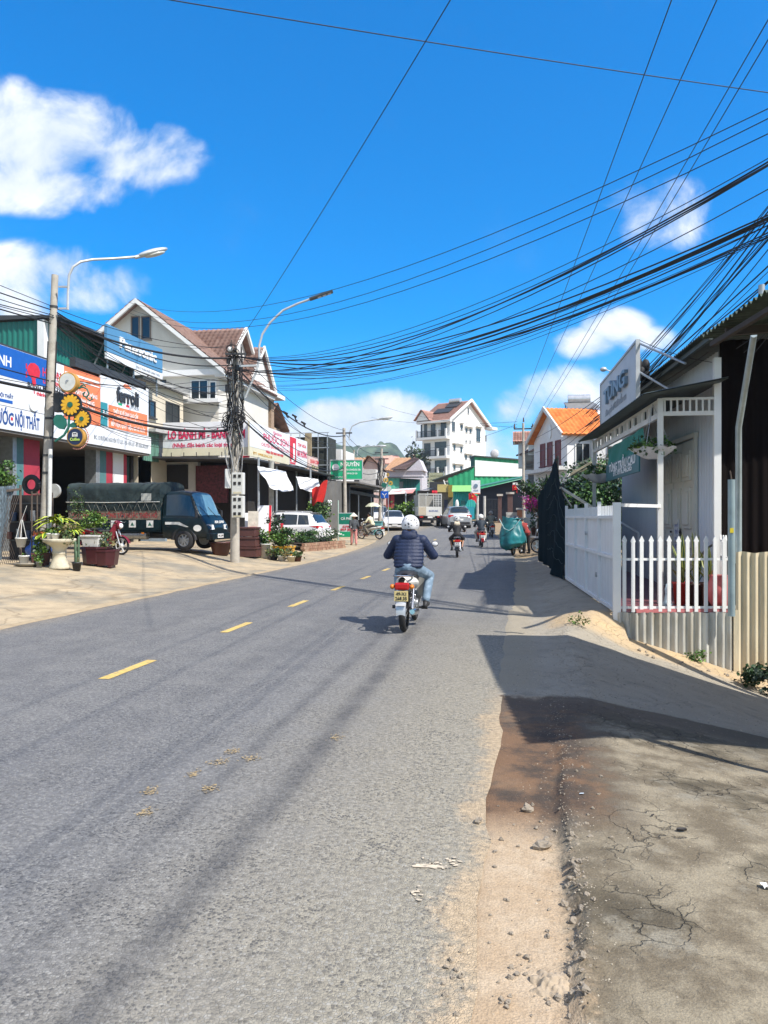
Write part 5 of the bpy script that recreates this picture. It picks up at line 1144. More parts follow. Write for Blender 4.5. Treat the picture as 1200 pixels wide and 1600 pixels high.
def eastsign(label, pa, pb, z0, z1, mat, items, X=SX, **k):
    a, b = sy(pa, X), sy(pb, X); return sign('shop_sign', label, (X, a, z0), (0, 1), b-a, z1-z0, mat, items, **k), b-a
wS = sy(22)-sy(-52)
eastsign('blue over white shop panel ending in ANH, cut by the photo edge', -52, 22, 5.22, 7.15, sgnw, [('rect', .03, .95, wS+2, 1.92, sgnb, 'blue_field'), ('text', 'TÂN ANH', wS-1.15, 1.3, .34, 2.0, whl), ('text', 'ĐIỆN NƯỚC NỘI THẤT', wS-.9, .27, .11, 1.7, dkb), ('rect', wS-1.75, .10, wS-.08, .2, sgnb, 'stripe')])
w2 = sy(100)-sy(22)
hp_ = [(.0, .0), (.16, -.10), (.20, -.30), (.30, -.36), (.38, -.26), (.34, -.08), (.46, -.02), (.56, .02), (.60, .22), (.50, .40), (.30, .48), (.10, .44), (-.04, .30), (-.08, .14)]
eastsign('white panel with red horse head and two round lamps drawn on it', 22, 100, 5.22, 7.15, sgnw, [('poly', [(.75+x*1.05, 1.22+z*.95) for x, z in hp_], sgnr, 'horse_emblem'), ('poly', [(.60+.08*q, 1.1+.1*q) for q in (0,)]+[(.66, 1.12), (.66, 1.3), (.60, 1.3)], sgnr, 'emblem_dash'), ('poly', [(.60, 1.4), (.66, 1.4), (.66, 1.58), (.60, 1.58)], sgnr, 'emblem_dash'),
          ('text', 'HIRONA', 2.2, 1.32, .30, 1.35, sgnr), ('text', 'LIGHTING', 2.15, 1.08, .16, 1.2, sgnr), ('text', 'BẢNG MỎI DẢNG', 1.8, .82, .17, 2.2, blkl), ('text', 'ở thành tôi chính', 1.75, .60, .13, 1.5, sgnr), ('disc', 1.0, .28, .27, sgnw, 'lamp_picture'), ('disc', 1.85, .28, .27, sgnw, 'lamp_picture')])
w3 = sy(157)-sy(100)
eastsign('orange panel with white stripes and lines of white lettering', 100, 157, 5.22, 7.15, sgno, [('poly', [(.05, 1.66), (w3-.1, 1.66), (w3-.1, 1.74), (.05, 1.74)], whl, 'white_stripe'), ('poly', [(.05, 1.50), (w3-.1, 1.50), (w3-.1, 1.54), (.05, 1.54)], whl, 'white_stripe'), ('text', 'MÁY NƯỚC NÓNG', w3-1.0, 1.02, .16, 1.5, whl), ('text', 'CHÍNH HÃNG', w3-1.05, .74, .15, 1.2, whl), ('text', 'BẢO HÀNH', w3-1.05, .50, .14, 1.2, whl)])
w4 = sy(232)-sy(157); q = w4
eastsign('white heater brand panel with black lettering, Italian flag and orange box', 157, 232, 5.22, 7.35, sgnw, [('text', 'ferroli', q*.53, 1.20, .62, q*.46, blkl, .05), ('rect', q*.34, 1.05, q*.42, 1.14, M('flag_green', (.01, .35, .15), .5), 'flag_band'), ('rect', q*.42, 1.05, q*.5, 1.14, whl, 'flag_band'), ('rect', q*.5, 1.05, q*.57, 1.14, sgnr, 'flag_band'), ('text', 'ITALIA', q*.70, 1.03, .11, q*.17, greyl), ('poly', [(q*.42, 1.86), (q*.47, 2.0), (q*.55, 2.0), (q*.62, 1.84)], sgno, 'flame_emblem'),
          ('rect', .0, .03, q*.13, .98, tealb, 'teal_panel'), ('text', 'N', q*.085, .40, .30, q*.08, whl), ('rect', q*.15, .03, q*.97, .95, sgno, 'orange_box'), ('text', 'THIẾT BỊ VỆ SINH CAO CẤP', q*.5, .66, .16, q*.52, whl), ('text', 'BẢO TRÌ LẮP ĐẶT MÁY NƯỚC NÓNG', q*.55, .40, .16, q*.64, whl), ('text', 'BẾP ĐIỆN, QUẠT ĐIỆN, GIÁ RẺ NHẤT', q*.56, .13, .16, q*.72, whl)])
w5 = sy(236)-18.5
eastsign('long white fascia strip with blue lettering under the panels', -60, 236, 4.45, 5.2, sgnw, [('text', 'NƯỚC', sy(3)-sy(-60), .17, .42, 1.15, dkb), ('rect', sy(18.5)-sy(-60)-.05, .33, sy(18.5)-sy(-60)+.05, .43, sgnr, 'dot'), ('text', 'NỘI THẤT', sy(43)-sy(-60), .17, .42, sy(62)-sy(24), dkb), ('text', 'ĐC: 12 ĐƯỜNG NGUYÊN TỬ LỰC - P.8 - ĐÀ LẠT - ĐT: 0263.3822599', sy(192)-sy(-60), .22, .16, sy(231)-sy(146), greyl)], th=.1)
pan = WX(167, 545, SX); a_, b_ = sy(167), sy(254)
eastsign('steel blue electronics brand board with white lettering high on the roof', 167, 254, 8.32, 9.42, sgnpb, [('text', 'Panasonic', (b_-a_)*.53, .36, .46, (b_-a_)*.66, whl, .05)], th=.12)
eastsign('thin white strip with small print fixed under the blue board', 167, 254, 8.02, 8.29, sgnw, [('text', 'ĐẠI LÝ PHÂN PHỐI CHÍNH THỨC', (b_-a_)*.72, .08, .09, (b_-a_)*.45, greyl)], th=.1)
mb = MB()
for yy in (a_+.3, (a_+b_)/2, b_-.3): mb.beam((SX-.16, yy, 7.2), (SX-.16, yy, 9.4), .06); mb.beam((SX-1.0, yy, 7.3), (SX-.16, yy, 9.0), .05)
fr_ = mb.build('sign_stand', galv); tag(fr_, 'steel props holding the steel blue board above the roof', 'sign frame')

# ------------------------------------------------------------------ cream house beside the shop
ch = thing('cream_house', 'narrow cream house wedged between hardware shop and bakery', 'house', (-20, 34, .4))
mb = MB(); mb.box(-24, 32.45, .3, -17.2, 37.2, 7.9); part('wall', mb, crmw, ch)
mb = MB(); mb.box(-24.2, 32.35, 7.9, -16.9, 37.4, 8.05); part('roof', mb, greyw, ch)
mb = MB(); mb.box(-17.25, 33.0, 5.55, -16.6, 37.2, 5.7); part('ledge', mb, greyw, ch)
o = window(ch, Vector((-17.2, 33.0, 6.3))-ch.location, (0, 1), 1.1, .8, dkmet, 2); o = window(ch, Vector((-17.2, 35.2, 5.9))-ch.location, (0, 1), 1.5, 1.4, dkmet, 2)
mb = MB(); mb.corr((-17.0, 32.5), (-17.0, 34.1), 4.2, 5.6, .2, .03, 4); part('tin_screen', mb, M('striped_green_tin', (.10, .22, .17), .5, var=.5, scale=4, stretch=(1, 3, .05)), ch)

# ------------------------------------------------------------------ gabled house behind
gh = thing('gabled_house', 'tall pale grey gabled house with brown tiled roofs behind the bakery', 'house', (-19, 42, .5))
Lg = Vector(gh.location); GY = 38.0; xl, xr, xa = -24.6, -15.6, -20.0; ze, za = 9.5, 13.0
mb = MB(); mb.box(xl, GY, .4, xr, GY+8, ze); mb.ext([(xl, GY, ze), (xr, GY, ze), (xa, GY, za)], (0, 8, 0)); part('wall', mb, M('pale_grey_plaster', (.68, .645, .58), .88, var=.06, scale=1, col2=(.57, .54, .48), s2=.7, m2=(.55, .8)), gh)
mb = MB(); ov = .55
for (ex, s) in ((xl, -1), (xr, 1)):
    k = (za-ze)/abs(ex-xa); e = (ex+s*ov, ze-k*ov+.02); slope(mb, (e[0], GY-ov, e[1]), (e[0], GY+8, e[1]), (xa, GY+8, za+.02), (xa, GY-ov, za+.02))
part('roof', mb, tileb, gh)
mb = MB()
for (ex, s) in ((xl, -1), (xr, 1)):
    k = (za-ze)/abs(ex-xa); mb.ext([(ex+s*ov, GY-ov-.02, ze-k*ov-.12), (xa, GY-ov-.02, za-.12), (xa, GY-ov-.02, za+.12), (ex+s*ov, GY-ov-.02, ze-k*ov+.12)], (0, .12, 0))
mb.box(xl-.2, GY-.35, 9.0, xr+.4, GY, 9.3); mb.box(xr-.1, GY-.3, 8.9, xr+.45, GY+8, 9.3); mb.box(-20.5, GY-.5, 7.55, xr+.2, GY, 7.75); mb.box(-18.6, GY-.7, 5.2, xr+.3, GY, 5.5); part('trim', mb, whw, gh)
for (px, py, w_, h_) in ((221, 531, .55, 1.25), (205, 531, .5, 1.25)):
    p = WY(px, py, GY); window(gh, Vector((p.x, GY-.001, p.z))-Lg, (1, 0), w_, h_, M('brown_frame', (.22, .17, .14), .7), 1)
p = WY(298, 628, GY); window(gh, Vector((p.x, GY-.001, p.z))-Lg, (1, 0), 1.0, 1.15, whitep, 2)
p = WY(251, 632, GY); window(gh, Vector((p.x, GY-.001, p.z))-Lg, (1, 0), .32, 1.3, dkmet, 1)
p = WY(351, 625, GY); window(gh, Vector((-16.1, GY-.001, p.z))-Lg, (1, 0), .4, 1.0, whitep, 1)
# cross wing with its ridge towards the road
rz_, rx0, rx1, ry_ = 12.8, -21.5, -16.1, 43.6
mb = MB(); mb.box(-20, 41.2, .4, -16.6, 46.2, 9.6); mb.ext([(-16.6, 40.5, 9.6), (-16.6, 46.7, 9.6), (-16.6, ry_, rz_-.1)], (-4, 0, 0)); part('wall', mb, whw, gh)
mb = MB(); slope(mb, (-16.1, 39.7, 9.0), (rx0, 39.7, 9.0), (rx0, ry_, rz_), (-16.1, ry_, rz_)); slope(mb, (-16.1, 47.5, 9.0), (rx0, 47.5, 9.0), (rx0, ry_, rz_), (-16.1, ry_, rz_)); part('roof', mb, tileb, gh)
mb = MB()
for yy, s in ((39.7, 1), (47.5, -1)): mb.ext([(-16.08, yy, 8.88), (-16.08, ry_, rz_-.12), (-16.08, ry_, rz_+.14), (-16.08, yy, 9.14)], (-.14, 0, 0))
mb.box(-16.6, 41, 6.0, -15.9, 46.4, 6.2); part('trim', mb, whw, gh)
# lower front gable of the wing
mb = MB(); mb.box(-16.8, 43.6, .4, -15.9, 47.2, 10.1); mb.ext([(-15.9, 43.6, 10.1), (-15.9, 47.2, 10.1), (-15.9, 45.4, 11.9)], (-1.2, 0, 0)); part('wall', mb, whw, gh)
mb = MB(); slope(mb, (-15.6, 43.1, 9.7), (-18.5, 43.1, 9.7), (-18.5, 45.4, 12.05), (-15.6, 45.4, 12.05)); slope(mb, (-15.6, 47.7, 9.7), (-18.5, 47.7, 9.7), (-18.5, 45.4, 12.05), (-15.6, 45.4, 12.05)); part('roof', mb, tileb, gh)
mb = MB()
for yy in (43.1, 47.7): mb.ext([(-15.58, yy, 9.58), (-15.58, 45.4, 11.93), (-15.58, 45.4, 12.18), (-15.58, yy, 9.84)], (-.12, 0, 0))
mb.box(-16.0, 43.3, 9.15, -15.1, 47.9, 9.4); part('trim', mb, whw, gh)
for yy, zz in ((43.8, 7.3), (45.9, 7.3)): window(gh, Vector((-15.899, yy, zz))-Lg, (0, 1), .85, 1.4, whitep, 2)
window(gh, Vector((-16.599, 41.9, 7.3))-Lg, (0, 1), .8, 1.3, whitep, 2)
mb = MB(); mb.box(-15.95, 46.6, 4.8, -15.6, 47.15, 9.1); part('brick_pier', mb, M('tan_brick', (.36, .25, .17), .85, var=.2, scale=8), gh)
# brown roofed wing farther along
wh = thing('small_house', 'small brown roofed house edge beyond the gabled house', 'house', (-14, 50, .6)); Lw_ = Vector(wh.location)
mb = MB(); mb.box(-21, 48.5, .5, -17.1, 53, 7.9); part('wall', mb, M('tan_plaster', (.50, .38, .28), .88), wh)
mb = MB(); slope(mb, (-21, 48.1, 7.7), (-16.5, 48.1, 7.7), (-16.5, 50.7, 9.4), (-21, 50.7, 9.4)); slope(mb, (-21, 53.4, 7.7), (-16.5, 53.4, 7.7), (-16.5, 50.7, 9.4), (-21, 50.7, 9.4)); part('roof', mb, tileb, wh)

# ------------------------------------------------------------------ bakery
bk = thing('bakery', 'bakery shop with dark open front beneath a black awning', 'shop building', (-15, 37, .4))
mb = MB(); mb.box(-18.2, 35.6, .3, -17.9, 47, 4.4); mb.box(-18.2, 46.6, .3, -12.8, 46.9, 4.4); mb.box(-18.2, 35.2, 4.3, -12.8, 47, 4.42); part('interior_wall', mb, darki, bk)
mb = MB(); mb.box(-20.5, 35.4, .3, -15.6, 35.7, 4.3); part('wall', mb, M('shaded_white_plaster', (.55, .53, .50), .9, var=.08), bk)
pA, pB = WY(233, 752, 35.39), WY(294, 726, 35.39); mb = MB(); mb.box(pA.x, 35.34, pA.z-.4, pB.x, 35.395, pB.z); part('shop_window', mb, darki, bk)
mb = MB(); mb.box(-19.5, 32.7, .35, -16.0, 32.9, 1.75); part('shutter_wall', mb, M('blue_grey_tin', (.20, .26, .32), .6), bk)
mb = MB(); mb.box(WY(307, 700, 35.3).x, 35.2, 2.3, WY(356, 700, 35.3).x, 35.38, 4.1); part('menu_board', mb, M('maroon_board', (.09, .015, .02), .6, var=.7, scale=9), bk)
mb = MB(); mb.ext([(-17.9, 33.4, 4.38), (-12.0, 33.4, 4.22), (-12.0, 33.4, 4.30), (-17.9, 33.4, 4.48)], (0, 3.0, 0)); mb.ext([(-14.6, 36.4, 4.42), (-11.4, 36.4, 4.12), (-11.4, 36.4, 4.2), (-14.6, 36.4, 4.5)], (0, 11.0, 0)); part('awning', mb, dkmet, bk)
mb = MB()
for i in range(9): mb.beam((-17.9+i*.62, 33.42, 4.38), (-17.9+i*.62, 33.42, 4.6), .03)
part('sign_bracket', mb, dkmet, bk)
for px, d_ in ((404, 34.0), (424, 36.2), (485, 40.5), (463, 44.0), (432, 38.2)):
    b = GD(px, d_); mb = MB(); mb.cyl((b.x, b.y, b.z), (b.x, b.y, 4.25), .055 if px != 424 else .13, n=10); part('post', mb, galv if px != 424 else M('weathered_post', (.33, .33, .30), .8, var=.2), bk)
mb = MB(); mb.box(-18, 36, .38, -12.5, 46.5, .42); part('floor', mb, darkg, bk)
mb = MB(); mb.box(-13.5, 36.3, .3, -13.3, 46.6, 4.28); mb.box(-15.5, 36.1, .3, -13.3, 36.3, 4.28); part('shade_backdrop', mb, darki, bk)  # near-black sheet added for the gloom of the open shop, shade put into colour
jl = sign('bakery_sign', 'white bakery sign with crimson lettering facing down the street', (-16.85, 34.2, 4.5), (1, 0), 4.35, 1.6, sgnw, [('rect', .0, .0, 4.35, .38, sgny, 'yellow_field'), ('text', 'LÒ BÁNH MÌ - BÁNH KEM', 2.2, .82, .40, 3.85, crim, .02), ('text', '(Nhận đặt bánh các loại theo)', 2.05, .42, .19, 3.1, crim), ('rect', 3.9, -.12, 4.35, -.02, sgnr, 'red_strip')])
ps = sy(390, -12.45); pe = sy(452, -12.45); q = pe-ps
sign('bakery_sign', 'cream sign with crimson lettering facing the road round the bakery corner', (-12.45, ps, 4.45), (0, 1), q, 1.62, sgny, [('rect', .0, .45, q, 1.62, sgnw, 'white_field'), ('text', 'TIỆM BÁNH', q*.66, 1.36, .15, q*.24, crim), ('text', 'PHƯỚC SƠN', q*.64, .92, .36, q*.66, crim), ('text', 'CHUYÊN BÁNH MÌ CÁC LOẠI', q*.62, .62, .17, q*.72, sgnr), ('text', 'Nhận đặt bánh sinh nhật', q*.60, .34, .14, q*.45, sgnr), ('text', 'ĐT: 0908.556.218', q*.3, .12, .12, q*.45, M('gold_letters', (.55, .32, .06), .6))])
js = sy(453, -12.45); je = sy(480, -12.45); q = je-js
sign('shop_sign', 'red and white sign with a tall white J beside crimson lettering', (-12.45, js, 4.5), (0, 1), q, 1.55, sgnw, [('rect', .0, .15, q*.34, 1.5, sgnr, 'red_field'), ('text', 'J', q*.17, .42, .80, q*.2, whl), ('text', 'TẠP HÓA', q*.68, 1.12, .18, q*.5, sgnr), ('text', 'MAI HƯƠNG', q*.69, .55, .36, q*.56, crim), ('rect', .02, .03, q*.3, .12, sgnr, 'red_strip')])
q = 2.4
sign('shop_sign', 'pale pink shop sign with worn lettering next to the J sign', (-12.4, je+.1, 4.3), (0, 1), sy(497, -12.4)-je-.15, .95, M('sign_pink', (.70, .52, .46), .55), [('text', 'QUÁN CƠM', 1.3, .55, .22, 1.9, sgnr), ('text', 'BÚN BÒ', 1.5, .18, .24, 1.6, M('olive_letters', (.18, .22, .04), .6)), ('rect', .1, .05, 2.2, .12, sgng, 'green_strip')])
# hanging cloth screens
clw = M('white_awning_cloth', (.70, .70, .69), .85, var=.06, scale=3, bump=.2, bscale=6)
def cloth(label, a, b, z0, z1, drop, seed, out=.5):
    a, b = Vector(a), Vector(b); mb = MB()
    def f(u, v):
        p = a.lerp(b, u); w_ = (1-v); z = z1-(z1-z0)*v-.10*math.sin(PI*u)*v+.04*noise.noise(Vector((u*5, v*4, seed))); d = (b-a).normalized(); n_ = Vector((d.y, -d.x, 0))
        taper = (1-2*u)*drop*v
        return tuple(p+d*taper+n_*(out*v+.10*noise.noise(Vector((u*4, v*2, seed+5))))+Vector((0, 0, z-p.z)))
    mb.grid(f, 26, 14); mb.grid(lambda u, v: tuple(Vector(f(u, 1-v))+Vector((-.006, .006, 0))), 26, 14); o = mb.build('awning_cloth', clw); tag(o, label, 'awning')
p1, p2 = W(402, 728, 33.6), W(446, 738, 37.5); cloth('white cloth screen hanging over the back of the parked crossover', p1, p2, p1.z-.95, p1.z, .25, 1)
p1, p2 = W(462, 744, 38.5), W(497, 752, 41.5); cloth('smaller white printed cloth screen hanging beyond the crossover', p1, p2, p1.z-.62, p1.z, .08, 7, .2)
# red flag cloth
mb = MB(); p = W(484, 765, 38.5)
mb.grid(lambda u, v: (p.x+.1+.80*u*(1-.25*v), p.y+.15*math.sin(u*7+v*2), p.z-.55*v+.45*u*(1-v)-.25*(1-u)*v+.06*math.sin(u*9+v*3)), 18, 12); o = mb.build('red_banner', M('red_cloth', (.55, .02, .015), .7, var=.15, bump=.2, bscale=8)); tag(o, 'crumpled red banner hanging from the corner post of the shop', 'banner')
mb = MB(); p2 = W(499, 773, 40); mb.box(p2.x-.25, p2.y, p2.z-.3, p2.x+.22, p2.y+.03, p2.z+.3); o = mb.build('price_board', sgnr); tag(o, 'small red price board with white lines beneath the green sign', 'sign')
mb = MB()
for k in range(3): mb.box(p2.x-.2, p2.y-.012, p2.z-.2+.17*k, p2.x+.17, p2.y-.001, p2.z-.13+.17*k)
mb.build('lettering', whl, o)

# ------------------------------------------------------------------ next shops up the street
gs = thing('green_sign_shop', 'low dark tin shop whose front carries the green sign', 'shop building', (-12, 49, .6))
mb = MB(); mb.box(-17, 46.9, .4, -10.6, 47.1, 3.7); mb.box(-17, 46.9, 3.6, -10.2, 56, 3.72); mb.box(-17, 55.8, .4, -10.8, 56, 3.6); part('wall', mb, dkmet, gs)
mb = MB(); mb.ext([(-17, 46.2, 3.9), (-9.9, 46.2, 3.7), (-9.9, 46.2, 3.8), (-17, 46.2, 4.0)], (0, 9.8, 0)); part('roof', mb, soff, gs)
mb = MB(); mb.box(-15.2, 47.3, 4.0, -12.1, 49.5, 6.7); part('upper_wall', mb, M('dark_mesh', (.03, .035, .03), .9, var=.5, scale=5), gs)
mb = MB()
for i in range(6): mb.beam((-12.1-.6*i, 47.2, 3.9), (-12.1-.6*i, 47.2, 6.9), .05)
for z in (5.0, 6.1, 7.05): mb.beam((-15.2, 47.2, z-.1), (-12, 47.2, z-.1), .05)
part('lattice', mb, galv, gs)
mb = MB(); mb.box(-13.5, 46.95, 4.6, -13.1, 47.15, 6.9); part('tan_pier', mb, M('ochre_wall', (.30, .24, .15), .9, var=.2), gs)
sign('shop_sign', 'green shop sign with white emblem and white lettering', (-11.62, 46.15, 3.95), (1, .12), 1.95, 1.15, sgng, [('disc', .32, .72, .22, whl, 'emblem'), ('text', 'NGUYÊN', 1.2, .80, .24, 1.15, whl), ('text', 'CHUYÊN TRÀ CÀ PHÊ ĐẶC SẢN', 1.2, .52, .11, 1.3, whl), ('text', 'ĐT: 0918 23 23', 1.2, .30, .10, .9, whl), ('text', 'đường Phù Đổng', .6, .10, .07, .6, whl)], border=M('sign_frame_grey', (.45, .47, .48), .5))
tb = thing('tarpaulin_screen', 'grey tarpaulin wall with white house number in the shop front', 'tarpaulin', (0, 0, 0))
ta, tb_ = W(505, 840, 42.5), W(534, 840, 44.5); gy_ = M('grey_tarpaulin', (.12, .115, .105), .7, var=.2, scale=1.5, bump=.3, bscale=5)
mb = MB(); mb.grid(lambda u, v: (ta.x+(tb_.x-ta.x)*u, ta.y+(tb_.y-ta.y)*u+.06*math.sin(u*21+v*2)+.03*noise.noise(Vector((u*6, v*6, 0))), .45+3.2*v), 30, 12); part('sheet', mb, gy_, tb)
mb = MB(); c_ = W(516, 788, 43.0); mb.T = frame_mat((c_.x, c_.y-.12, c_.z), (tb_.x-ta.x, tb_.y-ta.y)); mb.text('23', 0, -.05, .30, .45, dep=.01, bold=.03); mb.T = None; part('lettering', mb, whl, tb)
bs = thing('awning_shop', 'long dark awning shop with black shade cloth beyond the concrete lamp pole', 'shop building', (-13, 60, 1))
c0, c1 = W(541, 764, 50), W(601, 776, 60)
mb = MB(); mb.ext([(c0.x-3.5, c0.y+1, c0.z+.5), (c0.x, c0.y, c0.z), (c0.x, c0.y, c0.z-.22), (c0.x-3.5, c0.y+1, c0.z+.3)], (c1.x-c0.x, c1.y-c0.y, c1.z-c0.z)); part('awning', mb, M('black_awning', (.03, .032, .036), .6, var=.3), bs)
mb = MB(); mb.ext([(c0.x-3.6, c0.y+1.2, .5), (c0.x-3.6, c0.y+1.2, c0.z+.3), (c1.x-3.2, c1.y+1, c1.z+.3), (c1.x-3.2, c1.y+1, .5)], (-.2, 0, 0)); part('wall', mb, M('navy_shade_cloth', (.018, .028, .045), .9, var=.2), bs)
mb = MB(); e0, e1 = W(541, 764, 53.0), W(572, 768, 58)
mb.grid(lambda u, v: (c0.x-3.4+(3.2)*u, c0.y+1.2+.04*math.sin(u*25), 1.0+(c0.z-.9)*v), 20, 3); part('shade_cloth', mb, M('navy_shade_cloth', (.018, .028, .045)), bs)
for k in (0, .33, .66, 1): p = c0.lerp(c1, k); mb = MB(); mb.cyl((p.x-.15, p.y, gz(p.x, p.y)), (p.x-.15, p.y, p.z), .05); part('post', mb, galv, bs)
ub = thing('upper_building', 'pale narrow upper storey behind the awning shop with dark balcony', 'house', (-14, 60, 3))
pa, pb = W(520, 736, 52), W(534, 702, 52); mb = MB(); mb.box(pa.x, pa.y, 3.7, pb.x, pa.y+4, pb.z); part('wall', mb, whw, ub)
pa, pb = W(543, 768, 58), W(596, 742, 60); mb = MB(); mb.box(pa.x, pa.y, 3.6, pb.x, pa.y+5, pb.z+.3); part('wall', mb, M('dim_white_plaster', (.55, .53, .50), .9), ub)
mb = MB(); q0, q1 = W(566, 766, 57.9), W(592, 749, 57.9); mb.box(q0.x, q0.y-.05, q0.z, q1.x, q0.y+.1, q1.z); part('shutter', mb, darki, ub)
q0, q1 = W(543, 766, 57.9), W(562, 737, 57.9); mb = MB(); mb.box(q0.x, q0.y-.05, q0.z, q1.x, q0.y+.06, q1.z); part('balcony_panel', mb, dkmet, ub)
pk = thing('pink_house', 'pale pink gabled house with tan tiled roof below the hill', 'house', (-20, 90, 3)); D_ = 88
a0, a1, ap = W(560, 742, D_), W(603, 742, D_), W(577, 713, D_)
mb = MB(); mb.ext([(a0.x, a0.y, 3), (a1.x, a1.y, 3), (a1.x, a1.y, a1.z), (ap.x, ap.y, ap.z), (a0.x, a0.y, a0.z)], (-1.5, 9, 0)); part('wall', mb, M('pale_pink_plaster', (.66, .47, .42), .88, var=.08), pk)
mb = MB(); o1 = Vector((-.4, -.6, 0)); slope(mb, a0+o1, a0+Vector((-1.5, 9, 0)), ap+Vector((-1.5, 9, 0)), ap+Vector((0, -.6, 0))); slope(mb, a1+Vector((.4, -.6, 0)), a1+Vector((-1.5, 9, 0)), ap+Vector((-1.5, 9, 0)), ap+Vector((0, -.6, 0))); part('roof', mb, tilet, pk)
mb = MB(); slope(mb, W(528, 742, D_), W(562, 742, D_), W(575, 716, D_+6), W(535, 716, D_+6)); part('wing_roof', mb, tilet, pk)
mb = MB(); l0 = W(530, 741, D_+1); mb.box(l0.x, l0.y, 2.5, a0.x-.1, l0.y+5, l0.z); part('wing_wall', mb, M('pale_pink_plaster', (.66, .47, .42)), pk)

# ------------------------------------------------------------------ far end of the street, to the side of the road
th_ = thing('tan_roof_house', 'wide house with tan and dark tiled roofs behind the teal tin house', 'house', (-10, 100, 4)); D_ = 100
mb = MB(); slope(mb, W(600, 735, D_), W(617, 737, D_), W(643, 716, D_+5), W(618, 716, D_+5)); part('roof', mb, tilet, th_)
mb = MB(); slope(mb, W(610, 734, D_-1), W(634, 734, D_-1), W(655, 717, D_+2), W(648, 716, D_+4)); part('roof', mb, tiled, th_)
w0_, w1_ = W(604, 760, D_), W(660, 734, D_); mb = MB(); mb.box(w0_.x, w0_.y+.3, 3, w1_.x, w0_.y+6, w1_.z); mb.ext([(W(636, 736, D_).x, w0_.y+.1, W(636, 736, D_).z), (W(664, 736, D_).x, w0_.y+.1, W(636, 736, D_).z), (W(656, 718, D_).x, w0_.y+.1, W(656, 718, D_).z)], (0, 4, 0)); part('wall', mb, M('lilac_plaster', (.50, .48, .52), .88), th_)
pr = thing('pink_roof_house', 'distant house with pink roof on the hillside', 'house', (-18, 130, 5)); D_ = 130
mb = MB(); slope(mb, W(602, 725, D_), W(612, 725, D_), W(622, 712, D_+6), W(598, 713, D_+6)); slope(mb, W(612, 726, D_), W(630, 722, D_), W(622, 712, D_+6), W(618, 712, D_+6)); part('roof', mb, M('pink_roof', (.60, .34, .28), .85), pr)
w0_, w1_ = W(600, 740, D_), W(628, 722, D_); mb = MB(); mb.box(w0_.x, w0_.y+1, 4, w1_.x, w0_.y+6, w1_.z); part('wall', mb, whw, pr)
tl_ = thing('teal_house', 'teal tin house with a dark window at the bend', 'house', (-9, 82, 3)); D_ = 82
a0, a1, a2 = W(606, 775, D_), W(624, 747, D_), W(646, 745, D_)
mb = MB(); mb.corr((a0.x, a0.y), (a1.x, a1.y), 2, a1.z, .5, .03, 4); part('wall', mb, M('mint_tin', (.10, .42, .30), .6, var=.08), tl_)
mb = MB(); mb.corr((a1.x, a1.y), (a2.x+.3, a2.y+3), 2, a1.z, .5, .03, 4); part('wall', mb, M('deep_teal_tin', (.015, .17, .15), .6, var=.08), tl_)
mb = MB(); mb.ext([(a0.x-.3, a0.y-.3, a1.z), (a2.x+.6, a1.y-.3, a1.z), (a2.x+.6, a2.y+4, a1.z+.25), (a0.x-.3, a0.y+4, a1.z+.25)], (0, 0, .12)); part('roof', mb, dkmet, tl_)
p = W(624, 758, D_-.3); window(tl_, Vector((p.x, p.y, p.z-.4))-Vector(tl_.location), (1, .1), .4, .75, dkmet, 1)
rs = thing('red_pillar_shop', 'small shop with red pillars and white awning at the bend', 'shop building', (-9, 74, 2)); D_ = 74
a0, a1 = W(603, 805, D_), W(646, 770, D_); mb = MB(); mb.box(a0.x, a0.y+2, 1.2, a1.x, a0.y+2.2, 4.2); part('wall', mb, darki, rs)
for px in (606, 613): p = W(px, 790, D_); mb = MB(); mb.box(p.x-.17, p.y, 1.2, p.x+.17, p.y+.3, W(px, 772, D_).z); part('pillar', mb, M('brick_red_paint', (.33, .05, .05), .8), rs)
mb = MB(); b0, b1 = W(607, 773, D_), W(646, 771, D_); mb.ext([(b0.x, b0.y-.5, b0.z), (b1.x, b1.y-.5, b1.z), (b1.x, b1.y+2, b1.z+.55), (b0.x, b0.y+2, b0.z+.55)], (0, 0, .06)); part('awning', mb, M('pale_awning', (.70, .62, .60), .7, col2=(.6, .25, .22), s2=.25, m2=(.5, .55)), rs)
dk = thing('dark_canopy', 'dark curved tin canopy behind the cargo truck', 'canopy', (-7, 70, 2)); D_ = 70
mb = MB(); k0, k1 = W(629, 778, D_), W(672, 772, D_)
mb.grid(lambda u, v: (k0.x+(k1.x-k0.x)*u, k0.y+4*v-.2, k0.z+.75*math.sin(u*PI*.5)+.3*v), 14, 4); part('roof', mb, dkmet, dk)
mb = MB(); mb.box(k0.x+.8, k0.y+4, 1, k1.x, k0.y+4.2, k0.z+.8); part('wall', mb, darki, dk)
for px in (634, 650, 668): p = W(px, 800, D_); mb = MB(); mb.cyl((p.x, p.y, gz(p.x, p.y)), (p.x, p.y, k0.z+.5), .06); part('post', mb, galv, dk)
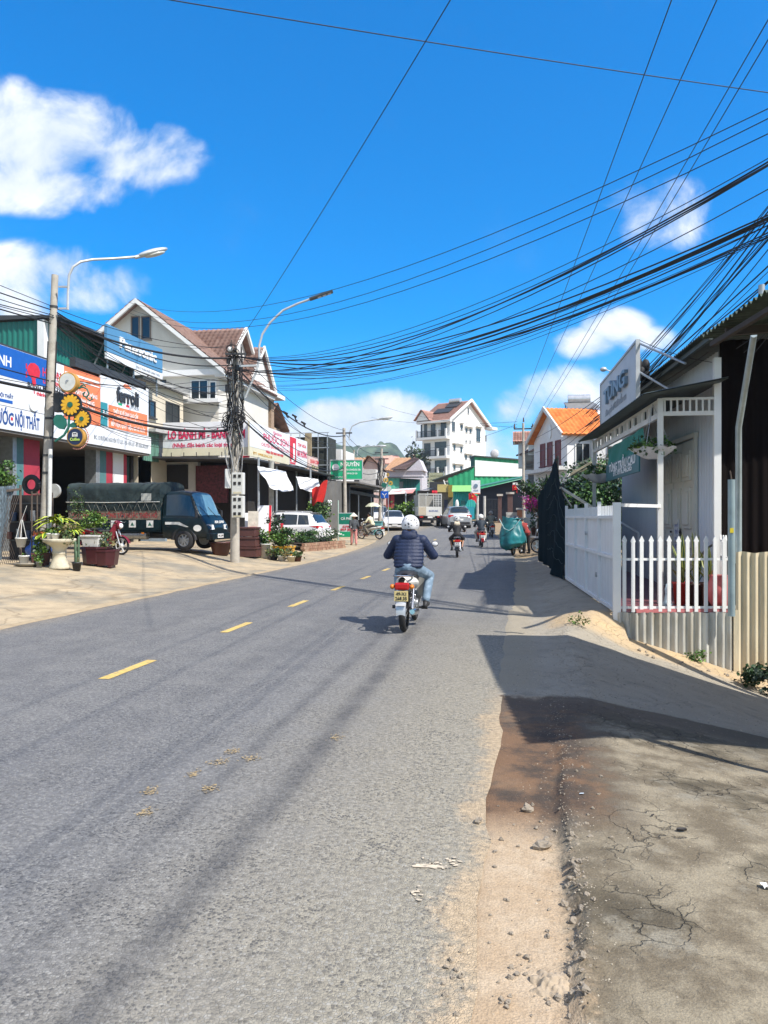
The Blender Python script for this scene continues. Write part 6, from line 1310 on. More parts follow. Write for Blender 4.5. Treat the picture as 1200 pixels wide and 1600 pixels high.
# ------------------------------------------------------------------ poles and lamps
lampg = M('lamp_grey', (.50, .52, .53), .45, .3); lens = M('lamp_lens', (.55, .57, .55), .2)
def lamp_arm(par, pts, r, head_dir, old=True):
    mb = MB(); mb.tube(pts, r, 10); a = mb.build('lamp_arm', lampg, par); h = Vector(pts[-1]); d = Vector(head_dir).normalized()
    u = Vector((0, 0, 1)); sd_ = d.cross(u).normalized(); up = sd_.cross(d); Rm = Matrix((d, sd_, up)).transposed()
    mb = MB()
    if old:
        mb.ell(h+d*.42+up*.02, (.44, .15, .085), 20, 12, Rm); mb.cyl(h-d*.1, h+d*.15, r*1.5, r*1.6); hd = mb.build('lamp_head', lampg, a)
        mb = MB(); mb.ell(h+d*.46-up*.045, (.30, .125, .06), 18, 10, Rm); mb.build('lens', lens, hd)
    else:
        mb.beam(h-d*.05, h+d*.75, .22, .075); hd = mb.build('lamp_head', dkmet, a, bevel=.02)
        mb = MB()
        for k in range(3): mb.beam(h+d*(.22+.17*k)-up*.041, h+d*(.34+.17*k)-up*.041, .15, .012)
        mb.build('lens', lens, hd)
    return a
def concrete_pole(label, base, top, r0, r1, bands=()):
    t = thing('utility_pole', label, 'utility pole', base); b = Vector(base); L_ = Vector(top)-b; mb = MB(); N = 24
    mb.tube([L_*(i/N)+Vector((0, 0, -.3 if i == 0 else 0)) for i in range(N+1)], [r0+(r1-r0)*i/N for i in range(N+1)], 18); mb.build('pole', concp, t)
    for z in bands:
        k = z/L_.z; mb = MB(); c_ = L_*k; rr = r0+(r1-r0)*k; mb.cyl(c_-Vector((0, 0, .03)), c_+Vector((0, 0, .03)), rr+.012, n=18); mb.build('band', dkmet, t)
    return t
# nearest pole, with the curved lamp
p1b = GD(68, 19.6); p1t = W(86, 430, 19.9); PB = p1b
P1P = concrete_pole('concrete lamp pole rising behind the potted plants with flower sign', p1b, p1t, .125, .085, (2.3, 2.75, 3.2, 3.7, 6.6))
d = 19.7; pts = [W(x, y, d+k)-p1b for x, y, k in ((106, 484, 0), (106.5, 455, 0), (108, 430, 0), (114, 417, 0), (126, 409, .1), (145, 405.5, .3), (180, 404, .6), (216, 401, .9))]
lamp_arm(P1P, pts, .033, pts[-1]-pts[-2]+Vector((0, 0, .10)))
for y in (448, 482): mb = MB(); mb.beam(W(92, y, 19.75)-p1b, W(107, y, 19.7)-p1b, .045); mb.build('bracket', lampg, P1P)
mb = MB()
for k in range(14):
    a = k*.9; z0 = 2.2+k*.22
    mb.tube([(.11*math.cos(a)+.02*z*.5*0+(p1t-p1b).x*z/(p1t-p1b).z, .11*math.sin(a)+(p1t-p1b).y*z/(p1t-p1b).z, z) for z in [.8+j*.7 for j in range(8)]], .009+.004*(k % 3), 5, False) if k < 5 else None
mb.build('riser_cable', black, P1P)
mb = MB(); mb.tube([(.17, -.04, .3), (.20, -.04, 1.6), (.21, -.03, 2.9)], .05, 10); mb.build('conduit', M('white_conduit', (.62, .62, .60), .5), P1P)
mb = MB(); c_ = W(88, 627, 19.5)-p1b; mb.box(c_.x-.03, c_.y-.1, c_.z-.28, c_.x+.16, c_.y+.08, c_.z+.2); mb.build('junction_box', blackp, P1P, bevel=.02)
# coffee flower sign on the pole
fs = thing('coffee_sign', 'sunflower shaped coffee sign bracketed to the concrete pole', 'sign', W(98, 690, 19.3)); FL = Vector(fs.location); FD = 19.3
yel_ = M('petal_yellow', (.72, .40, .02), .55, var=.1); lg = M('leaf_green_board', (.01, .12, .09), .55); gold = M('gold_rim', (.50, .27, .05), .4, var=.15); nv = M('navy_disc', (.012, .022, .07), .4); egg = M('egg_white_disc', (.62, .63, .60), .35)
def fp(px, py): p = W(px, py, FD)-FL; return p
def face(mbf, c, r, dep, off=0, n=28): # disc facing the camera side of the street (-Y)
    mbf.disc((c.x, c.y-off, c.z), r, dep, n)
def flower(px, py, r):
    c = fp(px, py); mb = MB(); mb.disc((c.x, c.y, c.z), r*1.12, .05, 22); b = mb.build('flower', M('flower_black', (.015, .018, .02), .5), fs)
    mb = MB()
    for k in range(14):
        a = 2*PI*k/14; u = Vector((math.cos(a), 0, math.sin(a))); v = Vector((-u.z, 0, u.x)); o = c+Vector((0, -.052, 0))
        mb.ext([tuple(o+u*r*q+v*r*w_) for q, w_ in ((.28, -.06), (.62, -.15), (.88, -.13), (1.0, 0), (.88, .13), (.62, .15), (.28, .06))], (0, -.02, 0))
    mb.build('petals', yel_, b); mb = MB(); mb.disc((c.x, c.y-.05, c.z), r*.26, .045, 16); mb.build('flower_centre', lg, b)
flower(112, 633, .265); flower(130, 655, .21)
def roundsign(px, py, r, facem, name):
    c = fp(px, py); mb = MB(); mb.cyl((c.x, c.y-.10, c.z), (c.x, c.y+.06, c.z), r, n=36); o = mb.build(name, gold, fs); mb = MB(); mb.disc((c.x, c.y-.10, c.z), r*.86, .012, 36); f = mb.build('disc_face', facem, o); return c, f
c, f = roundsign(109, 598, .25, egg, 'round_sign'); mb = MB(); mb.box(c.x-.03, c.y-.125, c.z-.02, c.x-.005, c.y-.113, c.z+.05); mb.box(c.x-.005, c.y-.125, c.z+.03, c.x+.04, c.y-.113, c.z+.05); mb.build('emblem', greyl, fs)
c, f = roundsign(121, 683, .235, nv, 'round_sign')
mb = MB(); y = c.y-.125
for b in ((-.07, .0, -.05, .11), (-.07, .09, .07, .11), (.05, 0, .07, .11), (-.03, 0, -.01, .07), (-.03, .055, .03, .07), (.015, 0, .03, .07)): mb.box(c.x+b[0], y, c.z+b[1], c.x+b[2], y+.012, c.z+b[3])
mb.build('emblem', whl, fs); mb = MB(); mb.text('Coffee', c.x, c.z-.10, .075, .26, y=c.y-.113, dep=.012, bold=.02); mb.build('lettering', M('lime_letters', (.45, .62, .12), .5), fs)
mb = MB()
for k in range(26):
    a = -PI*.62+PI*1.24*k/25; mb.ell((c.x+.30*math.cos(a), c.y+.0, c.z+.30*math.sin(a)), .022, 6, 4)
mb.build('bulb_rim', M('red_white_bulbs', (.55, .25, .2), .4), fs)
mb = MB()
def ribbon(pts, w_): mb.tube([fp(*p) for p in pts], w_, 6)
ribbon([(86, 690), (100, 680), (107, 668), (108, 655), (108, 644)], .03); ribbon([(104, 676), (108, 665), (116, 661), (126, 663)], .03); ribbon([(112, 612), (122, 606), (130, 605), (136, 608), (139, 615), (136, 620), (131, 619), (130, 615), (133, 613)], .022); ribbon([(134, 621), (140, 626), (144, 624), (143, 620)], .02); ribbon([(124, 608), (127, 603), (131, 601), (134, 604)], .02); mb.build('stem', lg, fs)
mb = MB()
for pts in ([(84, 655), (88, 648), (96, 648), (103, 655), (104, 664), (100, 671), (93, 670), (85, 664)], [(106, 666), (114, 660), (121, 664), (118, 669), (112, 668)]):
    mb.ext([tuple(fp(*p)+Vector((0, -.02, 0))) for p in pts], (0, .05, 0))
mb.build('leaf', lg, fs)
for y in (620, 650): mb = MB(); mb.beam(W(80, y, 19.5)-FL, fp(104, y), .02); mb.build('bracket', dkmet, fs)
# pole with the tangle
p2b = GD(367, 25.2); p2t = W(368, 547, 25.3); PP2 = concrete_pole('concrete pole wrapped in tangled cables carrying meter boxes', p2b, p2t, .155, .10, ())
d = 25.0; pts = [W(x, y, d)-p2b for x, y in ((383, 622), (392, 600), (401, 580), (405, 560), (405, 540), (410, 522), (422, 504), (442, 485), (466, 474), (486, 467))]
lamp_arm(PP2, pts, .036, pts[-1]-pts[-2], False)
mb = MB(); mb.beam(W(374, 572, 25)-p2b, W(405, 571, 25)-p2b, .06); mb.build('bracket', lampg, PP2)
mbx = M('meter_box_grey', (.60, .60, .57), .55, var=.08, scale=5)
for (ya, yb_, lab) in ((739, 773, 0), (775, 809, 1)):
    a, b = W(365, yb_, 24.9)-p2b, W(384, ya, 24.9)-p2b; mb = MB(); mb.box(a.x, a.y-.18, a.z, b.x, a.y+.02, b.z); bx = mb.build('meter_box', mbx, PP2, bevel=.02)
    wd = b.x-a.x; hh = b.z-a.z
    for i in range(2):
        for j in range(3 if lab else 2):
            x = a.x+wd*(.28+.42*i); z = b.z-hh*(.16+.33*j); mb = MB(); mb.box(x-.045, a.y-.192, z-.05, x+.045, a.y-.178, z+.05); mb.build('meter_window', darki, bx)
    mb = MB(); mb.box(a.x+.06, a.y-.19, a.z+.03, b.x-.06, a.y-.179, a.z+.09); mb.build('label_plate', M('pale_label', (.55, .50, .36), .6), bx)
a = W(353, 763, 25.3)-p2b; b = W(363, 733, 25.3)-p2b; mb = MB(); mb.box(a.x, a.y-.1, a.z, b.x, a.y+.1, b.z); mb.build('side_box', whitep, PP2, bevel=.01)
rnd = random.Random(11); L2 = p2t-p2b
def poleaxis(z): return L2*(z/L2.z)
mb = MB()
for k in range(34):   # risers and slack loops lashed to the pole
    a0_ = rnd.uniform(0, 2*PI); z0 = rnd.uniform(2.8, 4.4); z1 = rnd.uniform(5.2, 7.3); N = 14; r_ = rnd.uniform(.12, .24); pts = []
    for j in range(N+1):
        z = z0+(z1-z0)*j/N; aa = a0_+rnd.uniform(-.25, .25)+.5*math.sin(j*.5+k); q = r_+.09*math.sin(PI*j/N)*rnd.uniform(.2, 1.1); pts.append(poleaxis(z)+Vector((q*math.cos(aa), q*math.sin(aa), 0)))
    mb.tube(pts, rnd.uniform(.007, .017), 5, False)
mb.build('riser_cable', black, PP2)
mb = MB()
for k in range(12):
    a0_ = rnd.uniform(0, 2*PI); z1 = rnd.uniform(4.6, 7.0); z0 = 2.75; N = 12; pts = []
    for j in range(N+1):
        z = z0+(z1-z0)*j/N; q = .17+.16*math.sin(PI*min(1, j/N*1.6))*rnd.uniform(.5, 1.2); aa = a0_+.3*math.sin(j*.7+k); pts.append(poleaxis(z)+Vector((q*math.cos(aa), q*math.sin(aa)-.05, 0)))
    mb.tube(pts, rnd.uniform(.007, .012), 5, False)
mb.build('pale_cable', M('grey_cable', (.38, .39, .40), .6), PP2)
for (z, rr, n_) in ((4.55, .30, 9), (4.75, .26, 7), (6.9, .20, 6), (6.2, .22, 5)):
    mb = MB()
    for k in range(n_):
        cx, cz = rnd.uniform(-.12, .12), z+rnd.uniform(-.12, .12); R_ = rr*rnd.uniform(.7, 1.15); tl = rnd.uniform(-.5, .5); pts = []
        for j in range(21):
            a = 2*PI*j/20; pts.append(poleaxis(z)+Vector((cx+R_*math.cos(a), -.14+R_*math.sin(a)*math.sin(tl)*.8+rnd.uniform(-.01, .01), cz-z+R_*math.sin(a)*math.cos(tl)*.7)))
        mb.tube(pts, .011, 5, False)
    mb.build('cable_coil', black, PP2)
mb = MB(); c_ = poleaxis(7.0); mb.ell((c_.x-.12, c_.y-.16, c_.z-.02), (.09, .09, .09)); mb.build('insulator', whitep, PP2)
for (x, z, s_) in ((-.17, 6.6, .1), (.17, 6.35, .09), (-.2, 5.7, .12), (.1, 5.0, .11)):
    c_ = poleaxis(z); mb = MB(); mb.box(c_.x+x-s_/2, c_.y-.26, z-s_, c_.x+x+s_/2, c_.y-.12, z+s_); mb.build('splice_box', blackp, PP2, bevel=.015)
mb = MB(); mb.beam(W(352, 553, 25.1)-p2b, W(384, 553, 25.1)-p2b, .06); mb.beam(W(355, 575, 25.1)-p2b, W(378, 575, 25.1)-p2b, .05); mb.build('crossarm', dkmet, PP2)
# smaller poles up the street
def farpole(label, pxb, pxt, pyt, D_, lamp=None, r=.13, arms=0):
    b = GD(pxb, D_); t = W(pxt, pyt, D_); P = concrete_pole(label, b, t, r, r*.7)
    if lamp: lamp_arm(P, [W(x, y, D_)-b for x, y in lamp], .04, (W(*lamp[-1], D_)-W(*lamp[-2], D_)), True)
    for k in range(arms): mb = MB(); c_ = t-b-Vector((0, 0, .3+.45*k)); mb.beam(c_-Vector((.5, 0, 0)), c_+Vector((.5, 0, 0)), .08); mb.build('crossarm', dkmet, P)
    return b, t
p3b, p3t = farpole('concrete pole with a single curved lamp beside the green sign', 539.5, 537.5, 669, 47, [(546, 688), (546, 676), (550, 666), (562, 660), (584, 656), (592, 655)], arms=1)
p4b, p4t = farpole('thin pale lamp pole in front of the pink gabled house', 553, 553, 703, 64, [(558, 712), (558.5, 704), (562, 699), (575, 697), (588, 697)], .10)
p5b, p5t = farpole('leaning pole with flower sign next to the white sedan', 593, 596.5, 701, 56, arms=2)
mb = MB()
for k in range(16):
    a0_ = rnd.uniform(0, 6.28); pts = [(p5t-p5b)*(z/6)+Vector((.3*math.cos(a0_+z)*rnd.uniform(.4, 1), .3*math.sin(a0_+z), 0)) for z in [3.2+.3*j for j in range(8)]]; mb.tube(pts, .018, 4, False)
mb.build('riser_cable', black, bpy.data.objects[[o.name for o in bpy.data.objects if o.name.startswith('utility_pole')][-1]])
f2 = thing('flower_sign', 'second sunflower sign on the pole beside the white sedan', 'sign', W(600, 770, 55.5)); FL = Vector(f2.location)
for px, py, r_ in ((603, 750, .20), (610.5, 755, .17), (606, 742, .12)):
    c = W(px, py, 55.5)-FL; mb = MB()
    for k in range(12):
        a = 2*PI*k/12; mb.ext([(c.x+r_*q*math.cos(a+o), c.y, c.z+r_*q*math.sin(a+o)) for q, o in ((.2, 0), (.75, -.22), (1.05, 0), (.75, .22))], (0, -.05, 0))
    fl_ = mb.build('flower', yel_, f2); mb = MB(); mb.disc((c.x, c.y-.05, c.z), r_*.3, .03, 12); mb.build('flower_centre', lg, fl_)
c = W(608, 763.5, 55.5)-FL; mb = MB(); mb.disc((c.x, c.y, c.z), .16, .06, 20); mb.build('round_sign', egg, f2)
mb = MB(); a = W(600, 758, 55.5)-FL; mb.disc((a.x, a.y, a.z), .19, .03, 10); mb.build('leaf', lg, f2)
mb = MB(); mb.tube([W(597, 768, 55.6)-FL, W(603, 762, 55.5)-FL, W(606, 750, 55.55)-FL], .03, 5); mb.build('stem', lg, f2)
# blue traffic sign
D_ = 54; b = GD(606.5, D_); bsn = thing('traffic_sign', 'blue traffic sign with white arrows on a thin post', 'traffic sign', b); mb = MB(); t = W(606.5, 768, D_)-b; mb.cyl((0, 0, -.1), (t.x, t.y, t.z), .035); mb.build('post', galv, bsn)
a0_, a1_ = W(595, 778.5, D_)-b, W(607.5, 767.5, D_)-b; mb = MB(); mb.box(a0_.x, a0_.y-.1, a0_.z, a1_.x, a0_.y-.06, a1_.z); mb.build('panel', M('traffic_blue', (.01, .10, .50), .4), bsn, bevel=.01)
cx, zb = (a0_.x+a1_.x)/2, a0_.z; mb = MB(); y = a0_.y-.105
mb.beam((cx, y, zb+.05), (cx, y, zb+.2), .05, .008, up=(0, 1, 0)); mb.beam((cx, y, zb+.18), (cx-.15, y, zb+.34), .05, .008, up=(0, 1, 0)); mb.beam((cx, y, zb+.18), (cx+.15, y, zb+.34), .05, .008, up=(0, 1, 0)); mb.build('arrow', whl, bsn)

# ------------------------------------------------------------------ plants and pots by the first pole
lf = [M('leaf_dark', (.018, .05, .014), .5, var=.3, scale=9), M('leaf_mid', (.05, .12, .022), .5, var=.3, scale=9), M('leaf_light', (.12, .22, .035), .5, var=.3, scale=9)]
lfy = [M('leaf_green_stripe', (.06, .17, .03), .4, var=.2), M('leaf_yellow_edge', (.50, .55, .06), .45, var=.15)]
lfo = [M('leaf_olive', (.07, .11, .03), .6, var=.3), M('leaf_grey_green', (.10, .15, .07), .6, var=.3), M('leaf_dry', (.20, .17, .07), .8, var=.3)]
soil = M('potting_soil', (.05, .032, .02), 1.0); terr = M('brown_pot', (.11, .045, .035), .7, var=.2); wpot = M('white_pot', (.68, .68, .66), .5, var=.08, scale=4); mpot = M('maroon_glazed_pot', (.055, .012, .016), .35, var=.2); stonep = M('cast_stone', (.58, .53, .40), .85, var=.1, scale=4, bump=.3, bscale=30, col2=(.40, .36, .27), s2=3)
bark = M('bark', (.10, .07, .05), .95, var=.3, scale=10, bump=.5)
def pot(par, r0, r1, h, mat, n=20, name='pot', rim=True):
    mb = MB(); pr_ = [(0, 0), (r0, 0), (r1, h)]+([(r1*1.08, h), (r1*1.08, h+.03), (r1*.92, h+.03)] if rim else [(r1*.94, h)])+[(r1*.9, h-.03), (0, h-.03)]
    mb.lathe(pr_, n=n); o = mb.build(name, mat, par); mb = MB(); mb.lathe([(r1*.9, h-.025), (0, h-.015)], n=n); mb.build('soil', soil, o); return o
def potplant(label, loc, r0, r1, h, pmat, build, cat='potted plant', group=None, name='potted_plant'):
    t = thing(name, label, cat, loc, 0, group); pot(t, r0, r1, h, pmat); mb = MB(); mats = build(mb, h); mb.build('foliage', mats, t); return t
def bush(rx, rz_, n, sz, seed, mats=None, up=.6, clumps=12):
    def f(mb, h): leaves(mb, (0, 0, h+rz_*up), (rx, rx, rz_), n, sz, seed, clumps); return mats or lf
    return f
bb = G(93, 889); t = thing('pedestal_planter', 'cast stone birdbath shaped planter on a fluted pedestal', 'planter', bb)
mb = MB(); mb.lathe([(0, 0), (.24, 0), (.235, .05), (.20, .12), (.165, .25), (.155, .36), (.165, .37), (.165, .40), (.155, .41), (.16, .48), (.20, .55), (.30, .62), (.375, .66), (.385, .71), (.375, .735), (.32, .72), (.0, .66)], n=28); mb.build('bowl', stonep, t)
dr = thing('dracaena', 'yellow edged dracaena with long arching leaves behind the pedestal planter', 'plant', G(78, 886)+Vector((-.05, .35, 0)))
mb = MB()
for dx, dy, z, n_, l_, sd in ((0, 0, 1.05, 26, .72, 3), (-.22, .05, .80, 16, .6, 5), (.28, .0, .85, 20, .62, 8), (.1, .1, .55, 12, .5, 9)): straps(mb, (dx, dy, z), int(n_*1.5), l_*1.1, .145, sd, .75, .5)
mb.build('foliage', lfy, dr); mb = MB(); mb.tube([(0, 0, 0), (.02, 0, .5), (0, 0, 1.06)], [.035, .03, .02], 7); mb.tube([(.05, 0, 0), (.2, 0, .4), (.28, 0, .86)], [.025, .02, .015], 7); mb.tube([(-.05, 0, 0), (-.2, .03, .4), (-.22, .05, .8)], [.025, .02, .015], 7); mb.build('stem', bark, dr)
top = bb+Vector((0, 0, .72))
potplant('small white tilted pot with trailing plant on the planter bowl', top+Vector((-.20, -.08, 0)), .055, .085, .12, wpot, bush(.10, .08, 60, .05, 2))
potplant('small white ribbed pot standing in the middle of the planter bowl', top+Vector((-.02, -.14, -.02)), .055, .09, .13, wpot, bush(.09, .07, 60, .05, 4))
t = thing('bushy_plant', 'feathery olive plant growing out of the planter bowl beside white pots', 'plant', top+Vector((.2, 0, -.05))); mb = MB(); leaves(mb, (0, 0, .16), (.22, .18, .24), 420, .06, 8, 16); mb.build('foliage', lfo, t)
g = G(120, 892); t = thing('cactus', 'column cactus with pale stems in a black pot', 'potted plant', g); pot(t, .08, .11, .18, blackp)
mb = MB(); rnd = random.Random(3)
for x, y, h_, r_ in ((-.03, 0, .58, .035), (.03, .02, .70, .03), (.0, -.03, .34, .03), (.06, -.02, .25, .02)): mb.tube([(x, y, .15), (x*1.1, y, .15+h_*.5), (x*1.3, y, .15+h_*.95), (x*1.3, y, .15+h_)], [r_, r_*1.05, r_*.9, r_*.2], 7)
mb.build('stem', M('cactus_green', (.06, .11, .06), .6, var=.25, scale=14), t)
mb = MB(); straps(mb, (.05, -.02, .16), 10, .22, .03, 4, .5, .8); mb.build('pale_shoot', M('pale_shoot', (.40, .34, .18), .7), t)
def hexplanter(label, loc, w_, d_, h, rz, bld, mats):
    t = thing('planter_box', label, 'planter', loc, rz); mb = MB(); c_ = .30
    def ring(k, z): return [(-w_/2*k, -d_*.12*k, z), (-w_*.2*k, -d_/2*k, z), (w_*.2*k, -d_/2*k, z), (w_/2*k, -d_*.12*k, z), (w_/2*k, d_/2*k, z), (-w_/2*k, d_/2*k, z)]
    prof = ((.80, .05), (.84, .06), (.97, h-.05), (1.03, h-.05), (1.03, h), (.92, h), (.90, h-.05))
    v = [p for k, z in prof for p in ring(k, z)]; mb.add(v, [(j*6+i, j*6+(i+1) % 6, (j+1)*6+(i+1) % 6, (j+1)*6+i) for j in range(len(prof)-1) for i in range(6)]); mb.add(ring(.8, .05), [tuple(range(6))]); mb.add(ring(.9, h-.05), [tuple(range(6))])
    for sx_ in (-1, 1): mb.box(sx_*w_*.36, -d_*.3, 0, sx_*w_*.22, d_*.3, .055)
    mb.build('box', mpot, t); mb = MB(); bld(mb, h); mb.build('foliage', mats, t); return t
g = G(160, 887); hexplanter('large maroon glazed six sided planter nearest the road', g+Vector((-.05, .2, 0)), .62, .5, .46, R(8), lambda mb, h: leaves(mb, (-.05, 0, h+.2), (.26, .2, .26), 330, .07, 21, 12), lfo)
g = G(134, 886); hexplanter('reddish planter half hidden behind the large maroon one', g+Vector((-.02, .45, 0)), .7, .45, .50, R(5), lambda mb, h: leaves(mb, (0, 0, h+.06), (.25, .2, .1), 90, .05, 23, 12), lfo)
t = thing('trough_pot', 'white rectangular trough standing on the reddish planter', 'planter', g+Vector((-.06, .42, .50))); mb = MB()
mb.add([(-.20, -.12, 0), (.20, -.12, 0), (.20, .12, 0), (-.20, .12, 0), (-.25, -.15, .26), (.25, -.15, .26), (.25, .15, .26), (-.25, .15, .26)], [(0, 3, 2, 1), (0, 1, 5, 4), (1, 2, 6, 5), (2, 3, 7, 6), (3, 0, 4, 7), (4, 5, 6, 7)])
mb.box(-.27, -.17, .26, .27, .17, .30); mb.build('box', wpot, t, bevel=.008); mb = MB(); straps(mb, (.05, 0, .29), 6, .2, .02, 6, .4, .9); mb.build('foliage', lfo, t)
g = G(130, 866)+Vector((0, .6, 0)); t = thing('bushy_plant', 'round bright green shrub in front of the truck bed', 'plant', g); mb = MB(); leaves(mb, (0, 0, 1.0), (.36, .3, .27), 900, .07, 33, 18); mb.build('foliage', [lf[1], lf[2], M('leaf_lime', (.20, .34, .04), .5, var=.25)], t); mb = MB(); mb.tube([(0, 0, 0), (.03, 0, .5), (0, 0, 1.0)], [.03, .02, .012], 7); pot(t, .12, .17, .3, blackp); mb.build('stem', bark, t)
t = thing('bushy_plant', 'thin dark airy shrub between dracaena and the lime shrub', 'plant', g+Vector((-.75, .3, 0))); mb = MB(); leaves(mb, (0, 0, 1.25), (.35, .3, .6), 420, .07, 35, 18, .6); mb.build('foliage', [lf[0], lfo[0]], t); mb = MB(); mb.tube([(0, 0, 0), (.05, 0, .7), (0, 0, 1.5)], [.02, .015, .006], 6); mb.build('stem', bark, t)
g = G(54, 884)
t = thing('square_pot', 'square brown pot with orange topped crown of thorns plant', 'potted plant', g+Vector((0, .25, 0)), R(12)); mb = MB(); mb.add([(-.15, -.15, 0), (.15, -.15, 0), (.15, .15, 0), (-.15, .15, 0), (-.18, -.18, .30), (.18, -.18, .30), (.18, .18, .30), (-.18, .18, .30)], [(0, 3, 2, 1), (0, 1, 5, 4), (1, 2, 6, 5), (2, 3, 7, 6), (3, 0, 4, 7), (4, 5, 6, 7)]); mb.build('pot', terr, t, bevel=.01)
mb = MB(); leaves(mb, (0, 0, .50), (.15, .15, .22), 260, .07, 41, 10); mb.build('foliage', lf, t); mb = MB(); leaves(mb, (0, 0, .74), (.18, .15, .07), 110, .06, 43, 8); mb.build('flowers', [M('orange_petals', (.50, .14, .05), .6, var=.2)]*3, t)
g = G(42, 884); t = thing('plant_dish', 'shallow grey stone dish on the ground holding a white pot', 'dish', g); mb = MB(); mb.lathe([(0, 0), (.22, .0), (.28, .06), (.275, .075), (.2, .05), (0, .04)], n=26); mb.build('dish', M('stone_grey', (.30, .27, .22), .9, var=.2), t)
potplant('white pot standing on the shallow stone dish', g+Vector((-.06, -.02, .05)), .09, .115, .17, wpot, bush(.08, .05, 30, .04, 6))
hpz = W(33, 855, 18.6); t = thing('hanging_pot', 'white pot hung on cords from the fence rail', 'hanging pot', hpz); pot(t, .085, .125, .20, wpot)
mb = MB(); tp_ = W(34, 812, 18.6)-hpz
for k in range(4): a = k*PI/2+.5; mb.tube([(.12*math.cos(a), .12*math.sin(a), .2), (tp_.x+.02*math.cos(a), tp_.y, tp_.z)], .008, 5)
e_ = W(42, 790, 18.7)-hpz; mb.tube([tp_, e_], .005, 4); mb.build('cord', M('white_cord', (.6, .6, .58), .8), t)
bl = M('blue_plastic_sheet', (.03, .10, .36), .4, var=.2, bump=.4, bscale=10); g = G(40, 878)+Vector((0, .6, 0)); mb = MB(); mb.ell((0, 0, .30), (.36, .25, .34), 20, 14); mb.v = [tuple(Vector(v)*(1+.28*noise.noise(Vector(v)*3.5))) for v in mb.v]; o = mb.build('plastic_bag', bl); o.location = g; tag(o, 'crumpled blue plastic bag behind the hanging white pot', 'bag')
# net draped fence at the picture edge
ft = thing('mesh_fence', 'rusty wire mesh fence draped with grey blue net', 'fence', (0, 0, 0)); d0 = 18.9; n0, n1 = W(-60, 880, 16.5), W(32, 882, d0)
mb = MB(); netm = M('grey_blue_net', (.10, .135, .16), .8, var=.8, scale=24, bump=.8, bscale=40, stretch=(1, 1, .45))
def nf(u, v):
    p = n0.lerp(n1, u*(.72+.24*v**1.5)); return (p.x+.05*math.sin(u*16+v*3), p.y-.05+.06*math.sin(u*11+v*7), gz(p.x, p.y)+.18+1.75*v-.05*math.sin(PI*u))
mb.grid(nf, 34, 22); mb.build('net', netm, ft)
mb = MB(); dirn = (n1-n0); Lh = dirn.length; rust_ = M('rusty_wire', (.10, .075, .06), .9, var=.3)
for k in range(int(Lh/.09)):
    for s_ in (1, -1):
        t0 = k*.09/Lh; x0, x1 = t0, t0+s_*1.6/Lh*.62
        if not 0 <= x1 <= 1: continue
        a, b = n0.lerp(n1, x0), n0.lerp(n1, x1); mb.beam((a.x, a.y, gz(a.x, a.y)+.05), (b.x, b.y, gz(b.x, b.y)+1.7), .008)
mb.build('wire_mesh', rust_, ft)
mb = MB(); mb.beam((n0.x, n0.y, .25+1.8), (n1.x, n1.y, gz(n1.x, n1.y)+1.85), .05); mb.build('rail', rust_, ft)
mb = MB(); mb.cyl((n1.x, n1.y, 0), (n1.x, n1.y, gz(n1.x, n1.y)+1.95), .03); mb.build('post', rust_, ft)
rk = thing('rail_fence', 'dark rusty rail fence running behind the flower pots to the pole', 'fence', (0, 0, 0)); e0, e1 = n1+Vector((.1, .3, 0)), W(82, 880, 20.4)
mb = MB()
for z in (.85, 1.85): mb.beam((e0.x, e0.y, .33+z), (e1.x, e1.y, .35+z), .035)
for k in range(5): p = e0.lerp(e1, k/4); mb.beam((p.x, p.y, .2), (p.x, p.y, .35+1.9), .025)
mb.build('rail', rust_, rk)
g = GD(43, 20.9); t = thing('stand_in_rack', 'made-up dark rack standing in for the dim shop interior behind the rail fence', 'rack', g); mb = MB(); mb.box(-.55, 0, 0, .45, .5, 1.75); mb.build('body', darki, t); mb = MB()  # invented dark box with shelves and tins, in place of the dim interior
for z in (.5, 1.0, 1.5): mb.box(-.55, -.03, z, .45, 0, z+.04)
mb.build('shelf', dkmet, t)
for k in range(7): mb = MB(); x = -.48+.14*k; mb.cyl((x, -.08, .55+.5*(k % 2)), (x, -.08, .75+.5*(k % 2)+.04*(k % 3)), .07, n=10); mb.build('tin', [terr, M('stock_blue', (.02, .04, .08)), steel][k % 3], t)
t = W(49, 757, 20.5); mb = MB(); mb.tube([(t.x+.2*math.cos(a), t.y, t.z+.2*math.sin(a)) for a in [2*PI*i/20 for i in range(21)]], .07, 8, False); o = mb.build('rubber_ring', black); tag(o, 'old black tyre hung on the rail fence beside the pole', 'tyre')
t = W(84, 767, 20.6); mb = MB(); mb.cyl((t.x, t.y-.03, t.z), (t.x, t.y+.05, t.z), .19, n=26); o = mb.build('round_lid', M('grey_lid', (.38, .38, .36), .5)); tag(o, 'round grey metal lid hung behind the concrete pole', 'lid')
t = G(48, 870)+Vector((-.3, 1.4, 0)); mb = MB(); mb.lathe([(0, 0), (.36, 0), (.42, .35), (.42, .8), (.34, 1.05), (.2, 1.12), (0, 1.12)], n=22); o = mb.build('water_jar', M('dark_brown_glaze', (.05, .03, .025), .35, var=.3)); o.location = t; tag(o, 'large dark brown glazed jar behind the potted flowers', 'jar')
t = thing('tree', 'green tree crown showing at the photo edge above the net fence', 'tree', (-15.75, 20.6, .4)); mb = MB(); leaves(mb, (0, 0, 2.5), (.7, .6, .45), 1400, .10, 61, 20); mb.build('crown', lf, t); mb = MB(); mb.tube([(0, 0, -.1), (.05, 0, 1.2), (0, 0, 2.5)], [.09, .07, .03], 8); mb.build('trunk', bark, t)
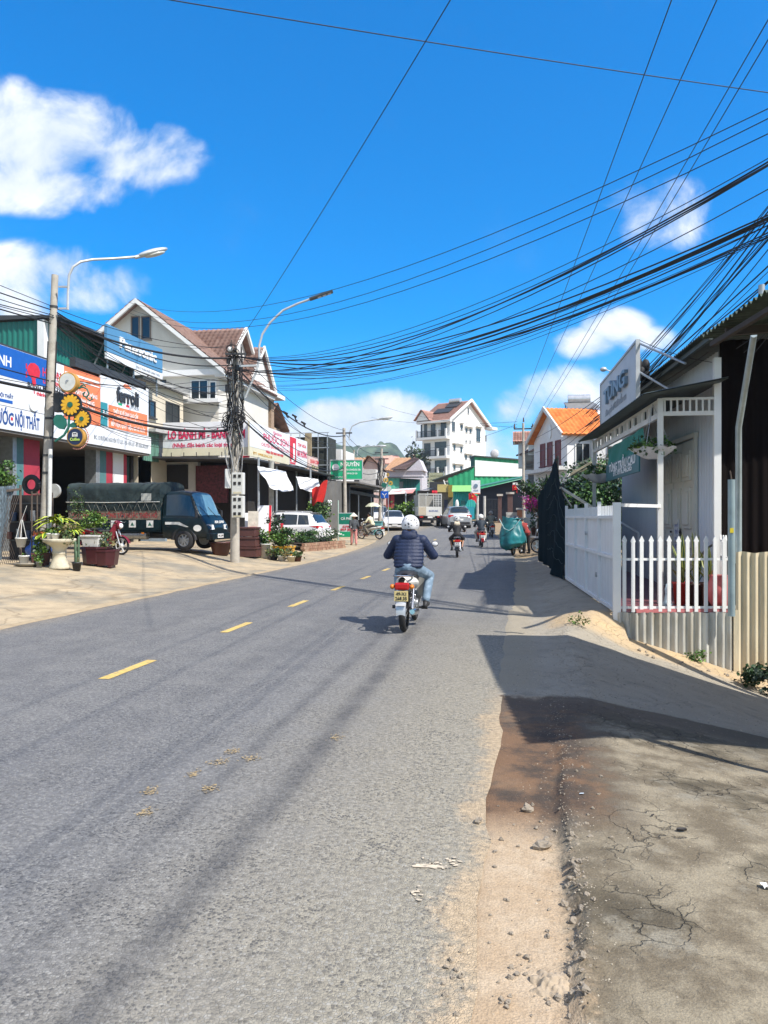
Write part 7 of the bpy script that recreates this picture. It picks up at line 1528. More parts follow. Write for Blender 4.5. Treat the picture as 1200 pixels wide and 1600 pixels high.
potplant('thin green plant in a can leaning by the rail fence', G(74, 889)+Vector((-.25, .05, 0)), .06, .07, .14, steel, bush(.12, .22, 90, .07, 71))

# ------------------------------------------------------------------ pots and beds by the second pole
bpots = thing('plastic_crates', 'stack of brown plastic crates behind the meter pole', 'crates', GD(388, 27.6)); mb = MB()
for k in range(3): mb.box(-.40, -.28, .02+.36*k, .40-.03*k, .28, .35+.36*k); mb.box(-.44, -.31, .30+.36*k, .43-.03*k, .31, .36+.36*k)
mb.build('crate', M('brown_plastic', (.09, .035, .03), .5, var=.15), bpots, bevel=.012)
o = GD(345, 27.0); mb = MB(); mb.lathe([(0, 0), (.26, 0), (.38, .42), (.41, .42), (.41, .47), (.36, .47), (0, .44)], n=24); tb1 = mb.build('tub', M('brown_plastic', (.09, .035, .03))); tb1.location = o; tag(tb1, 'brown plastic tub on the ground before the truck bumper', 'tub')
flw = M('white_flowers', (.75, .73, .70), .7)
potplant('tall white bucket of white flowering plant by the crates', GD(401, 27.9), .14, .19, .50, wpot, lambda mb, h: (leaves(mb, (0, 0, h+.16), (.24, .22, .22), 420, .07, 81, 14), [lf[0], lf[1], flw])[1])
potplant('tall white square bucket of spiky green plant', GD(414, 27.9), .15, .20, .50, wpot, lambda mb, h: (leaves(mb, (0, 0, h+.2), (.28, .25, .26), 520, .075, 83, 14), straps(mb, (0, 0, h), 14, .5, .05, 84, .5, .9, False, 3), lf)[2])
t = thing('yellow_planter', 'yellow square tub overflowing with a leafy green shrub', 'planter', GD(443, 28.6)); mb = MB(); mb.box(-.36, -.26, .12, .36, .26, .45); mb.box(-.39, -.29, .40, .39, .29, .47); mb.build('tub', M('yellow_plastic', (.60, .30, .015), .5, var=.15), t, bevel=.015); mb = MB(); leaves(mb, (-.05, 0, .74), (.50, .4, .34), 1500, .085, 91, 22); mb.build('foliage', lf, t)
mb = MB(); mb.tube([(0, 0, .4), (-.1, 0, .9), (-.3, .05, 1.5)], [.03, .02, .008], 6); leaves(mb, (-.3, 0, 1.35), (.3, .25, .35), 160, .1, 92, 8); mb.build('twigs', [lf[0], bark, lf[0]], t)
for i, (px, dd, lab, rx, mm) in enumerate(((428, 27.6, 'low dark pot of grey leaved plant beside the white buckets', .22, lfo), (440, 27.4, 'low pot of small green leaves before the yellow tub', .28, lf), (455, 27.3, 'squat pot of mottled grey green succulents at the bed end', .33, lfo), (465, 27.6, 'lone seedling clump in a flat pot nearest the road', .16, lf))):
    potplant(lab, GD(px, dd), .11, .15, .17, [blackp, wpot, stonep, terr][i], bush(rx, rx*.6, 240, .08, 100+i, mm))
potplant('small white pot squeezed between buckets and yellow tub', GD(424, 27.8), .08, .10, .25, wpot, bush(.15, .12, 80, .06, 111, [lfo[1], flw, lf[1]]))
bd = thing('brick_planter', 'raised brick flower bed with white flowered shrubs beside the crossover', 'planter bed', (0, 0, 0)); b0, b1 = GD(474, 33.0), GD(536, 37.5)
brm = M('old_brick', (.30, .17, .11), .9, var=.3, scale=7, bump=.6, bscale=18, col2=(.40, .30, .21), s2=3); dv = (b1-b0); dv.z = 0; Ld = dv.length; dv /= Ld; nv_ = Vector((-dv.y, dv.x, 0))
mb = MB(); rnd = random.Random(8)
for row in range(3):
    x = -.1*(row % 2)
    while x < Ld:
        l_ = rnd.uniform(.2, .26); p = b0+dv*x+Vector((0, 0, .02+row*.13)); mb.beam(p+dv*.01, p+dv*(l_-.01), .16+rnd.uniform(-.02, .02), .12); x += l_
mb.build('brick_edge', brm, bd)
mb = MB(); mb.quad(b0+nv_*.05+Vector((0, 0, .33)), b1+nv_*.05+Vector((0, 0, .33)), b1+nv_*1.2+Vector((0, 0, .36)), b0+nv_*1.2+Vector((0, 0, .36))); mb.build('soil', soil, bd)
sb = thing('flowering_shrub', 'low shrub with white blossoms filling the brick bed', 'shrub', b0.lerp(b1, .6)+nv_*.5+Vector((0, 0, .35))); mb = MB()
for k in range(5): c_ = dv*((k-2.4)*Ld*.17); leaves(mb, (c_.x, c_.y, .22), (.55, .42, .28), 620, .08, 120+k, 14)
mb.build('foliage', [lf[0], lf[1], lf[0]], sb); mb = MB(); leaves(mb, (-.4, -.3, .36), (1.6, .5, .22), 70, .10, 130, 16); mb.build('blossoms', [flw]*3, sb)
ts = thing('tall_shrub', 'tall loose green shrub rising behind the crossover tail', 'shrub', GD(497, 38.8)); mb = MB(); leaves(mb, (0, 0, 1.45), (.58, .5, .8), 1600, .12, 141, 20, .5); mb.build('foliage', [lf[0], lf[1], lf[2]], ts); mb = MB(); mb.tube([(0, 0, -.05), (.1, 0, .9), (0, 0, 1.8)], [.06, .04, .02], 7); mb.build('stem', bark, ts)
# boards standing on the forecourt
g = GD(541, 41.0); t = thing('pavement_sign', 'green and white board with red lettering standing on the forecourt', 'sign', g, R(-4)); mb = MB(); mb.box(-.42, 0, .32, .42, .05, 1.62); mb.build('panel', sgnw, t, bevel=.01); mb = MB(); mb.box(-.40, -.006, 1.02, .40, -.001, 1.60); mb.build('green_field', M('sign_pine', (.01, .22, .15), .5), t); mb = MB(); mb.box(-.40, -.006, .34, .40, -.001, .62); mb.build('green_field', sgng, t)
mb = MB(); mb.text('CÀ PHÊ', 0, 1.25, .14, .6, y=-.007, dep=.01, bold=.02); mb.build('lettering', whl, t); mb = MB(); mb.text('CƠM', 0, .84, .11, .4, y=-.007, dep=.01, bold=.03); mb.build('lettering', sgnr, t); mb = MB(); mb.text('PHỞ BÒ', 0, .68, .11, .6, y=-.007, dep=.01, bold=.03); mb.build('lettering', sgnr, t)
mb = MB(); mb.cyl((-.46, .02, 0), (-.46, .02, 2.3), .035); mb.build('post', M('pale_green_post', (.35, .45, .40), .6), t); mb = MB(); mb.beam((.40, .02, 0), (.40, .02, 1.6), .04); mb.build('post', galv, t)
for i, (px, dd, w_, h_, lab) in enumerate(((412, 33.5, .62, 1.75, 'tall white board with red edge leaning near the crossover'), (395, 29.5, .40, 1.6, 'narrow red and white poster board behind the meter pole'), (389, 29.8, .30, 1.5, 'thin red lettered board beside the poster board'))):
    g = GD(px, dd); t = thing('display_board', lab, 'sign', g, R(6+8*i)); mb = MB(); mb.ext([(-w_/2, 0, .2), (w_/2, 0, .2), (w_/2, .18, h_), (-w_/2, .18, h_)], (0, .05, 0)); mb.build('panel', [sgnw, M('poster_cream', (.55, .50, .42), .6, var=.2, col2=(.45, .08, .08), s2=3, m2=(.58, .62)), sgnw][i], t); mb = MB(); mb.ext([(w_/2-.1, -.006, .2), (w_/2, -.006, .2), (w_/2, .174, h_), (w_/2-.1, .174, h_)], (0, -.004, 0)) if i != 1 else mb.box(-.15, .02, .7, .15, .045, 1.0); mb.build('red_band', sgnr, t)
g = GD(440, 30.8); mb = MB(); mb.cyl((0, 0, 0), (0, 0, 1.15), .055, n=12); mb.cyl((0, 0, 1.15), (0, 0, 1.2), .07); o = mb.build('red_post', sgnr); o.location = g; tag(o, 'short red post beside the parked crossover', 'post')
# parasol stall by the far pole
g = GD(583, 49.5); t = thing('parasol', 'pale greenish parasol over the roadside stall', 'parasol', g); mb = MB(); N = 8; v = [(0, 0, 2.15)]
for k in range(2):
    for i in range(N*3): a = 2*PI*i/(N*3); rr = (.28, .52)[k]; sc_ = .04*abs(math.sin(a*N/2)); v.append((rr*math.cos(a), rr*math.sin(a), (2.05, 1.85)[k]+sc_))
n3 = N*3; mb.add(v, [(0, 1+i, 1+(i+1) % n3) for i in range(n3)]+[(1+i, 1+n3+i, 1+n3+(i+1) % n3, 1+(i+1) % n3) for i in range(n3)], True); mb.build('canopy', M('parasol_cloth', (.50, .52, .38), .8, var=.1), t); mb = MB(); mb.cyl((0, 0, 0), (0, 0, 2.15), .025); mb.build('pole', galv, t)
for i, (px, dd, s_, m_, lab) in enumerate(((569, 48.5, (.5, .4, .55), M('stall_brown', (.20, .11, .08), .8), 'brown crate at the foot of the parasol stall'), (574, 50.5, (.7, .5, 1.0), M('stall_grey', (.40, .38, .34), .7), 'pale grey cabinet under the parasol'), (565, 50, (.8, .6, .9), M('stall_dark', (.05, .04, .045), .8), 'dark goods rack beside the parasol stall'), (590, 50.5, (.6, .5, .85), M('stall_teal', (.10, .30, .30), .6), 'teal box behind the pale motorbike'))):
    g = GD(px, dd); mb = MB(); w_, d_, h_ = s_; mb.box(-w_/2, -d_/2, 0, w_/2, d_/2, h_); mb.box(-w_/2-.03, -d_/2-.03, h_, w_/2+.03, d_/2+.03, h_+.05)
    for q in (-.25, .25): mb.box(-w_/2, -d_/2-.02, h_*(.5+q)-.02, w_/2, -d_/2, h_*(.5+q)+.02)
    o = mb.build('stall_box', m_, bevel=.01); o.location = g; tag(o, lab, 'box')
t = thing('bushy_plant', 'bright green plant clump between sedan and cargo truck', 'plant', GD(628, 64)); mb = MB(); leaves(mb, (0, 0, .9), (1.1, .7, .85), 900, .22, 151, 14); mb.build('foliage', [lf[1], lf[2], M('leaf_lime', (.2, .34, .04))], t)
# ------------------------------------------------------------------ betel shop on the right: yard, gate, picket fence
def part2(name, mb, mat, par, bevel=0, fix=True):
    o = mb.build(name, mat, par, bevel, fix=fix); o.matrix_parent_inverse = Matrix.Translation(-Vector(par.location)); return o
K = Vector((3.17, 13.37, 0)); tv = Vector((-.06, .998, 0)); pv = Vector((.998, .06, 0)); FZ = .19
def S2(a, b, z=0): p = K+tv*a+pv*b; return (p.x, p.y, z)     # a along the street wall, b to the right of it
wtin = M('white_ribbed_tin', (.54, .575, .62), .5, var=.05, scale=1.5, stretch=(3, 3, .3)); brtin = M('black_brown_tin', (.007, .005, .005), .9, spec=.08, var=.3, scale=2, stretch=(3, 3, .2)); roofd = M('dark_green_grey_tin', (.055, .075, .072), .55, var=.3, scale=3); ofw = M('offwhite_paint', (.66, .65, .61), .55, var=.08, scale=4, col2=(.50, .47, .42), s2=3, m2=(.6, .8))
oldtin = M('weathered_corrugated_tin', (.50, .50, .46), .55, .15, var=.2, scale=3, stretch=(2, 2, .35), bump=.2, bscale=40, col2=(.32, .29, .22), s2=1.6, m2=(.45, .66)); oldtin2 = M('yellowed_corrugated_tin', (.62, .54, .38), .6, .1, var=.16, scale=3, stretch=(2, 2, .35), bump=.2, bscale=40, col2=(.48, .38, .24), s2=1.0, m2=(.42, .66))
hs_ = thing('betel_shop', 'white ribbed tin shop with folding doors and a dark lean-to canopy', 'shop building', (3, 15, .2))
mb = MB(); mb.corr(S2(0, 0), S2(8.2, 0), -.2, 4.32, .15, .016, 6); part2('wall', mb, wtin, hs_)
mb = MB(); mb.corr(S2(-.02, .02), S2(-.02, 7), -1.6, 4.5, .16, .018, 6); part2('end_wall', mb, brtin, hs_)
mb = MB(); mb.beam(S2(-.05, -.03, -.3), S2(-.05, -.03, 4.2), .11); part2('corner_trim', mb, whitep, hs_)
mb = MB(); L0 = 8.8
def roofpt(u, v, top): a = -1.0+u*(L0+.2); b = -.52+v*7.5; z = 4.38+.17*(b+.52)+.018*math.sin(2*PI*a/.13)+(.012 if top else 0); return S2(a, b, z)
mb.grid(lambda u, v: roofpt(u, v, 1), 420, 4); part2('roof', mb, roofd, hs_)
mb = MB(); mb.beam(S2(-1, -.40, 4.33), S2(7.8, -.40, 4.33), .05, .07); mb.beam(S2(-.95, -.5, 4.36), S2(-.95, 6, 5.46), .05, .06); part2('eave_batten', mb, roofd, hs_)
# folding doors
drs = M('door_grey_cream', (.60, .57, .49), .5, var=.06, scale=3)
a0, a1 = 1.19, 3.92
for i in range(4):
    x0 = a0+(a1-a0)*i/4+.015; x1 = a0+(a1-a0)*(i+1)/4-.015; mb = MB(); T_ = frame_mat(S2(x1, -.03, FZ), (tv*-1)[:2]); mb.T = T_; w_ = x1-x0
    mb.box(0, -.04, 0, w_, .0, 2.80)
    for (z0, z1) in ((.15, .72), (.85, 1.05), (1.2, 1.95), (2.08, 2.62)):
        mb.box(.08, -.075, z0, w_-.08, -.041, z1); mb.box(.15, -.105, z0+.07, w_-.15, -.076, z1-.07)
    mb.T = None; d_ = part2('door', mb, drs, hs_, .006)
    mb = MB(); mb.T = T_; N = 20; mb.ext([(w_/2+.11*math.cos(2*PI*k/N), -.1055, 2.36+.17*math.sin(2*PI*k/N)) for k in range(N)], (0, -.012, 0)); mb.T = None; o = mb.build('oval_panel', drs, d_)
    if i in (1, 2): mb = MB(); mb.T = T_; mb.cyl((w_-.05, -.06, 1.12), (w_-.05, -.09, 1.12), .022); mb.T = None; o = mb.build('handle', blackp, d_)
mb = MB(); mb.T = frame_mat(S2(2.3, -.1, FZ+.75), (tv*-1)[:2]); mb.box(0, -.02, 0, .34, -.01, .62)
mb.T = None; nt_ = part2('notice', mb, M('paper_notice', (.62, .62, .60), .8), hs_)
mb = MB(); mb.T = frame_mat(S2(2.3, -.1, FZ+.75), (tv*-1)[:2])
for s_, z in (('SIM', .48), ('THẺ', .34), ('SỐ 1', .20), ('0976', .06)): mb = MB(); mb.T = frame_mat(S2(2.3, -.1, FZ+.75), (tv*-1)[:2]); mb.text(s_, .17, z, .08, .22, y=-.021, dep=.002); mb.build('lettering', M('blue_pen', (.05, .10, .35), .7), nt_)
mb = MB(); mb.beam(S2(a0-.05, -.04, FZ), S2(a0-.05, -.04, FZ+2.9), .06); mb.beam(S2(a1+.05, -.04, FZ), S2(a1+.05, -.04, FZ+2.9), .06); mb.beam(S2(a0-.1, -.04, FZ+2.88), S2(a1+.1, -.04, FZ+2.88), .08); part2('door_frame', mb, drs, hs_)
# yard floor with maroon tiles and pink edge
mb = MB(); mb.ext([S2(-1.0, .0, -1.6), S2(-1.30, -1.72, -1.6), S2(8, -1.72, -1.6), S2(8, .0, -1.6)], (0, 0, 1.6+FZ-.01)); part2('yard_floor', mb, M('maroon_tile', (.16, .055, .06), .45, var=.15, scale=6), hs_)
mb = MB(); mb.beam(S2(-1.2, -1.6, FZ+.01), S2(-.95, -.1, FZ+.01), .34, .05); part2('step_edge', mb, M('pink_tile', (.50, .16, .16), .5), hs_)
# canopy on posts
cpn = thing('canopy', 'dark lean-to canopy with off white lattice beam on slim posts', 'canopy', S2(3, -.9, 3.4))
mb = MB(); e0 = -.45; 
mb.grid(lambda u, v: S2(-.55+7.75*u, -1.30+1.30*v, 3.56+.24*v+.014*math.sin(2*PI*u*7.75/.13)), 380, 3); mb.grid(lambda u, v: S2(-.55+7.75*u, -1.30+1.30*(1-v), 3.545+.24*(1-v)), 20, 3); part2('roof', mb, roofd, cpn)
N0, N1 = -.07, 6.95
for a in (N0, N1):
    mb = MB(); mb.beam(S2(a, -.93, FZ-.1), S2(a, -.93, 3.55), .085); part2('post', mb, ofw, cpn)
mb = MB()
mb.beam(S2(N0, -.93, 3.28), S2(N1, -.93, 3.28), .06, .09); mb.beam(S2(N0, -.93, 3.52), S2(N1, -.93, 3.52), .05, .05)
a = N0+.15; k = 0
rnd = random.Random(4)
while a < N1-.1:
    wv = (.05, .05, .05, .16, .05, .22)[k % 6]; mb.beam(S2(a, -.93, 3.4), S2(a+wv, -.93, 3.4), .03, .20); a += wv+(.05, .06, .28, .05, .26, .08)[k % 6]; k += 1
part2('lattice_beam', mb, ofw, cpn)
mb = MB(); mb.beam(S2(N0, -.90, 3.30), S2(N0, -.06, 3.30), .05, .07); mb.beam(S2(N0, -.90, 3.54), S2(N0, -.06, 3.54), .05, .04)
for k in range(9): b = -.86+.1*k; mb.beam(S2(N0, b, 3.3), S2(N0, b, 3.53), .03)
part2('end_lattice', mb, ofw, cpn)
# big sign on the canopy edge
def westsign(label, pa, pb, X, z0, z1, mat, items, **k):
    a, b = WX(pa, 800, X), WX(pb, 800, X); return sign('shop_sign', label, (a.x, a.y, z0), (b.x-a.x, b.y-a.y), (b-a).length, z1-z0, mat, items, **k), (b-a).length
A_, B_ = WX(939, 800, 1.98), WX(994.5, 800, 2.16); wl = math.hypot(B_.x-A_.x, B_.y-A_.y); tu = M('faded_blue_metal', (.15, .22, .30), .45, var=.2, scale=6)
tsn = sign('shop_sign', 'tall grey roof sign reading TUNG in raised faded blue letters', (A_.x, A_.y, 3.74), (B_.x-A_.x, B_.y-A_.y), wl, 1.20, M('grey_sign_board', (.50, .52, .55), .5, var=.06, scale=1.5, col2=(.42, .43, .45), s2=1, m2=(.5, .75)), [('text', 'TÙNG', wl*.50, .56, .34, wl*.62, tu, .07), ('text', 'Mâm quả cưới hỏi trầu cau', wl*.47, .30, .15, wl*.60, greyl)], th=.06, border=M('sign_frame_grey', (.3, .31, .32)))
mb = MB()
pt = Vector((B_.x+.05, B_.y, 4.92)); mb.tube([pt, S2(.35, -.42, 4.20)], .022, 6); mb.tube([pt-Vector((0, 0, .55)), S2(1.2, -.40, 3.85)], .022, 6); mb.tube([Vector((A_.x+.05, A_.y, 4.9)), S2(4.4, -.2, 4.2)], .022, 6); o = mb.build('sign_brace', galv); tag(o, 'galvanised braces propping the TUNG roof sign', 'sign brace')
mb = MB(); c = (A_+B_)/2; lp = thing('spotlight', 'small spotlight clipped to the top edge of the TUNG sign', 'lamp', (A_.lerp(B_, .36).x-.03, A_.lerp(B_, .36).y, 4.97)); mb = MB(); mb.cyl((0, 0, 0), (-.12, 0, .05), .012); mb.ell((-.15, 0, .05), (.08, .06, .055)); mb.build('lamp_head', lampg, lp)
# green banner and lower board
def strip(pa, pb, X, ya, yb): a, b = WX(pa, ya, X), WX(pb, yb, X); return a, b
gb = M('green_banner_cloth', (.012, .19, .15), .75, var=.15, scale=3, bump=.3, bscale=8); tl = WX(950, 702, 1.99); tr = WX(1005, 668, 2.13); bl_ = WX(949, 727, 1.97); br_ = WX(1005, 706, 2.13)
mb = MB(); mb.grid(lambda u, v: tuple((tl.lerp(tr, u)).lerp(bl_.lerp(br_, u), v)+Vector((.02*math.sin(u*19+v*3), .03*math.sin(u*13+v*5), 0))), 30, 10); o = mb.build('banner', gb); tag(o, 'plain green cloth banner hung beneath the canopy beam', 'banner')
a, b = WX(947, 752, 1.95), WX(998, 738, 2.10); wb_ = math.hypot(b.x-a.x, b.y-a.y); zt = WX(947, 728, 1.95).z-a.z
sg = sign('shop_sign', 'teal board under the green banner with slanting white lettering', (a.x, a.y, (a.z+b.z)/2), (b.x-a.x, b.y-a.y), wb_, zt+.02, M('deep_teal_board', (.012, .12, .14), .5, var=.06), [('text', 'TÙNG TRẦU CAU', wb_*.52, zt*.52, .17, wb_*.80, whl, .004), ('text', 'ĐT: 0976.346.565', wb_*.55, zt*.20, .12, wb_*.56, whl, .004)], th=.03)
mb = MB(); mb.tube([(.0, 0, zt), (0, 0, zt+.3)], .006, 4); mb.tube([(wb_, 0, zt), (wb_, 0, zt+.3)], .006, 4); mb.build('cord', blackp, sg)
def basket(label, px, py, X, s):
    c = WX(px, py, X); t = thing('hanging_basket', label, 'hanging planter', c); mb = MB(); N = 40
    def f(u, v): a = 2*PI*u; r = (.06+.25*v**.7)*(1+.07*math.sin(a*9)*v); return (r*math.cos(a)*1.15, r*math.sin(a), -.12+.20*v-.03*v*abs(math.sin(a*4.5)))
    mb.grid(f, N*2, 10); mb.v = [(x*s, y*s, z*s) for x, y, z in mb.v]; mb.build('bowl', M('white_basket', (.62, .63, .65), .6, var=.1), t)
    mb = MB(); leaves(mb, (0, 0, .10*s), (.30*s, .28*s, .13*s), 420, .07, int(px), 14); mb.build('foliage', lf if px < 980 else [lf[1], lf[2], lf[0]], t)
    mb = MB()
    for k in range(3): a = 2*PI*k/3; mb.tube([(.28*s*math.cos(a), .26*s*math.sin(a), .06*s), (0, 0, .8)], .005, 4)
    mb.build('chain', galv, t)
basket('white scalloped hanging basket beside the near canopy post', 1020, 706, 2.16, 1.05); basket('white hanging basket full of grass beside the far canopy post', 936, 746, 1.86, 1.15)
# gate along the driveway
GA, GB = Vector((1.40, 11.92, 0)), Vector((1.03, 18.0, 0)); gd = (GB-GA).normalized(); gn = Vector((-gd.y, gd.x, 0)); gL = (GB-GA).length
gt = thing('gate', 'long white sheet metal gate topped with spikes at the side of the driveway', 'gate', (GA.x, GA.y, FZ))
wg = M('gate_white', (.68, .70, .72), .5, var=.06, scale=3, col2=(.56, .58, .60), s2=1.5, m2=(.55, .8)); wg2 = M('gate_white_lower', (.58, .62, .66), .5, var=.08, scale=3)
def gp(t, z, o=0): p = GA+gd*t+gn*o; return (p.x, p.y, z)
for (z0, z1, m_) in ((FZ+.02, .98, wg2), (1.0, 1.60, wg)):
    mb = MB(); mb.corr(gp(.1, 0), gp(gL-.05, 0), z0, z1, .26, .008, 5); part2('sheet', mb, m_, gt)
mb = MB()
for z in (FZ+.02, .99, 1.60): mb.beam(gp(.05, z, .02), gp(gL, z, .02), .05, .05)
for t_ in (1.5, 3.0, 4.5, gL): mb.beam(gp(t_, FZ, .02), gp(t_, 1.86, .02), .06)
part2('frame', mb, wg, gt)
mb = MB(); t_ = .2
while t_ < gL: mb.beam(gp(t_, 1.6, .01), gp(t_, 1.78, .01), .02, .012); t_ += .15
part2('spike', mb, wg, gt)
mb = MB(); mb.beam(gp(0, -.35), gp(0, 1.82), .11); part2('post', mb, whitep, gt)
mb = MB(); mb.cyl(gp(1.6, .62, .03), gp(1.6, .62, .07), .04); mb.cyl(gp(2.9, 1.3, .03), gp(2.9, 1.3, .06), .03); part2('bolt', mb, galv, gt)
mb = MB(); q = S2(N0, -.93, 1.78); mb.beam((GA.x+.05, GA.y, 1.78), q, .05, .05); o = mb.build('gate_rail', whitep); tag(o, 'white rail joining the gate post to the canopy post', 'rail')
mb = MB(); r0_, r1_ = WX(968, 815, 2.3), WX(998, 833, 2.75)
mb.beam(r0_, r1_, .045); mb.beam((r1_.x, r1_.y, FZ), r1_, .06); o = mb.build('hand_rail', whitep); tag(o, 'sloping white handrail inside the gated yard', 'handrail')
# picket fence on the tin wall
PA, PB_ = Vector((1.46, 11.90, 0)), Vector((3.10, 12.22, 0)); pd = (PB_-PA).normalized(); pn = Vector((pd.y, -pd.x, 0)); pL = (PB_-PA).length
pf = thing('picket_fence', 'white picket fence with pointed tops standing on the tin wall', 'fence', (PA.x, PA.y, FZ))
pkp = M('picket_paint', (.76, .76, .74), .5, var=.06, scale=7, col2=(.50, .46, .38), s2=4, m2=(.58, .80), stretch=(2, 2, .7)); rp = random.Random(6)
def picket(p, d, n_):
    p = p+d*rp.uniform(-.008, .008)+Vector((0, 0, rp.uniform(-.012, .006)))
    mb = MB(); w_ = .052; a = p-d*w_/2; th_ = n_*.022
    pts = [a, a+d*w_, a+d*w_+Vector((0, 0, 1.03)), a+d*w_*1.0+Vector((0, 0, 1.04)), a+d*w_*1.25+Vector((0, 0, 1.055)), a+d*w_*.5+Vector((0, 0, 1.135)), a-d*w_*.25+Vector((0, 0, 1.055)), a+Vector((0, 0, 1.04))]
    mb.ext([q+Vector((0, 0, FZ)) for q in pts], th_); part2('picket', mb, pkp, pf)
for k in range(12): picket(PA+pd*(.04+k*.136), pd, pn)
q0, q1 = PB_+pd*-.02, Vector(S2(-.25, -.02)); dd = (q1-q0).normalized()
for k in range(4): picket(q0+dd*(.12+.26*k), dd, Vector((-dd.y, dd.x, 0)))
mb = MB()
for z in (.06, .78): mb.beam(PA+Vector((0, 0, FZ+z))-pn*.012, PB_+Vector((0, 0, FZ+z))-pn*.012, .022, .035)
mb.beam(q0+Vector((0, 0, FZ+.78)), q1+Vector((0, 0, FZ+.78)), .022, .035); part2('rail', mb, whitep, pf)
tw = thing('tin_wall', 'low wall of weathered grey corrugated tin under the picket fence', 'wall', (PA.x, PA.y, -.5))
def tz(t): return FZ-.01+.008*math.sin(t*31)
mb = MB(); mb.corr(PA-pn*-.03-pd*.06, PB_+pd*.02+pn*.03, -1.3, tz, .118, .027, 8); part2('sheet', mb, oldtin, tw)
mb = MB(); s0, s1 = GA+Vector((-.33, .25, 0)), GA+Vector((.02, -.03, 0)); mb.corr(s0, s1, -.8, .13, .095, .018, 8); part2('sheet', mb, oldtin, tw)
tw2 = thing('tin_wall', 'taller yellowed corrugated tin wall at the photo edge with pipe posts', 'wall', (PB_.x, PB_.y, 0)); mb = MB(); e_ = PB_+pd*.03+pn*.05; mb.corr(e_, e_+Vector((3.2, -.35, 0)), -2.0, lambda t: 1.08+.01*math.sin(t*60), .118, .023, 8); part2('sheet', mb, oldtin2, tw2)
mb = MB(); mb.beam(e_+Vector((0, 0, -1.2)), e_+Vector((0, 0, .22)), .07, .05); part2('torn_edge', mb, oldtin2, tw2)
pp_ = W(1143, 800, 11.25); mb = MB(); mb.cyl((pp_.x, pp_.y, .15), (pp_.x, pp_.y, 2.15), .052, n=14); o = mb.build('pipe_post', M('blue_grey_pipe', (.28, .36, .38), .45, .3, var=.15)); tag(o, 'thick blue grey pipe post at the end of the picket fence', 'post')
mb = MB(); mb.tube([(pp_.x, pp_.y, 2.15), (pp_.x-.02, pp_.y, 2.28)], .012, 5); mb.build('rod', rust_, o)
mb = MB(); mb.box(pp_.x-.035, pp_.y-.06, 1.37, pp_.x+.015, pp_.y-.05, 1.44); mb.build('warning_tag', M('yellow_tag', (.70, .55, .03), .5), o)
# plants and things inside the yard
snk = [M('snake_leaf', (.03, .07, .03), .4, var=.5, scale=25), M('snake_edge', (.34, .36, .10), .45)]
def snake(label, px, d, n, h_, seed, pm, r=.14, ph=.3):
    p = W(px, 808, d); p.z = FZ; t = thing('snake_plant', label, 'potted plant', p); pot(t, r*.8, r, ph, pm, 14); mb = MB(); straps(mb, (0, 0, ph-.03), n, h_, .075, seed, .10, .93); mb.build('foliage', snk, t)
snake('tall snake plant in red pot behind the middle pickets', 1066, 12.45, 12, .75, 3, M('red_pot', (.42, .04, .03), .5), .15, .33)
snake('dense snake plant in dark pot behind the pickets by the corner', 1088, 12.35, 18, .85, 7, M('dark_pot', (.05, .03, .025), .6), .16, .32)
snake('snake plant in brown pot farthest along the picket fence', 1108, 12.2, 12, .70, 9, terr, .13, .34)
p = W(1124, 808, 12.05); p.z = FZ; mb = MB(); mb.lathe([(.10, 0), (.17, .10), (.19, .30), (.14, .46), (.16, .5)], n=18); mb.lathe([(.15, .5), (0, .48)], n=18); o = mb.build('pink_jar', M('pink_plastic', (.62, .16, .16), .45)); o.location = p; tag(o, 'pink round bin behind the last pickets', 'bin')
p = W(1043, 808, 12.0); p.z = FZ; mb = MB(); mb.lathe([(.0, 0), (.07, .0), (.085, .05), (.05, .12), (.035, .22), (.045, .28), (.025, .36), (0, .38)], n=14); o = mb.build('statuette', M('pale_blue_ceramic', (.42, .55, .62), .35, var=.3, scale=20)); o.location = p; tag(o, 'small pale blue ceramic statuette behind the pickets', 'statuette')
mb = MB(); p = W(1165, 845, 12.6); mb.tube([(p.x+.45*math.cos(a), p.y, p.z-.35+.38*math.sin(a)) for a in [PI*i/18 for i in range(19)]], .035, 6); mb.tube([(p.x+.5*math.cos(a)-.2, p.y+.1, p.z-.4+.4*math.sin(a)) for a in [PI*i/18 for i in range(19)]], .02, 6); o = mb.build('hose', M('dark_hose', (.10, .09, .08), .6)); tag(o, 'loops of dark hose hanging behind the yellowed tin wall', 'hose')
# weeds
def weed(label, px, py, r, n, seed, mats, dz=0, sz=.04):
    g = G(px, py); g.z = sh_z(g.x, g.y)+dz; t = thing('weed', label, 'weed', g); mb = MB(); leaves(mb, (0, 0, r*.5), (r, r*.9, r*.65), n, sz, seed, 10); mb.build('foliage', mats, t)
weed('dark leafy weed clump at the photo edge before the tin wall', 1190, 1085, .30, 700, 5, [lf[0], M('leaf_deep', (.012, .03, .014), .5), lf[0]], 0, .06); weed('small bright weed tuft at the foot of the tin wall', 1090, 1045, .13, 160, 6, [lf[1], lf[2], lf[1]]); weed('thin grass tuft on the yellow earth mound by the gate', 905, 985, .14, 140, 7, [lf[1], lf[2], lfo[2]], 0, .03); weed('dry stalk leaning on the tin wall', 1062, 1020, .05, 24, 8, [lfo[2]]*3)
rnd = random.Random(12)
for k in range(16):
    t_ = rnd.random(); p = PA.lerp(PB_+Vector((.6, .1, 0)), t_)+pn*rnd.uniform(.12, .75); p.z = sh_z(p.x, p.y); stone(p, rnd.uniform(.012, .035), k*1.9, 'clod of earth on the bank below the tin wall', 'earth clods below the tin wall')
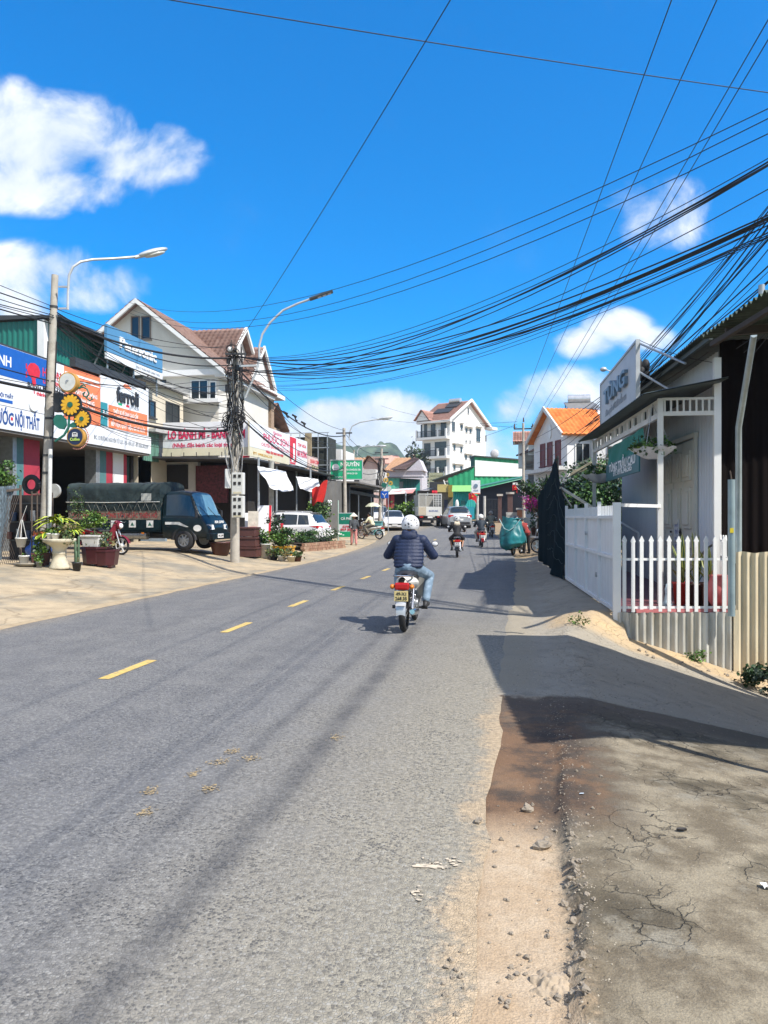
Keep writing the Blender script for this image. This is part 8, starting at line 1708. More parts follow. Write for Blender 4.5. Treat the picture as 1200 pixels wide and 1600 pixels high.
# near shed roof overhead
shd = thing('open_shed', 'open sided shed with dark corrugated roof reaching in from the photo edge', 'shed', (4, 6.5, 0))
def srf(u, v): x = 1.97+.66*u+5.0*v; y = 9.09-5.0*u+1.7*v*u; return (x, y, 3.61+.04*math.sin(u*3)+.04*(x-1.97)+.022*math.sin(2*PI*y/.11))
mb = MB(); mb.grid(lambda u, v: srf(u, v), 400, 6); part2('roof', mb, M('mossy_tin', (.05, .075, .055), .7, var=.45, scale=7), shd)
mb = MB(); 
for yy in (8.6, 6.6, 5.0): u = (9.09-yy)/5.0; mb.beam((2.05+.66*u, yy, 3.55), (7, yy, 3.55+.04*4.8), .06, .08)
for v in (.02, .3, .6): p0 = srf(0, v); p1 = srf(1, v); mb.beam((p0[0], p0[1]-.1, p0[2]-.09), (p1[0], p1[1]+.1, p1[2]-.09), .05, .05)
part2('rafter', mb, M('dark_timber', (.05, .04, .035), .85), shd)
p0, p1 = W(1178, 523, 9.05), W(1154, 668, 11.6); mb = MB(); mb.tube([p0, p1, (p1.x, p1.y, .9)], [.036, .046, .046], 10); part2('post', mb, M('bent_pale_pipe', (.40, .48, .50), .4, .4, var=.15), shd)
for (x, y) in ((2.95, 4.7), (6.8, 6.2), (6.8, 8.6)): mb = MB(); mb.cyl((x, y, -1.6), (x, y, 3.6), .05); part2('post', mb, galv, shd)
mb = MB(); mb.corr((6.9, 6.0), (6.9, 8.9), -1.6, 3.75, .16, .02, 4); part2('back_wall', mb, brtin, shd)
mb = MB(); pz = W(1190, 462, 8.6); mb.cyl((pz.x, pz.y, pz.z-.35), (pz.x, pz.y, pz.z+.12), .035); o = mb.build('vent_pipe', galv); tag(o, 'short pipe end poking above the shed roof edge', 'pipe')

# ------------------------------------------------------------------ net fence and garden behind the gate
nf_ = thing('net_fence', 'dark blue green shade net stretched to a peak along the roadside', 'fence', (.8, 22, 0))
NB, NE = Vector((1.02, 18.12, 0)), Vector((.56, 27.6, 0)); netk = M('shade_net', (.004, .013, .018), .95, spec=.05, var=.25, scale=3, stretch=(1, 1, 2.5), bump=.3, bscale=30)
pr_ = [(0, 1.72), (.12, 2.25), (.22, 2.75), (.295, 3.2), (.38, 2.98), (.5, 2.74), (.8, 2.45), (1, 2.3)]
def ptop(u):
    for i in range(len(pr_)-1):
        if pr_[i][0] <= u <= pr_[i+1][0]: t = (u-pr_[i][0])/(pr_[i+1][0]-pr_[i][0]); return pr_[i][1]+(pr_[i+1][1]-pr_[i][1])*t
    return pr_[-1][1]
def netf(u, v, o=0):
    p = NB.lerp(NE, u); w_ = .03*math.sin(u*26+v*2)*(1-v*.6)+.04*noise.noise(Vector((u*14, v*5, 2)))-.22*(1-v)**2*max(0, 1-abs(u-.15)/.25); g = gz(p.x, p.y); return (p.x+w_+o, p.y, g+.02+(ptop(u)-g)*v)
mb = MB(); mb.grid(lambda u, v: netf(u, v), 80, 16); part2('net', mb, netk, nf_)
mb = MB()
for u in (0, .15, .295, .5, .75, 1): p = NB.lerp(NE, u); mb.cyl((p.x+.06, p.y, -.1), (p.x+.06, p.y, ptop(u)+.03), .03); 
part2('post', mb, dkmet, nf_)
mb = MB()
for k in range(9): z = .35+.3*k*.9; us = [u/20 for u in range(21) if ptop(u/20) > z+.1]; 
for zf in (.2, .36, .5, .66, .8): mb.tube([Vector(netf(u/24*.55+.02, zf, -.015))+Vector((0, 0, .03*math.sin(u*2.1+zf*9))) for u in range(25)], .006, 4, False)
part2('stitching', mb, M('net_thread', (.035, .06, .065), .9), nf_)
mb = MB(); mb.beam(W(876, 762, 19.0), W(932, 797, 17.2), .05); mb.beam(W(876, 765, 19.0), W(893, 792, 18.2), .03); o = mb.build('prop', M('pale_bamboo', (.50, .47, .38), .7)); tag(o, 'pale poles propped from the net peak to the gate', 'pole')
def tree(label, x, y, h, rx, rzz, n, sz, seed, mats=None, name='tree', trunk_r=.12, lean=0):
    b = Vector((x, y, gz(x, y))); t = thing(name, label, 'tree', b); mb = MB(); leaves(mb, (lean, 0, h), (rx, rx*.9, rzz), n, sz, seed, 26, .36, shell=.3); mb.build('crown', mats or lf, t)
    mb = MB(); mb.tube([(0, 0, -.1), (lean*.3, .05, h*.5), (lean, 0, h+rzz*.3)], [trunk_r, trunk_r*.75, trunk_r*.3], 9); rnd = random.Random(seed)
    for k in range(6): a = rnd.uniform(0, 6.28); z0 = h*rnd.uniform(.45, .9); mb.tube([(lean*.5, 0, z0), (lean+rx*.4*math.cos(a), rx*.4*math.sin(a), z0+rzz*.35), (lean+rx*.75*math.cos(a), rx*.75*math.sin(a), h+rzz*rnd.uniform(-.2, .5))], [trunk_r*.45, trunk_r*.28, trunk_r*.1], 6)
    mb.build('trunk', bark, t); return t
dk3 = [M('leaf_deep', (.012, .03, .014)), lf[0], lf[1]]
tree('dense dark tree behind the gate under the hanging basket', 2.6, 24.5, 1.75, 1.5, 1.1, 5200, .11, 201, dk3); tree('dark garden tree between net peak and canopy', 2.3, 28.0, 1.9, 1.5, 1.2, 5200, .11, 203, dk3); tree('shady tree farther back behind the shop canopy', 4.0, 30.5, 2.1, 1.8, 1.35, 4600, .13, 205, dk3); tree('trimmed flat topped green hedge tree before the orange roofed house', 3.6, 34, 2.6, 1.9, .9, 4200, .12, 207, [lf[0], lf[1], lf[1]])
tree('small dark tree reaching over the road behind the net', .95, 36, 2.75, .95, .42, 1500, .11, 209, dk3, trunk_r=.08)
tree('green shrub tree at the far end of the shop wall', 3.5, 22.4, 1.0, .7, .9, 2000, .09, 211, dk3, trunk_r=.05)
mb = MB(); rnd = random.Random(2)
dw = thing('bare_branches', 'pale bare branches sticking out of the dark garden trees', 'branches', W(890, 740, 22)); 
for k in range(5): a = Vector((rnd.uniform(-.1, .1), 0, rnd.uniform(-.2, .1))); mb.tube([a, a+Vector((.5, -.1, .15+rnd.uniform(-.1, .25))), a+Vector((1.1, -.2, .3+rnd.uniform(-.35, .35)))], [.02, .014, .005], 5)
mb.build('twig', M('pale_twig', (.36, .32, .22), .8), dw)
# ------------------------------------------------------------------ orange roofed house
oh = thing('orange_roof_house', 'white two storey house with bright orange tiled roof and gable', 'house', (3, 46, .5)); Lo = Vector(oh.location)
OX, OY0, OYr, OY1, oze, ozr = 1.55, 43.6, 46.0, 48.6, 6.15, 7.85
mb = MB(); mb.box(OX, OY0, .2, 8.5, OY1, oze); mb.ext([(OX, OY0, oze), (OX, OY1, oze), (OX, OYr, ozr)], (6.9, 0, 0)); part2('wall', mb, whw, oh)
mb = MB(); slope(mb, (OX-.45, OY0-.3, oze-.1), (4.2, OY0-.3, oze-.1), (4.2, OYr, ozr), (OX-.45, OYr, ozr), .3, .26); slope(mb, (OX-.45, OY1+.3, oze-.1), (8.8, OY1+.3, oze-.1), (8.8, OYr, ozr), (OX-.45, OYr, ozr)); part2('roof', mb, tileo, oh)
mb = MB(); slope(mb, (3.3, 41.0, 6.15), (3.3, 46.0, 6.15), (6.0, 46.0, 8.3), (6.0, 41.0, 8.3), .3, .26); part2('roof', mb, tileo, oh)
mb = MB(); mb.box(3.6, 41.4, .2, 8.5, OY0, 6.3); part2('wall', mb, whw, oh)
mb = MB(); mb.box(2.9, 40.9, 5.85, 3.6, 44, 6.15)
for s_, ye in ((1, OY0-.3), (-1, OY1+.3)): mb.ext([(OX-.47, ye, oze-.18), (OX-.47, OYr, ozr-.08), (OX-.47, OYr, ozr+.16), (OX-.47, ye, oze+.06)], (.10, 0, 0))
mb.box(OX-.6, OY0-.1, 4.2, OX, OY1, 4.4); part2('trim', mb, M('grey_white_trim', (.62, .62, .60), .8), oh)
rdw = M('dark_red_wood', (.16, .03, .025), .6)
for y_ in (44.4, 45.6, 46.7): window(oh, Vector((OX-.001, y_+.8, 4.6))-Lo, (0, -1), .75, 1.35, rdw, 1, gl=rdw)
mb = MB(); N = 20; mb.ext([(OX-.002, OYr+.0+.22*math.cos(2*PI*k/N), 6.55+.42*math.sin(2*PI*k/N)) for k in range(N)], (-.05, 0, 0)); part2('oval_window', mb, whitep, oh)
window(oh, Vector((2.0, OY0-.001, 4.5))-Lo, (1, 0), .9, 1.2, whitep, 2)
mb = MB(); mb.ext([(3.1, 40.6, 4.9), (3.1, 43.6, 4.9), (2.1, 43.6, 4.5), (2.1, 40.6, 4.5)], (0, 0, .06)); part2('porch_awning', mb, M('olive_awning', (.35, .36, .26), .7), oh)
mb = MB()
for k in range(12): mb.beam((2.4, 40.9+.22*k, 3.3), (2.4, 40.9+.22*k, 4.3), .03)
mb.beam((2.4, 40.9, 4.3), (2.4, 43.4, 4.3), .04); mb.beam((2.4, 40.9, 3.3), (2.4, 43.4, 3.3), .04); part2('balcony_railing', mb, M('blue_grey_railing', (.30, .36, .42), .5), oh)
oh.rotation_euler.z = R(20)
wh_ = thing('solar_heater', 'solar water heater tank on a frame above the orange roof', 'water heater', W(902, 640, 46)); mb = MB(); mb.cyl((-.55, 0, .62), (.75, 0, .62), .27, n=20); mb.build('tank', M('shiny_tank', (.62, .63, .64), .25, .6), wh_)
mb = MB(); mb.ext([(-.8, -.1, .38), (.9, -.1, .38), (1.3, -1.1, -.12), (-.6, -1.1, -.12)], (0, 0, .05)); mb.build('collector', M('collector_glass', (.20, .20, .20), .35), wh_); mb = MB()
for x in (-.7, .8): mb.beam((x, 0, -.3), (x, 0, .45), .05); mb.beam((x, -.9, -.3), (x, -.9, .0), .05)
mb.build('frame', dkmet, wh_)
lw = thing('garden_house', 'low white house end with small windows seen beneath the canopy', 'house', W(972, 705, 38)); c_ = Vector(lw.location); mb = MB(); mb.box(-1.2, 0, -4, 1.6, 3, .75); mb.build('wall', whw, lw); window(lw, (-.7, -.001, -.25), (1, 0), .45, .5, dkmet, 1); window(lw, (.25, -.001, -.25), (1, 0), .45, .5, dkmet, 1)
# grey white villa farther up
vl = thing('dormer_villa', 'grey white villa with two pink tiled dormers behind the crossarm pole', 'house', (1, 72, 1)); Lv = Vector(vl.location); D_ = 72
a, b = W(817, 800, D_), W(850, 800, D_-6); mb = MB(); mb.ext([(a.x, a.y, .8), (b.x, b.y, .8), (b.x+7, b.y+2, .8), (a.x+7, a.y+3, .8)], (0, 0, 6.6)); part2('wall', mb, M('cool_white_plaster', (.58, .62, .68), .88, var=.06), vl)
mb = MB(); e = W(806, 690, D_); slope(mb, (a.x-.6, a.y, 7.3), (b.x-.6, b.y-.4, 7.3), (b.x+3, b.y+1, 9.6), (a.x+3, a.y+1.5, 9.6)); part2('roof', mb, tiled, vl)
for px in (815, 831):
    p = W(px, 690, D_-1 if px < 820 else D_-4); mb = MB(); mb.box(p.x-.3, p.y, p.z-2.4, p.x+1.5, p.y+1.6, p.z); part2('dormer', mb, whw, vl)
    mb = MB(); slope(mb, (p.x-.8, p.y-.5, p.z-.1), (p.x+1.0, p.y-.5, p.z-.1), (p.x+1.0, p.y+.7, p.z+.95), (p.x-.8, p.y+.7, p.z+.95), .3, .26); slope(mb, (p.x-.8, p.y+2, p.z-.1), (p.x+1.0, p.y+2, p.z-.1), (p.x+1.0, p.y+.7, p.z+.95), (p.x-.8, p.y+.7, p.z+.95)); part2('dormer_roof', mb, tilep, vl)
    mb = MB(); mb.ext([(p.x-.72, p.y-.35, p.z-.05), (p.x-.72, p.y+1.85, p.z-.05), (p.x-.72, p.y+.7, p.z+.85)], (.1, 0, 0)); part2('dormer_gable', mb, whw, vl)
for px, py in ((826, 735), (836, 735), (846, 720), (830, 760)): p = W(px, py, D_-4); window(vl, Vector((p.x-.3, p.y-2, p.z))-Lv, (1, .1), .7, 1.2, dkmet, 1)
# crossarm pole
bR, tR = farpole('tall concrete pole with steel crossarm on the far side of the road', 818.5, 817.5, 661, 62)
RP = bpy.data.objects[[o.name for o in bpy.data.objects if o.name.startswith('utility_pole')][-1]]; c_ = W(818, 670, 62)-bR
mb = MB(); mb.beam(c_+Vector((-.78, 0, 0)), c_+Vector((.78, 0, 0)), .10); mb.build('crossarm', dkmet, RP)
for x in (-.72, .72, 0): mb = MB(); q_ = c_+Vector((x, 0, .05 if x else .55)); mb.cyl(q_, q_+Vector((0, 0, .35)), .075, .045, 8); mb.build('insulator', M('brown_insulator', (.09, .06, .05), .3), RP)
mb = MB(); mb.beam(c_+Vector((.6, -.1, .12)), c_+Vector((1.0, -.3, .3)), .1); mb.build('switch', dkmet, RP)
# bougainvillea, gate pillar, flags
g = GD(833, 44); bg_ = thing('bougainvillea', 'magenta bougainvillea in full flower by the roadside pole', 'shrub', g+Vector((.2, 0, 0))); mb = MB(); leaves(mb, (0, 0, 2.15), (.75, .6, .52), 1500, .12, 301, 22); mb.build('flowers', [M('magenta_petals', (.55, .03, .34), .6, var=.2), M('pink_petals', (.68, .12, .40), .6, var=.2), M('coral_petals', (.66, .10, .12), .6, var=.2)], bg_); mb = MB(); leaves(mb, (.1, .1, 1.5), (.75, .6, .7), 500, .13, 303, 16); mb.build('foliage', dk3, bg_); mb = MB(); mb.tube([(0, 0, -.1), (.1, 0, 1), (0, 0, 2.1)], [.06, .05, .02], 7); mb.build('trunk', bark, bg_)
g = GD(812, 50); gp_ = thing('gate_pillar', 'orange plastered gate pillar with pale cap beside the bougainvillea', 'pillar', g); mb = MB(); mb.box(-.16, -.16, -.1, .16, .16, 1.45); mb.build('shaft', M('orange_plaster', (.50, .19, .09), .85, var=.1), gp_); mb = MB(); mb.box(-.23, -.23, 1.45, .23, .23, 1.58); mb.build('cap', M('pale_stone_cap', (.50, .46, .40), .85), gp_)
g = GD(832, 50); gw = thing('garden_wall', 'low pale wall and gate panel next to the orange pillar', 'wall', g); mb = MB(); mb.box(-.55, 0, -.1, 2.2, .18, .95); mb.build('wall', M('pale_wall', (.55, .52, .45), .9, var=.1), gw); mb = MB(); mb.box(-1.7, .05, .1, -.95, .12, 1.3)
for k in range(5): mb.box(-1.68, .03, .2+.22*k, -.97, .05, .3+.22*k)
mb.build('gate_panel', M('grey_white_slats', (.48, .47, .43), .7), gw)
g = GD(837, 34.5); mb = MB(); mb.lathe([(.2, 0), (.26, .45), (.28, .45), (.28, .5), (.2, .48), (0, .46)], n=16); o = mb.build('grey_tub', M('grey_plastic', (.30, .31, .32), .6)); o.location = g; tag(o, 'grey tub on the kerb between sack and net', 'tub')
g = GD(836, 47); potplant('dark leafy potted plant in front of the pale garden wall', g, .2, .26, .4, terr, bush(.4, .45, 300, .12, 311, dk3))
def flag(label, px, py, D_, w_, h_, stick, star):
    p = W(px, py, D_); t = thing('flag', label, 'flag', p); mb = MB(); f = lambda u, v: (w_*(u-.5), .06*math.sin(u*7+v*2), -h_*v+.12*math.sin(u*4)-.25*u*h_); mb.grid(f, 14, 8); mb.build('cloth', M('flag_red', (.58, .012, .02), .7, var=.12), t)
    if star:
        mb = MB(); N = 10; c_ = Vector(f(.5, .5)); mb.ext([tuple(c_+Vector((.16*w_*(1 if k % 2 == 0 else .42)*math.sin(2*PI*k/N), -.035, .16*w_*(1 if k % 2 == 0 else .42)*math.cos(2*PI*k/N)))) for k in range(N)], (0, .03, 0)); mb.build('star', yel_, t)
    mb = MB(); mb.cyl(Vector(stick[0]), Vector(stick[1]), .018); mb.build('stick', galv, t)
flag('red flag with yellow star by the teal shutters', 738.5, 771, 62, .62, .55, ((.30, .05, -.9), (-.2, .02, .15)), True)
flag('bright red flag on a slanting stick before the dark house', 804.5, 758.5, 58, .36, .42, ((.75, 0, -.75), (.0, 0, .0)), True)
# ------------------------------------------------------------------ dark house, green workshop, teal shop, yellow shop
dh = thing('dark_house', 'single storey house with dark navy front and capped pillars', 'house', (-2, 68, 1)); Ld_ = Vector(dh.location); D_ = 66
a, b = W(746, 800, D_), W(818, 800, D_-2); nav = M('navy_wall', (.022, .027, .042), .75, var=.2, scale=1.5)
zt0, zt1 = W(746, 765, D_).z, W(818, 748, D_-2).z
mb = MB(); mb.ext([(a.x, a.y, .5), (b.x, b.y, .5), (b.x, b.y, zt1), (a.x, a.y, zt0)], (0, .2, 0)); mb.box(a.x, a.y+.2, .5, b.x, a.y+2.5, zt0-.3); part2('wall', mb, nav, dh)
mb = MB(); mb.ext([(a.x-.5, a.y-.8, zt0), (a.x-.5, a.y-.8, zt0+.1), (b.x, b.y-.8, zt1+.1), (b.x, b.y-.8, zt1)], (0, 3.6, .3)); part2('roof', mb, M('green_roof_sheet', (.05, .22, .16), .6), dh)
for px, t_, w_ in ((781, 775, .30), (797, 772, .42)):
    p = W(px, 815, D_-3); zt_ = W(px, t_, D_-3).z; mb = MB(); mb.box(p.x-w_/2, p.y, .6, p.x+w_/2, p.y+.3, zt_); part2('pillar', mb, M('brown_pillar', (.10, .055, .05), .8), dh); mb = MB(); mb.box(p.x-w_*.8, p.y-.1, zt_, p.x+w_*.8, p.y+.4, zt_+.16); part2('pillar_cap', mb, M('pale_stone_cap', (.50, .46, .40)), dh)
mb = MB(); p0, p1 = W(758, 780, D_-1.5), W(777, 815, D_-1.5)
for k in range(9): x = p0.x+(p1.x-p0.x)*k/8; mb.beam((x, p0.y, .9), (x, p0.y, p0.z), .035)
for z in (1.0, 2.2, p0.z): mb.beam((p0.x, p0.y, z), (p1.x, p0.y, z), .05)
part2('iron_gate', mb, M('dark_iron', (.03, .035, .045), .6), dh)
mb = MB(); q = W(806, 756, D_-2.6); mb.box(q.x-.25, q.y, q.z-.1, q.x+.25, q.y+.1, q.z+.1); part2('house_plate', mb, whw, dh)
mb = MB()
for px in (746, 757): p = W(px, 800, D_-3.2); mb.cyl((p.x, p.y, .6), (p.x, p.y, W(px, 775, D_-3.2).z), .11, n=10)
part2('porch_post', mb, M('pale_post', (.48, .47, .44), .8), dh)
hb_ = W(736.5, 772, 62.5); sign('hanging_sign', 'hanging light box sign with a dark logo over the dark doorway', (hb_.x, hb_.y, hb_.z), (1, .05), .72, 1.12, sgnw, [('disc', .36, .66, .17, tu, 'emblem'), ('text', 'nail', .36, .22, .14, .36, tu), ('rect', .02, .0, .7, .08, sgno, 'orange_band')], th=.14)
ws = thing('green_workshop', 'large green and white tin workshop with stepped roof line', 'workshop', (0, 82, 2)); D_ = 80
c = W(741.5, 800, D_); e = W(870, 800, D_+3); yb_ = c.y
def zz(px, py, D=D_): return W(px, py, D).z
mb = MB(); mb.corr((c.x, c.y), (e.x, e.y), 1.6, lambda t: zz(741, 713)-.05-t*.5, .6, .05, 4); part2('wall', mb, grn2, ws)
mb = MB(); mb.ext([(c.x+.05, c.y-.12, zz(742, 744)), (e.x, e.y-.12, zz(742, 743)), (e.x, e.y-.12, zz(742, 723)-.25), (c.x+.05, c.y-.12, zz(742, 719))], (0, .05, 0)); part2('white_band', mb, M('white_tin', (.70, .70, .69), .6, var=.06, scale=1, stretch=(1, 1, 6)), ws)
l0 = W(735.5, 800, D_+1.5); mb = MB(); mb.corr((l0.x, l0.y), (c.x, c.y), 1.6, zz(741, 714), .5, .04, 4); part2('wall', mb, M('deep_green_tin', (.008, .10, .07), .55), ws)
mb = MB(); mb.ext([(l0.x-.1, l0.y-.1, zz(741, 714)), (c.x, c.y-.3, zz(741, 713)), (e.x, e.y-.3, zz(741, 713)-.5), (e.x, e.y+8, zz(741, 713)-.4), (l0.x-.1, l0.y+8, zz(741, 714))], (0, 0, .1)); part2('roof', mb, roofd, ws)
p0, p1 = W(700, 768, D_-1), W(741, 768, D_-1); mb = MB(); mb.corr((p0.x, p0.y), (p1.x, p1.y), 1.5, lambda t: zz(700, 748)+(zz(741, 731)-zz(700, 748))*t, .55, .04, 4); part2('lean_to_wall', mb, grn2, ws)
mb = MB(); mb.ext([(p0.x-1.6, p0.y-.5, zz(690, 752)), (p1.x, p1.y-.2, zz(741, 730)), (p1.x, p1.y+6, zz(741, 730)), (p0.x-1.6, p0.y+6, zz(690, 752))], (0, 0, .1)); part2('lean_to_roof', mb, roofd, ws)
p0, p1 = W(750, 763, D_-4), W(822, 743, D_-4); mb = MB(); mb.ext([(p0.x, p0.y, W(742, 768, D_-4).z), (p1.x, p1.y, zz(812, 752, D_-4)), (p1.x, p1.y+3.9, zz(812, 748)), (p0.x, p0.y+3.9, zz(742, 765))], (0, 0, .12)); part2('porch_roof', mb, M('pale_green_sheet', (.20, .42, .30), .6), ws)
ts_ = thing('teal_shop', 'shop with bright teal shutters under a lime green awning', 'shop building', (-5, 73, 1.4)); D_ = 71
a, b = W(708, 812, D_), W(743, 812, D_); tq = M('turquoise_paint', (.03, .42, .38), .6, var=.06); tq2 = M('blue_turquoise_paint', (.03, .36, .46), .6, var=.06)
mb = MB(); mb.corr((a.x, a.y), (b.x, b.y), 1.2, zz(708, 766, D_), .16, .02, 4); part2('shutter', mb, tq, ts_); mb = MB(); q0, q1 = W(716, 792, D_-.1), W(742, 812, D_-.1)
for k in range(3): x0 = q0.x+(q1.x-q0.x)*k/3; mb.box(x0+.03, q0.y-.12, q1.z+.1, x0+(q1.x-q0.x)/3-.03, q0.y-.05, q0.z)
part2('lower_panel', mb, tq2, ts_)
mb = MB(); q0, q1 = W(720, 791, D_-.1), W(727, 782, D_-.1); mb.box(q0.x, q0.y-.08, q0.z, q1.x, q0.y-.04, q1.z); part2('window', mb, M('teal_window', (.04, .20, .16), .4), ts_)
mb = MB(); q0, q1 = W(706, 768, D_-.5), W(744, 758, D_-.5); mb.ext([(q0.x, q0.y, q0.z), (q1.x, q0.y, q0.z), (q1.x, q0.y+.6, q1.z), (q0.x, q0.y+.6, q1.z)], (0, .05, 0)); part2('awning', mb, M('lime_green_awning', (.22, .50, .16), .65, var=.08), ts_)
mb = MB(); q = W(729, 817, D_-1.2); mb.box(q.x-.9, q.y, .9, q.x+.9, q.y+.5, q.z+.1); part2('concrete_step', mb, concp, ts_)
mb = MB(); mb.ell((W(714, 789, D_-.3).x, W(714, 789, D_-.3).y, W(714, 789, D_-.3).z), (.18, .1, .5)); part2('white_figure', mb, whitep, ts_)
ys_ = thing('yellow_shop', 'small ochre shop with yellow signboard beside the teal shutters', 'shop building', (-8, 74, 1.5)); D_ = 73
a, b = W(684, 812, D_), W(709, 812, D_); och = M('ochre_paint', (.40, .30, .14), .8, var=.1)
mb = MB(); mb.box(a.x, a.y, 1, b.x, a.y+3, zz(684, 769, D_)); part2('wall', mb, M('olive_grey_wall', (.26, .23, .17), .85), ys_)
mb = MB(); q0, q1 = W(683.5, 769, D_-.3), W(700, 757, D_-.3); mb.box(q0.x, q0.y-.1, q0.z, q1.x, q0.y+.1, q1.z); part2('signboard', mb, M('yellow_ochre_sign', (.52, .42, .16), .6, var=.15, scale=3), ys_)
mb = MB(); q0, q1 = W(700.5, 777, D_-.5), W(707.5, 758, D_-.5); mb.box(q0.x, q0.y-.2, q0.z, q1.x, q0.y+.3, q1.z); part2('side_sign', mb, M('dark_ochre', (.28, .20, .03), .7), ys_)
mb = MB(); q0, q1 = W(694, 812, D_-.2), W(700, 781, D_-.2); mb.box(q0.x, q0.y-.06, 1.2, q1.x, q0.y, q1.z); part2('door', mb, M('dark_blue_door', (.04, .05, .09), .6), ys_)
mb = MB(); q0, q1 = W(671, 790, D_+1), W(690, 753, D_+1); mb.box(q0.x, q0.y, 1, q1.x+.5, q0.y+3, q1.z); part2('dark_porch', mb, dkmet, ys_)
mb = MB(); q0 = W(679.5, 770, D_-.2); mb.cyl((q0.x-.25, q0.y, q0.z), (q0.x+.25, q0.y, q0.z), .22); part2('red_lantern', mb, sgnr, ys_)
mb = MB(); mb.tube([W(693, 750, D_-.4), W(695, 756, D_-.4), W(699, 760, D_-.4), W(700, 765, D_-.5)], .06, 6); part2('drain_pipe', mb, whitep, ys_)
ob_ = W(670, 755, 92); sign('roof_board', 'olive painted board on the roof before the white hotel', (ob_.x, ob_.y, ob_.z), (1, .1), 1.9, 1.25, M('olive_board', (.33, .34, .22), .7, var=.3, scale=4, stretch=(1, 1, 5)), [('text', 'NHÀ NGHỈ', .95, .75, .22, 1.5, M('olive_dark', (.16, .17, .09), .7)), ('text', 'PHÒNG TRỌ', .95, .3, .2, 1.5, M('olive_dark', (.16, .17, .09)))])
mb = MB()
for x in (.1, 1.75): mb.beam((ob_.x+x, ob_.y+.2, 3.2), (ob_.x+x, ob_.y+.2, ob_.z+1.4), .08)
mb.beam((ob_.x-.4, ob_.y+.2, 6.4), (ob_.x+2.4, ob_.y+.2, 6.4), .12); o = mb.build('board_frame', galv); tag(o, 'steel frame carrying the olive roof board', 'frame')
# ------------------------------------------------------------------ white hotel
cb_ = W(703, 800, 130); ang = math.atan2(.901, .438); ht = thing('hotel', 'white four storey hotel with dark balconies and steep gabled roof', 'building', (cb_.x, cb_.y, 4.2), ang)
Z = [z-4.2 for z in (5.4, 8.75, 11.9, 15.2, 18.45)]; AX, BY = 12.4, 5.5; za_ = 22.0-4.2
hw = M('hotel_white', (.80, .80, .79), .85, var=.03, scale=.5)
mb = MB(); mb.box(0, 0, -1, AX, BY, Z[4]); mb.ext([(0, 0, Z[4]), (AX, 0, Z[4]), (AX/2, 0, za_-.2)], (0, BY, 0)); mb.build('wall', hw, ht)
mb = MB(); ov = 1.0; sl = (za_-Z[4])/(AX/2); slope(mb, (-ov, -.8, Z[4]-sl*ov), (-ov, BY+.6, Z[4]-sl*ov), (AX/2, BY+.6, za_), (AX/2, -.8, za_), .5, .4, .05); slope(mb, (AX+ov, -.8, Z[4]-sl*ov), (AX+ov, BY+.6, Z[4]-sl*ov), (AX/2, BY+.6, za_), (AX/2, -.8, za_), .5, .4, .05); rf_ = mb.build('roof', tilep, ht)
mb = MB()
for s_ in (-1, 1):
    x = -ov if s_ < 0 else AX+ov; mb.ext([(x, -.82, Z[4]-sl*ov-.1), (AX/2, -.82, za_-.1), (AX/2, -.82, za_+.35), (x, -.82, Z[4]-sl*ov+.3)], (0, .25, 0))
mb.box(-1.3, -.8, Z[4]-sl*ov-.25, -.6, BY+.5, Z[4]-sl*ov+.1); mb.box(AX+.4, -1.2, Z[4]-sl*ov-.3, AX+2.4, .4, Z[4]-sl*ov+.15); mb.build('eaves_trim', hw, ht)
mb = MB(); slope(mb, (-1.6, BY-2.2, Z[4]-.3), (2.5, BY-2.2, Z[4]-.3), (2.5, BY-.7, Z[4]+1.5), (-1.6, BY-.7, Z[4]+1.5), .5, .4); slope(mb, (-1.6, BY+.8, Z[4]-.3), (2.5, BY+.8, Z[4]-.3), (2.5, BY-.7, Z[4]+1.5), (-1.6, BY-.7, Z[4]+1.5), .5, .4); mb.build('dormer_roof', tilep, rf_)
mb = MB(); mb.ext([(-1.3, BY-2.0, Z[4]-.3), (-1.3, BY+.6, Z[4]-.3), (-1.3, BY-.7, Z[4]+1.3)], (3, 0, 0)); mb.build('dormer', hw, rf_)
mb = MB()
for (x0, x1, y0_, y1_) in ((1.6, 3.2, 1.2, 4.4), (3.6, 5.4, .8, 3.2)): mb.ext([(x0, y0_, Z[4]+sl*x0+.22), (x1, y0_, Z[4]+sl*x1+.22), (x1, y1_, Z[4]+sl*x1+.22), (x0, y1_, Z[4]+sl*x0+.22)], (-.06, 0, .12))
mb.build('solar_panel', dkmet, rf_); mb = MB(); mb.cyl((5.3, 1.0, za_+.1), (5.3, 3.2, za_+.1), .45, n=14); mb.build('water_tank', M('shiny_tank', (.62, .63, .64)), rf_)
rail_ = M('dark_railing', (.035, .05, .06), .5); dgl = M('hotel_glass', (.03, .045, .055), .12, spec=.8)
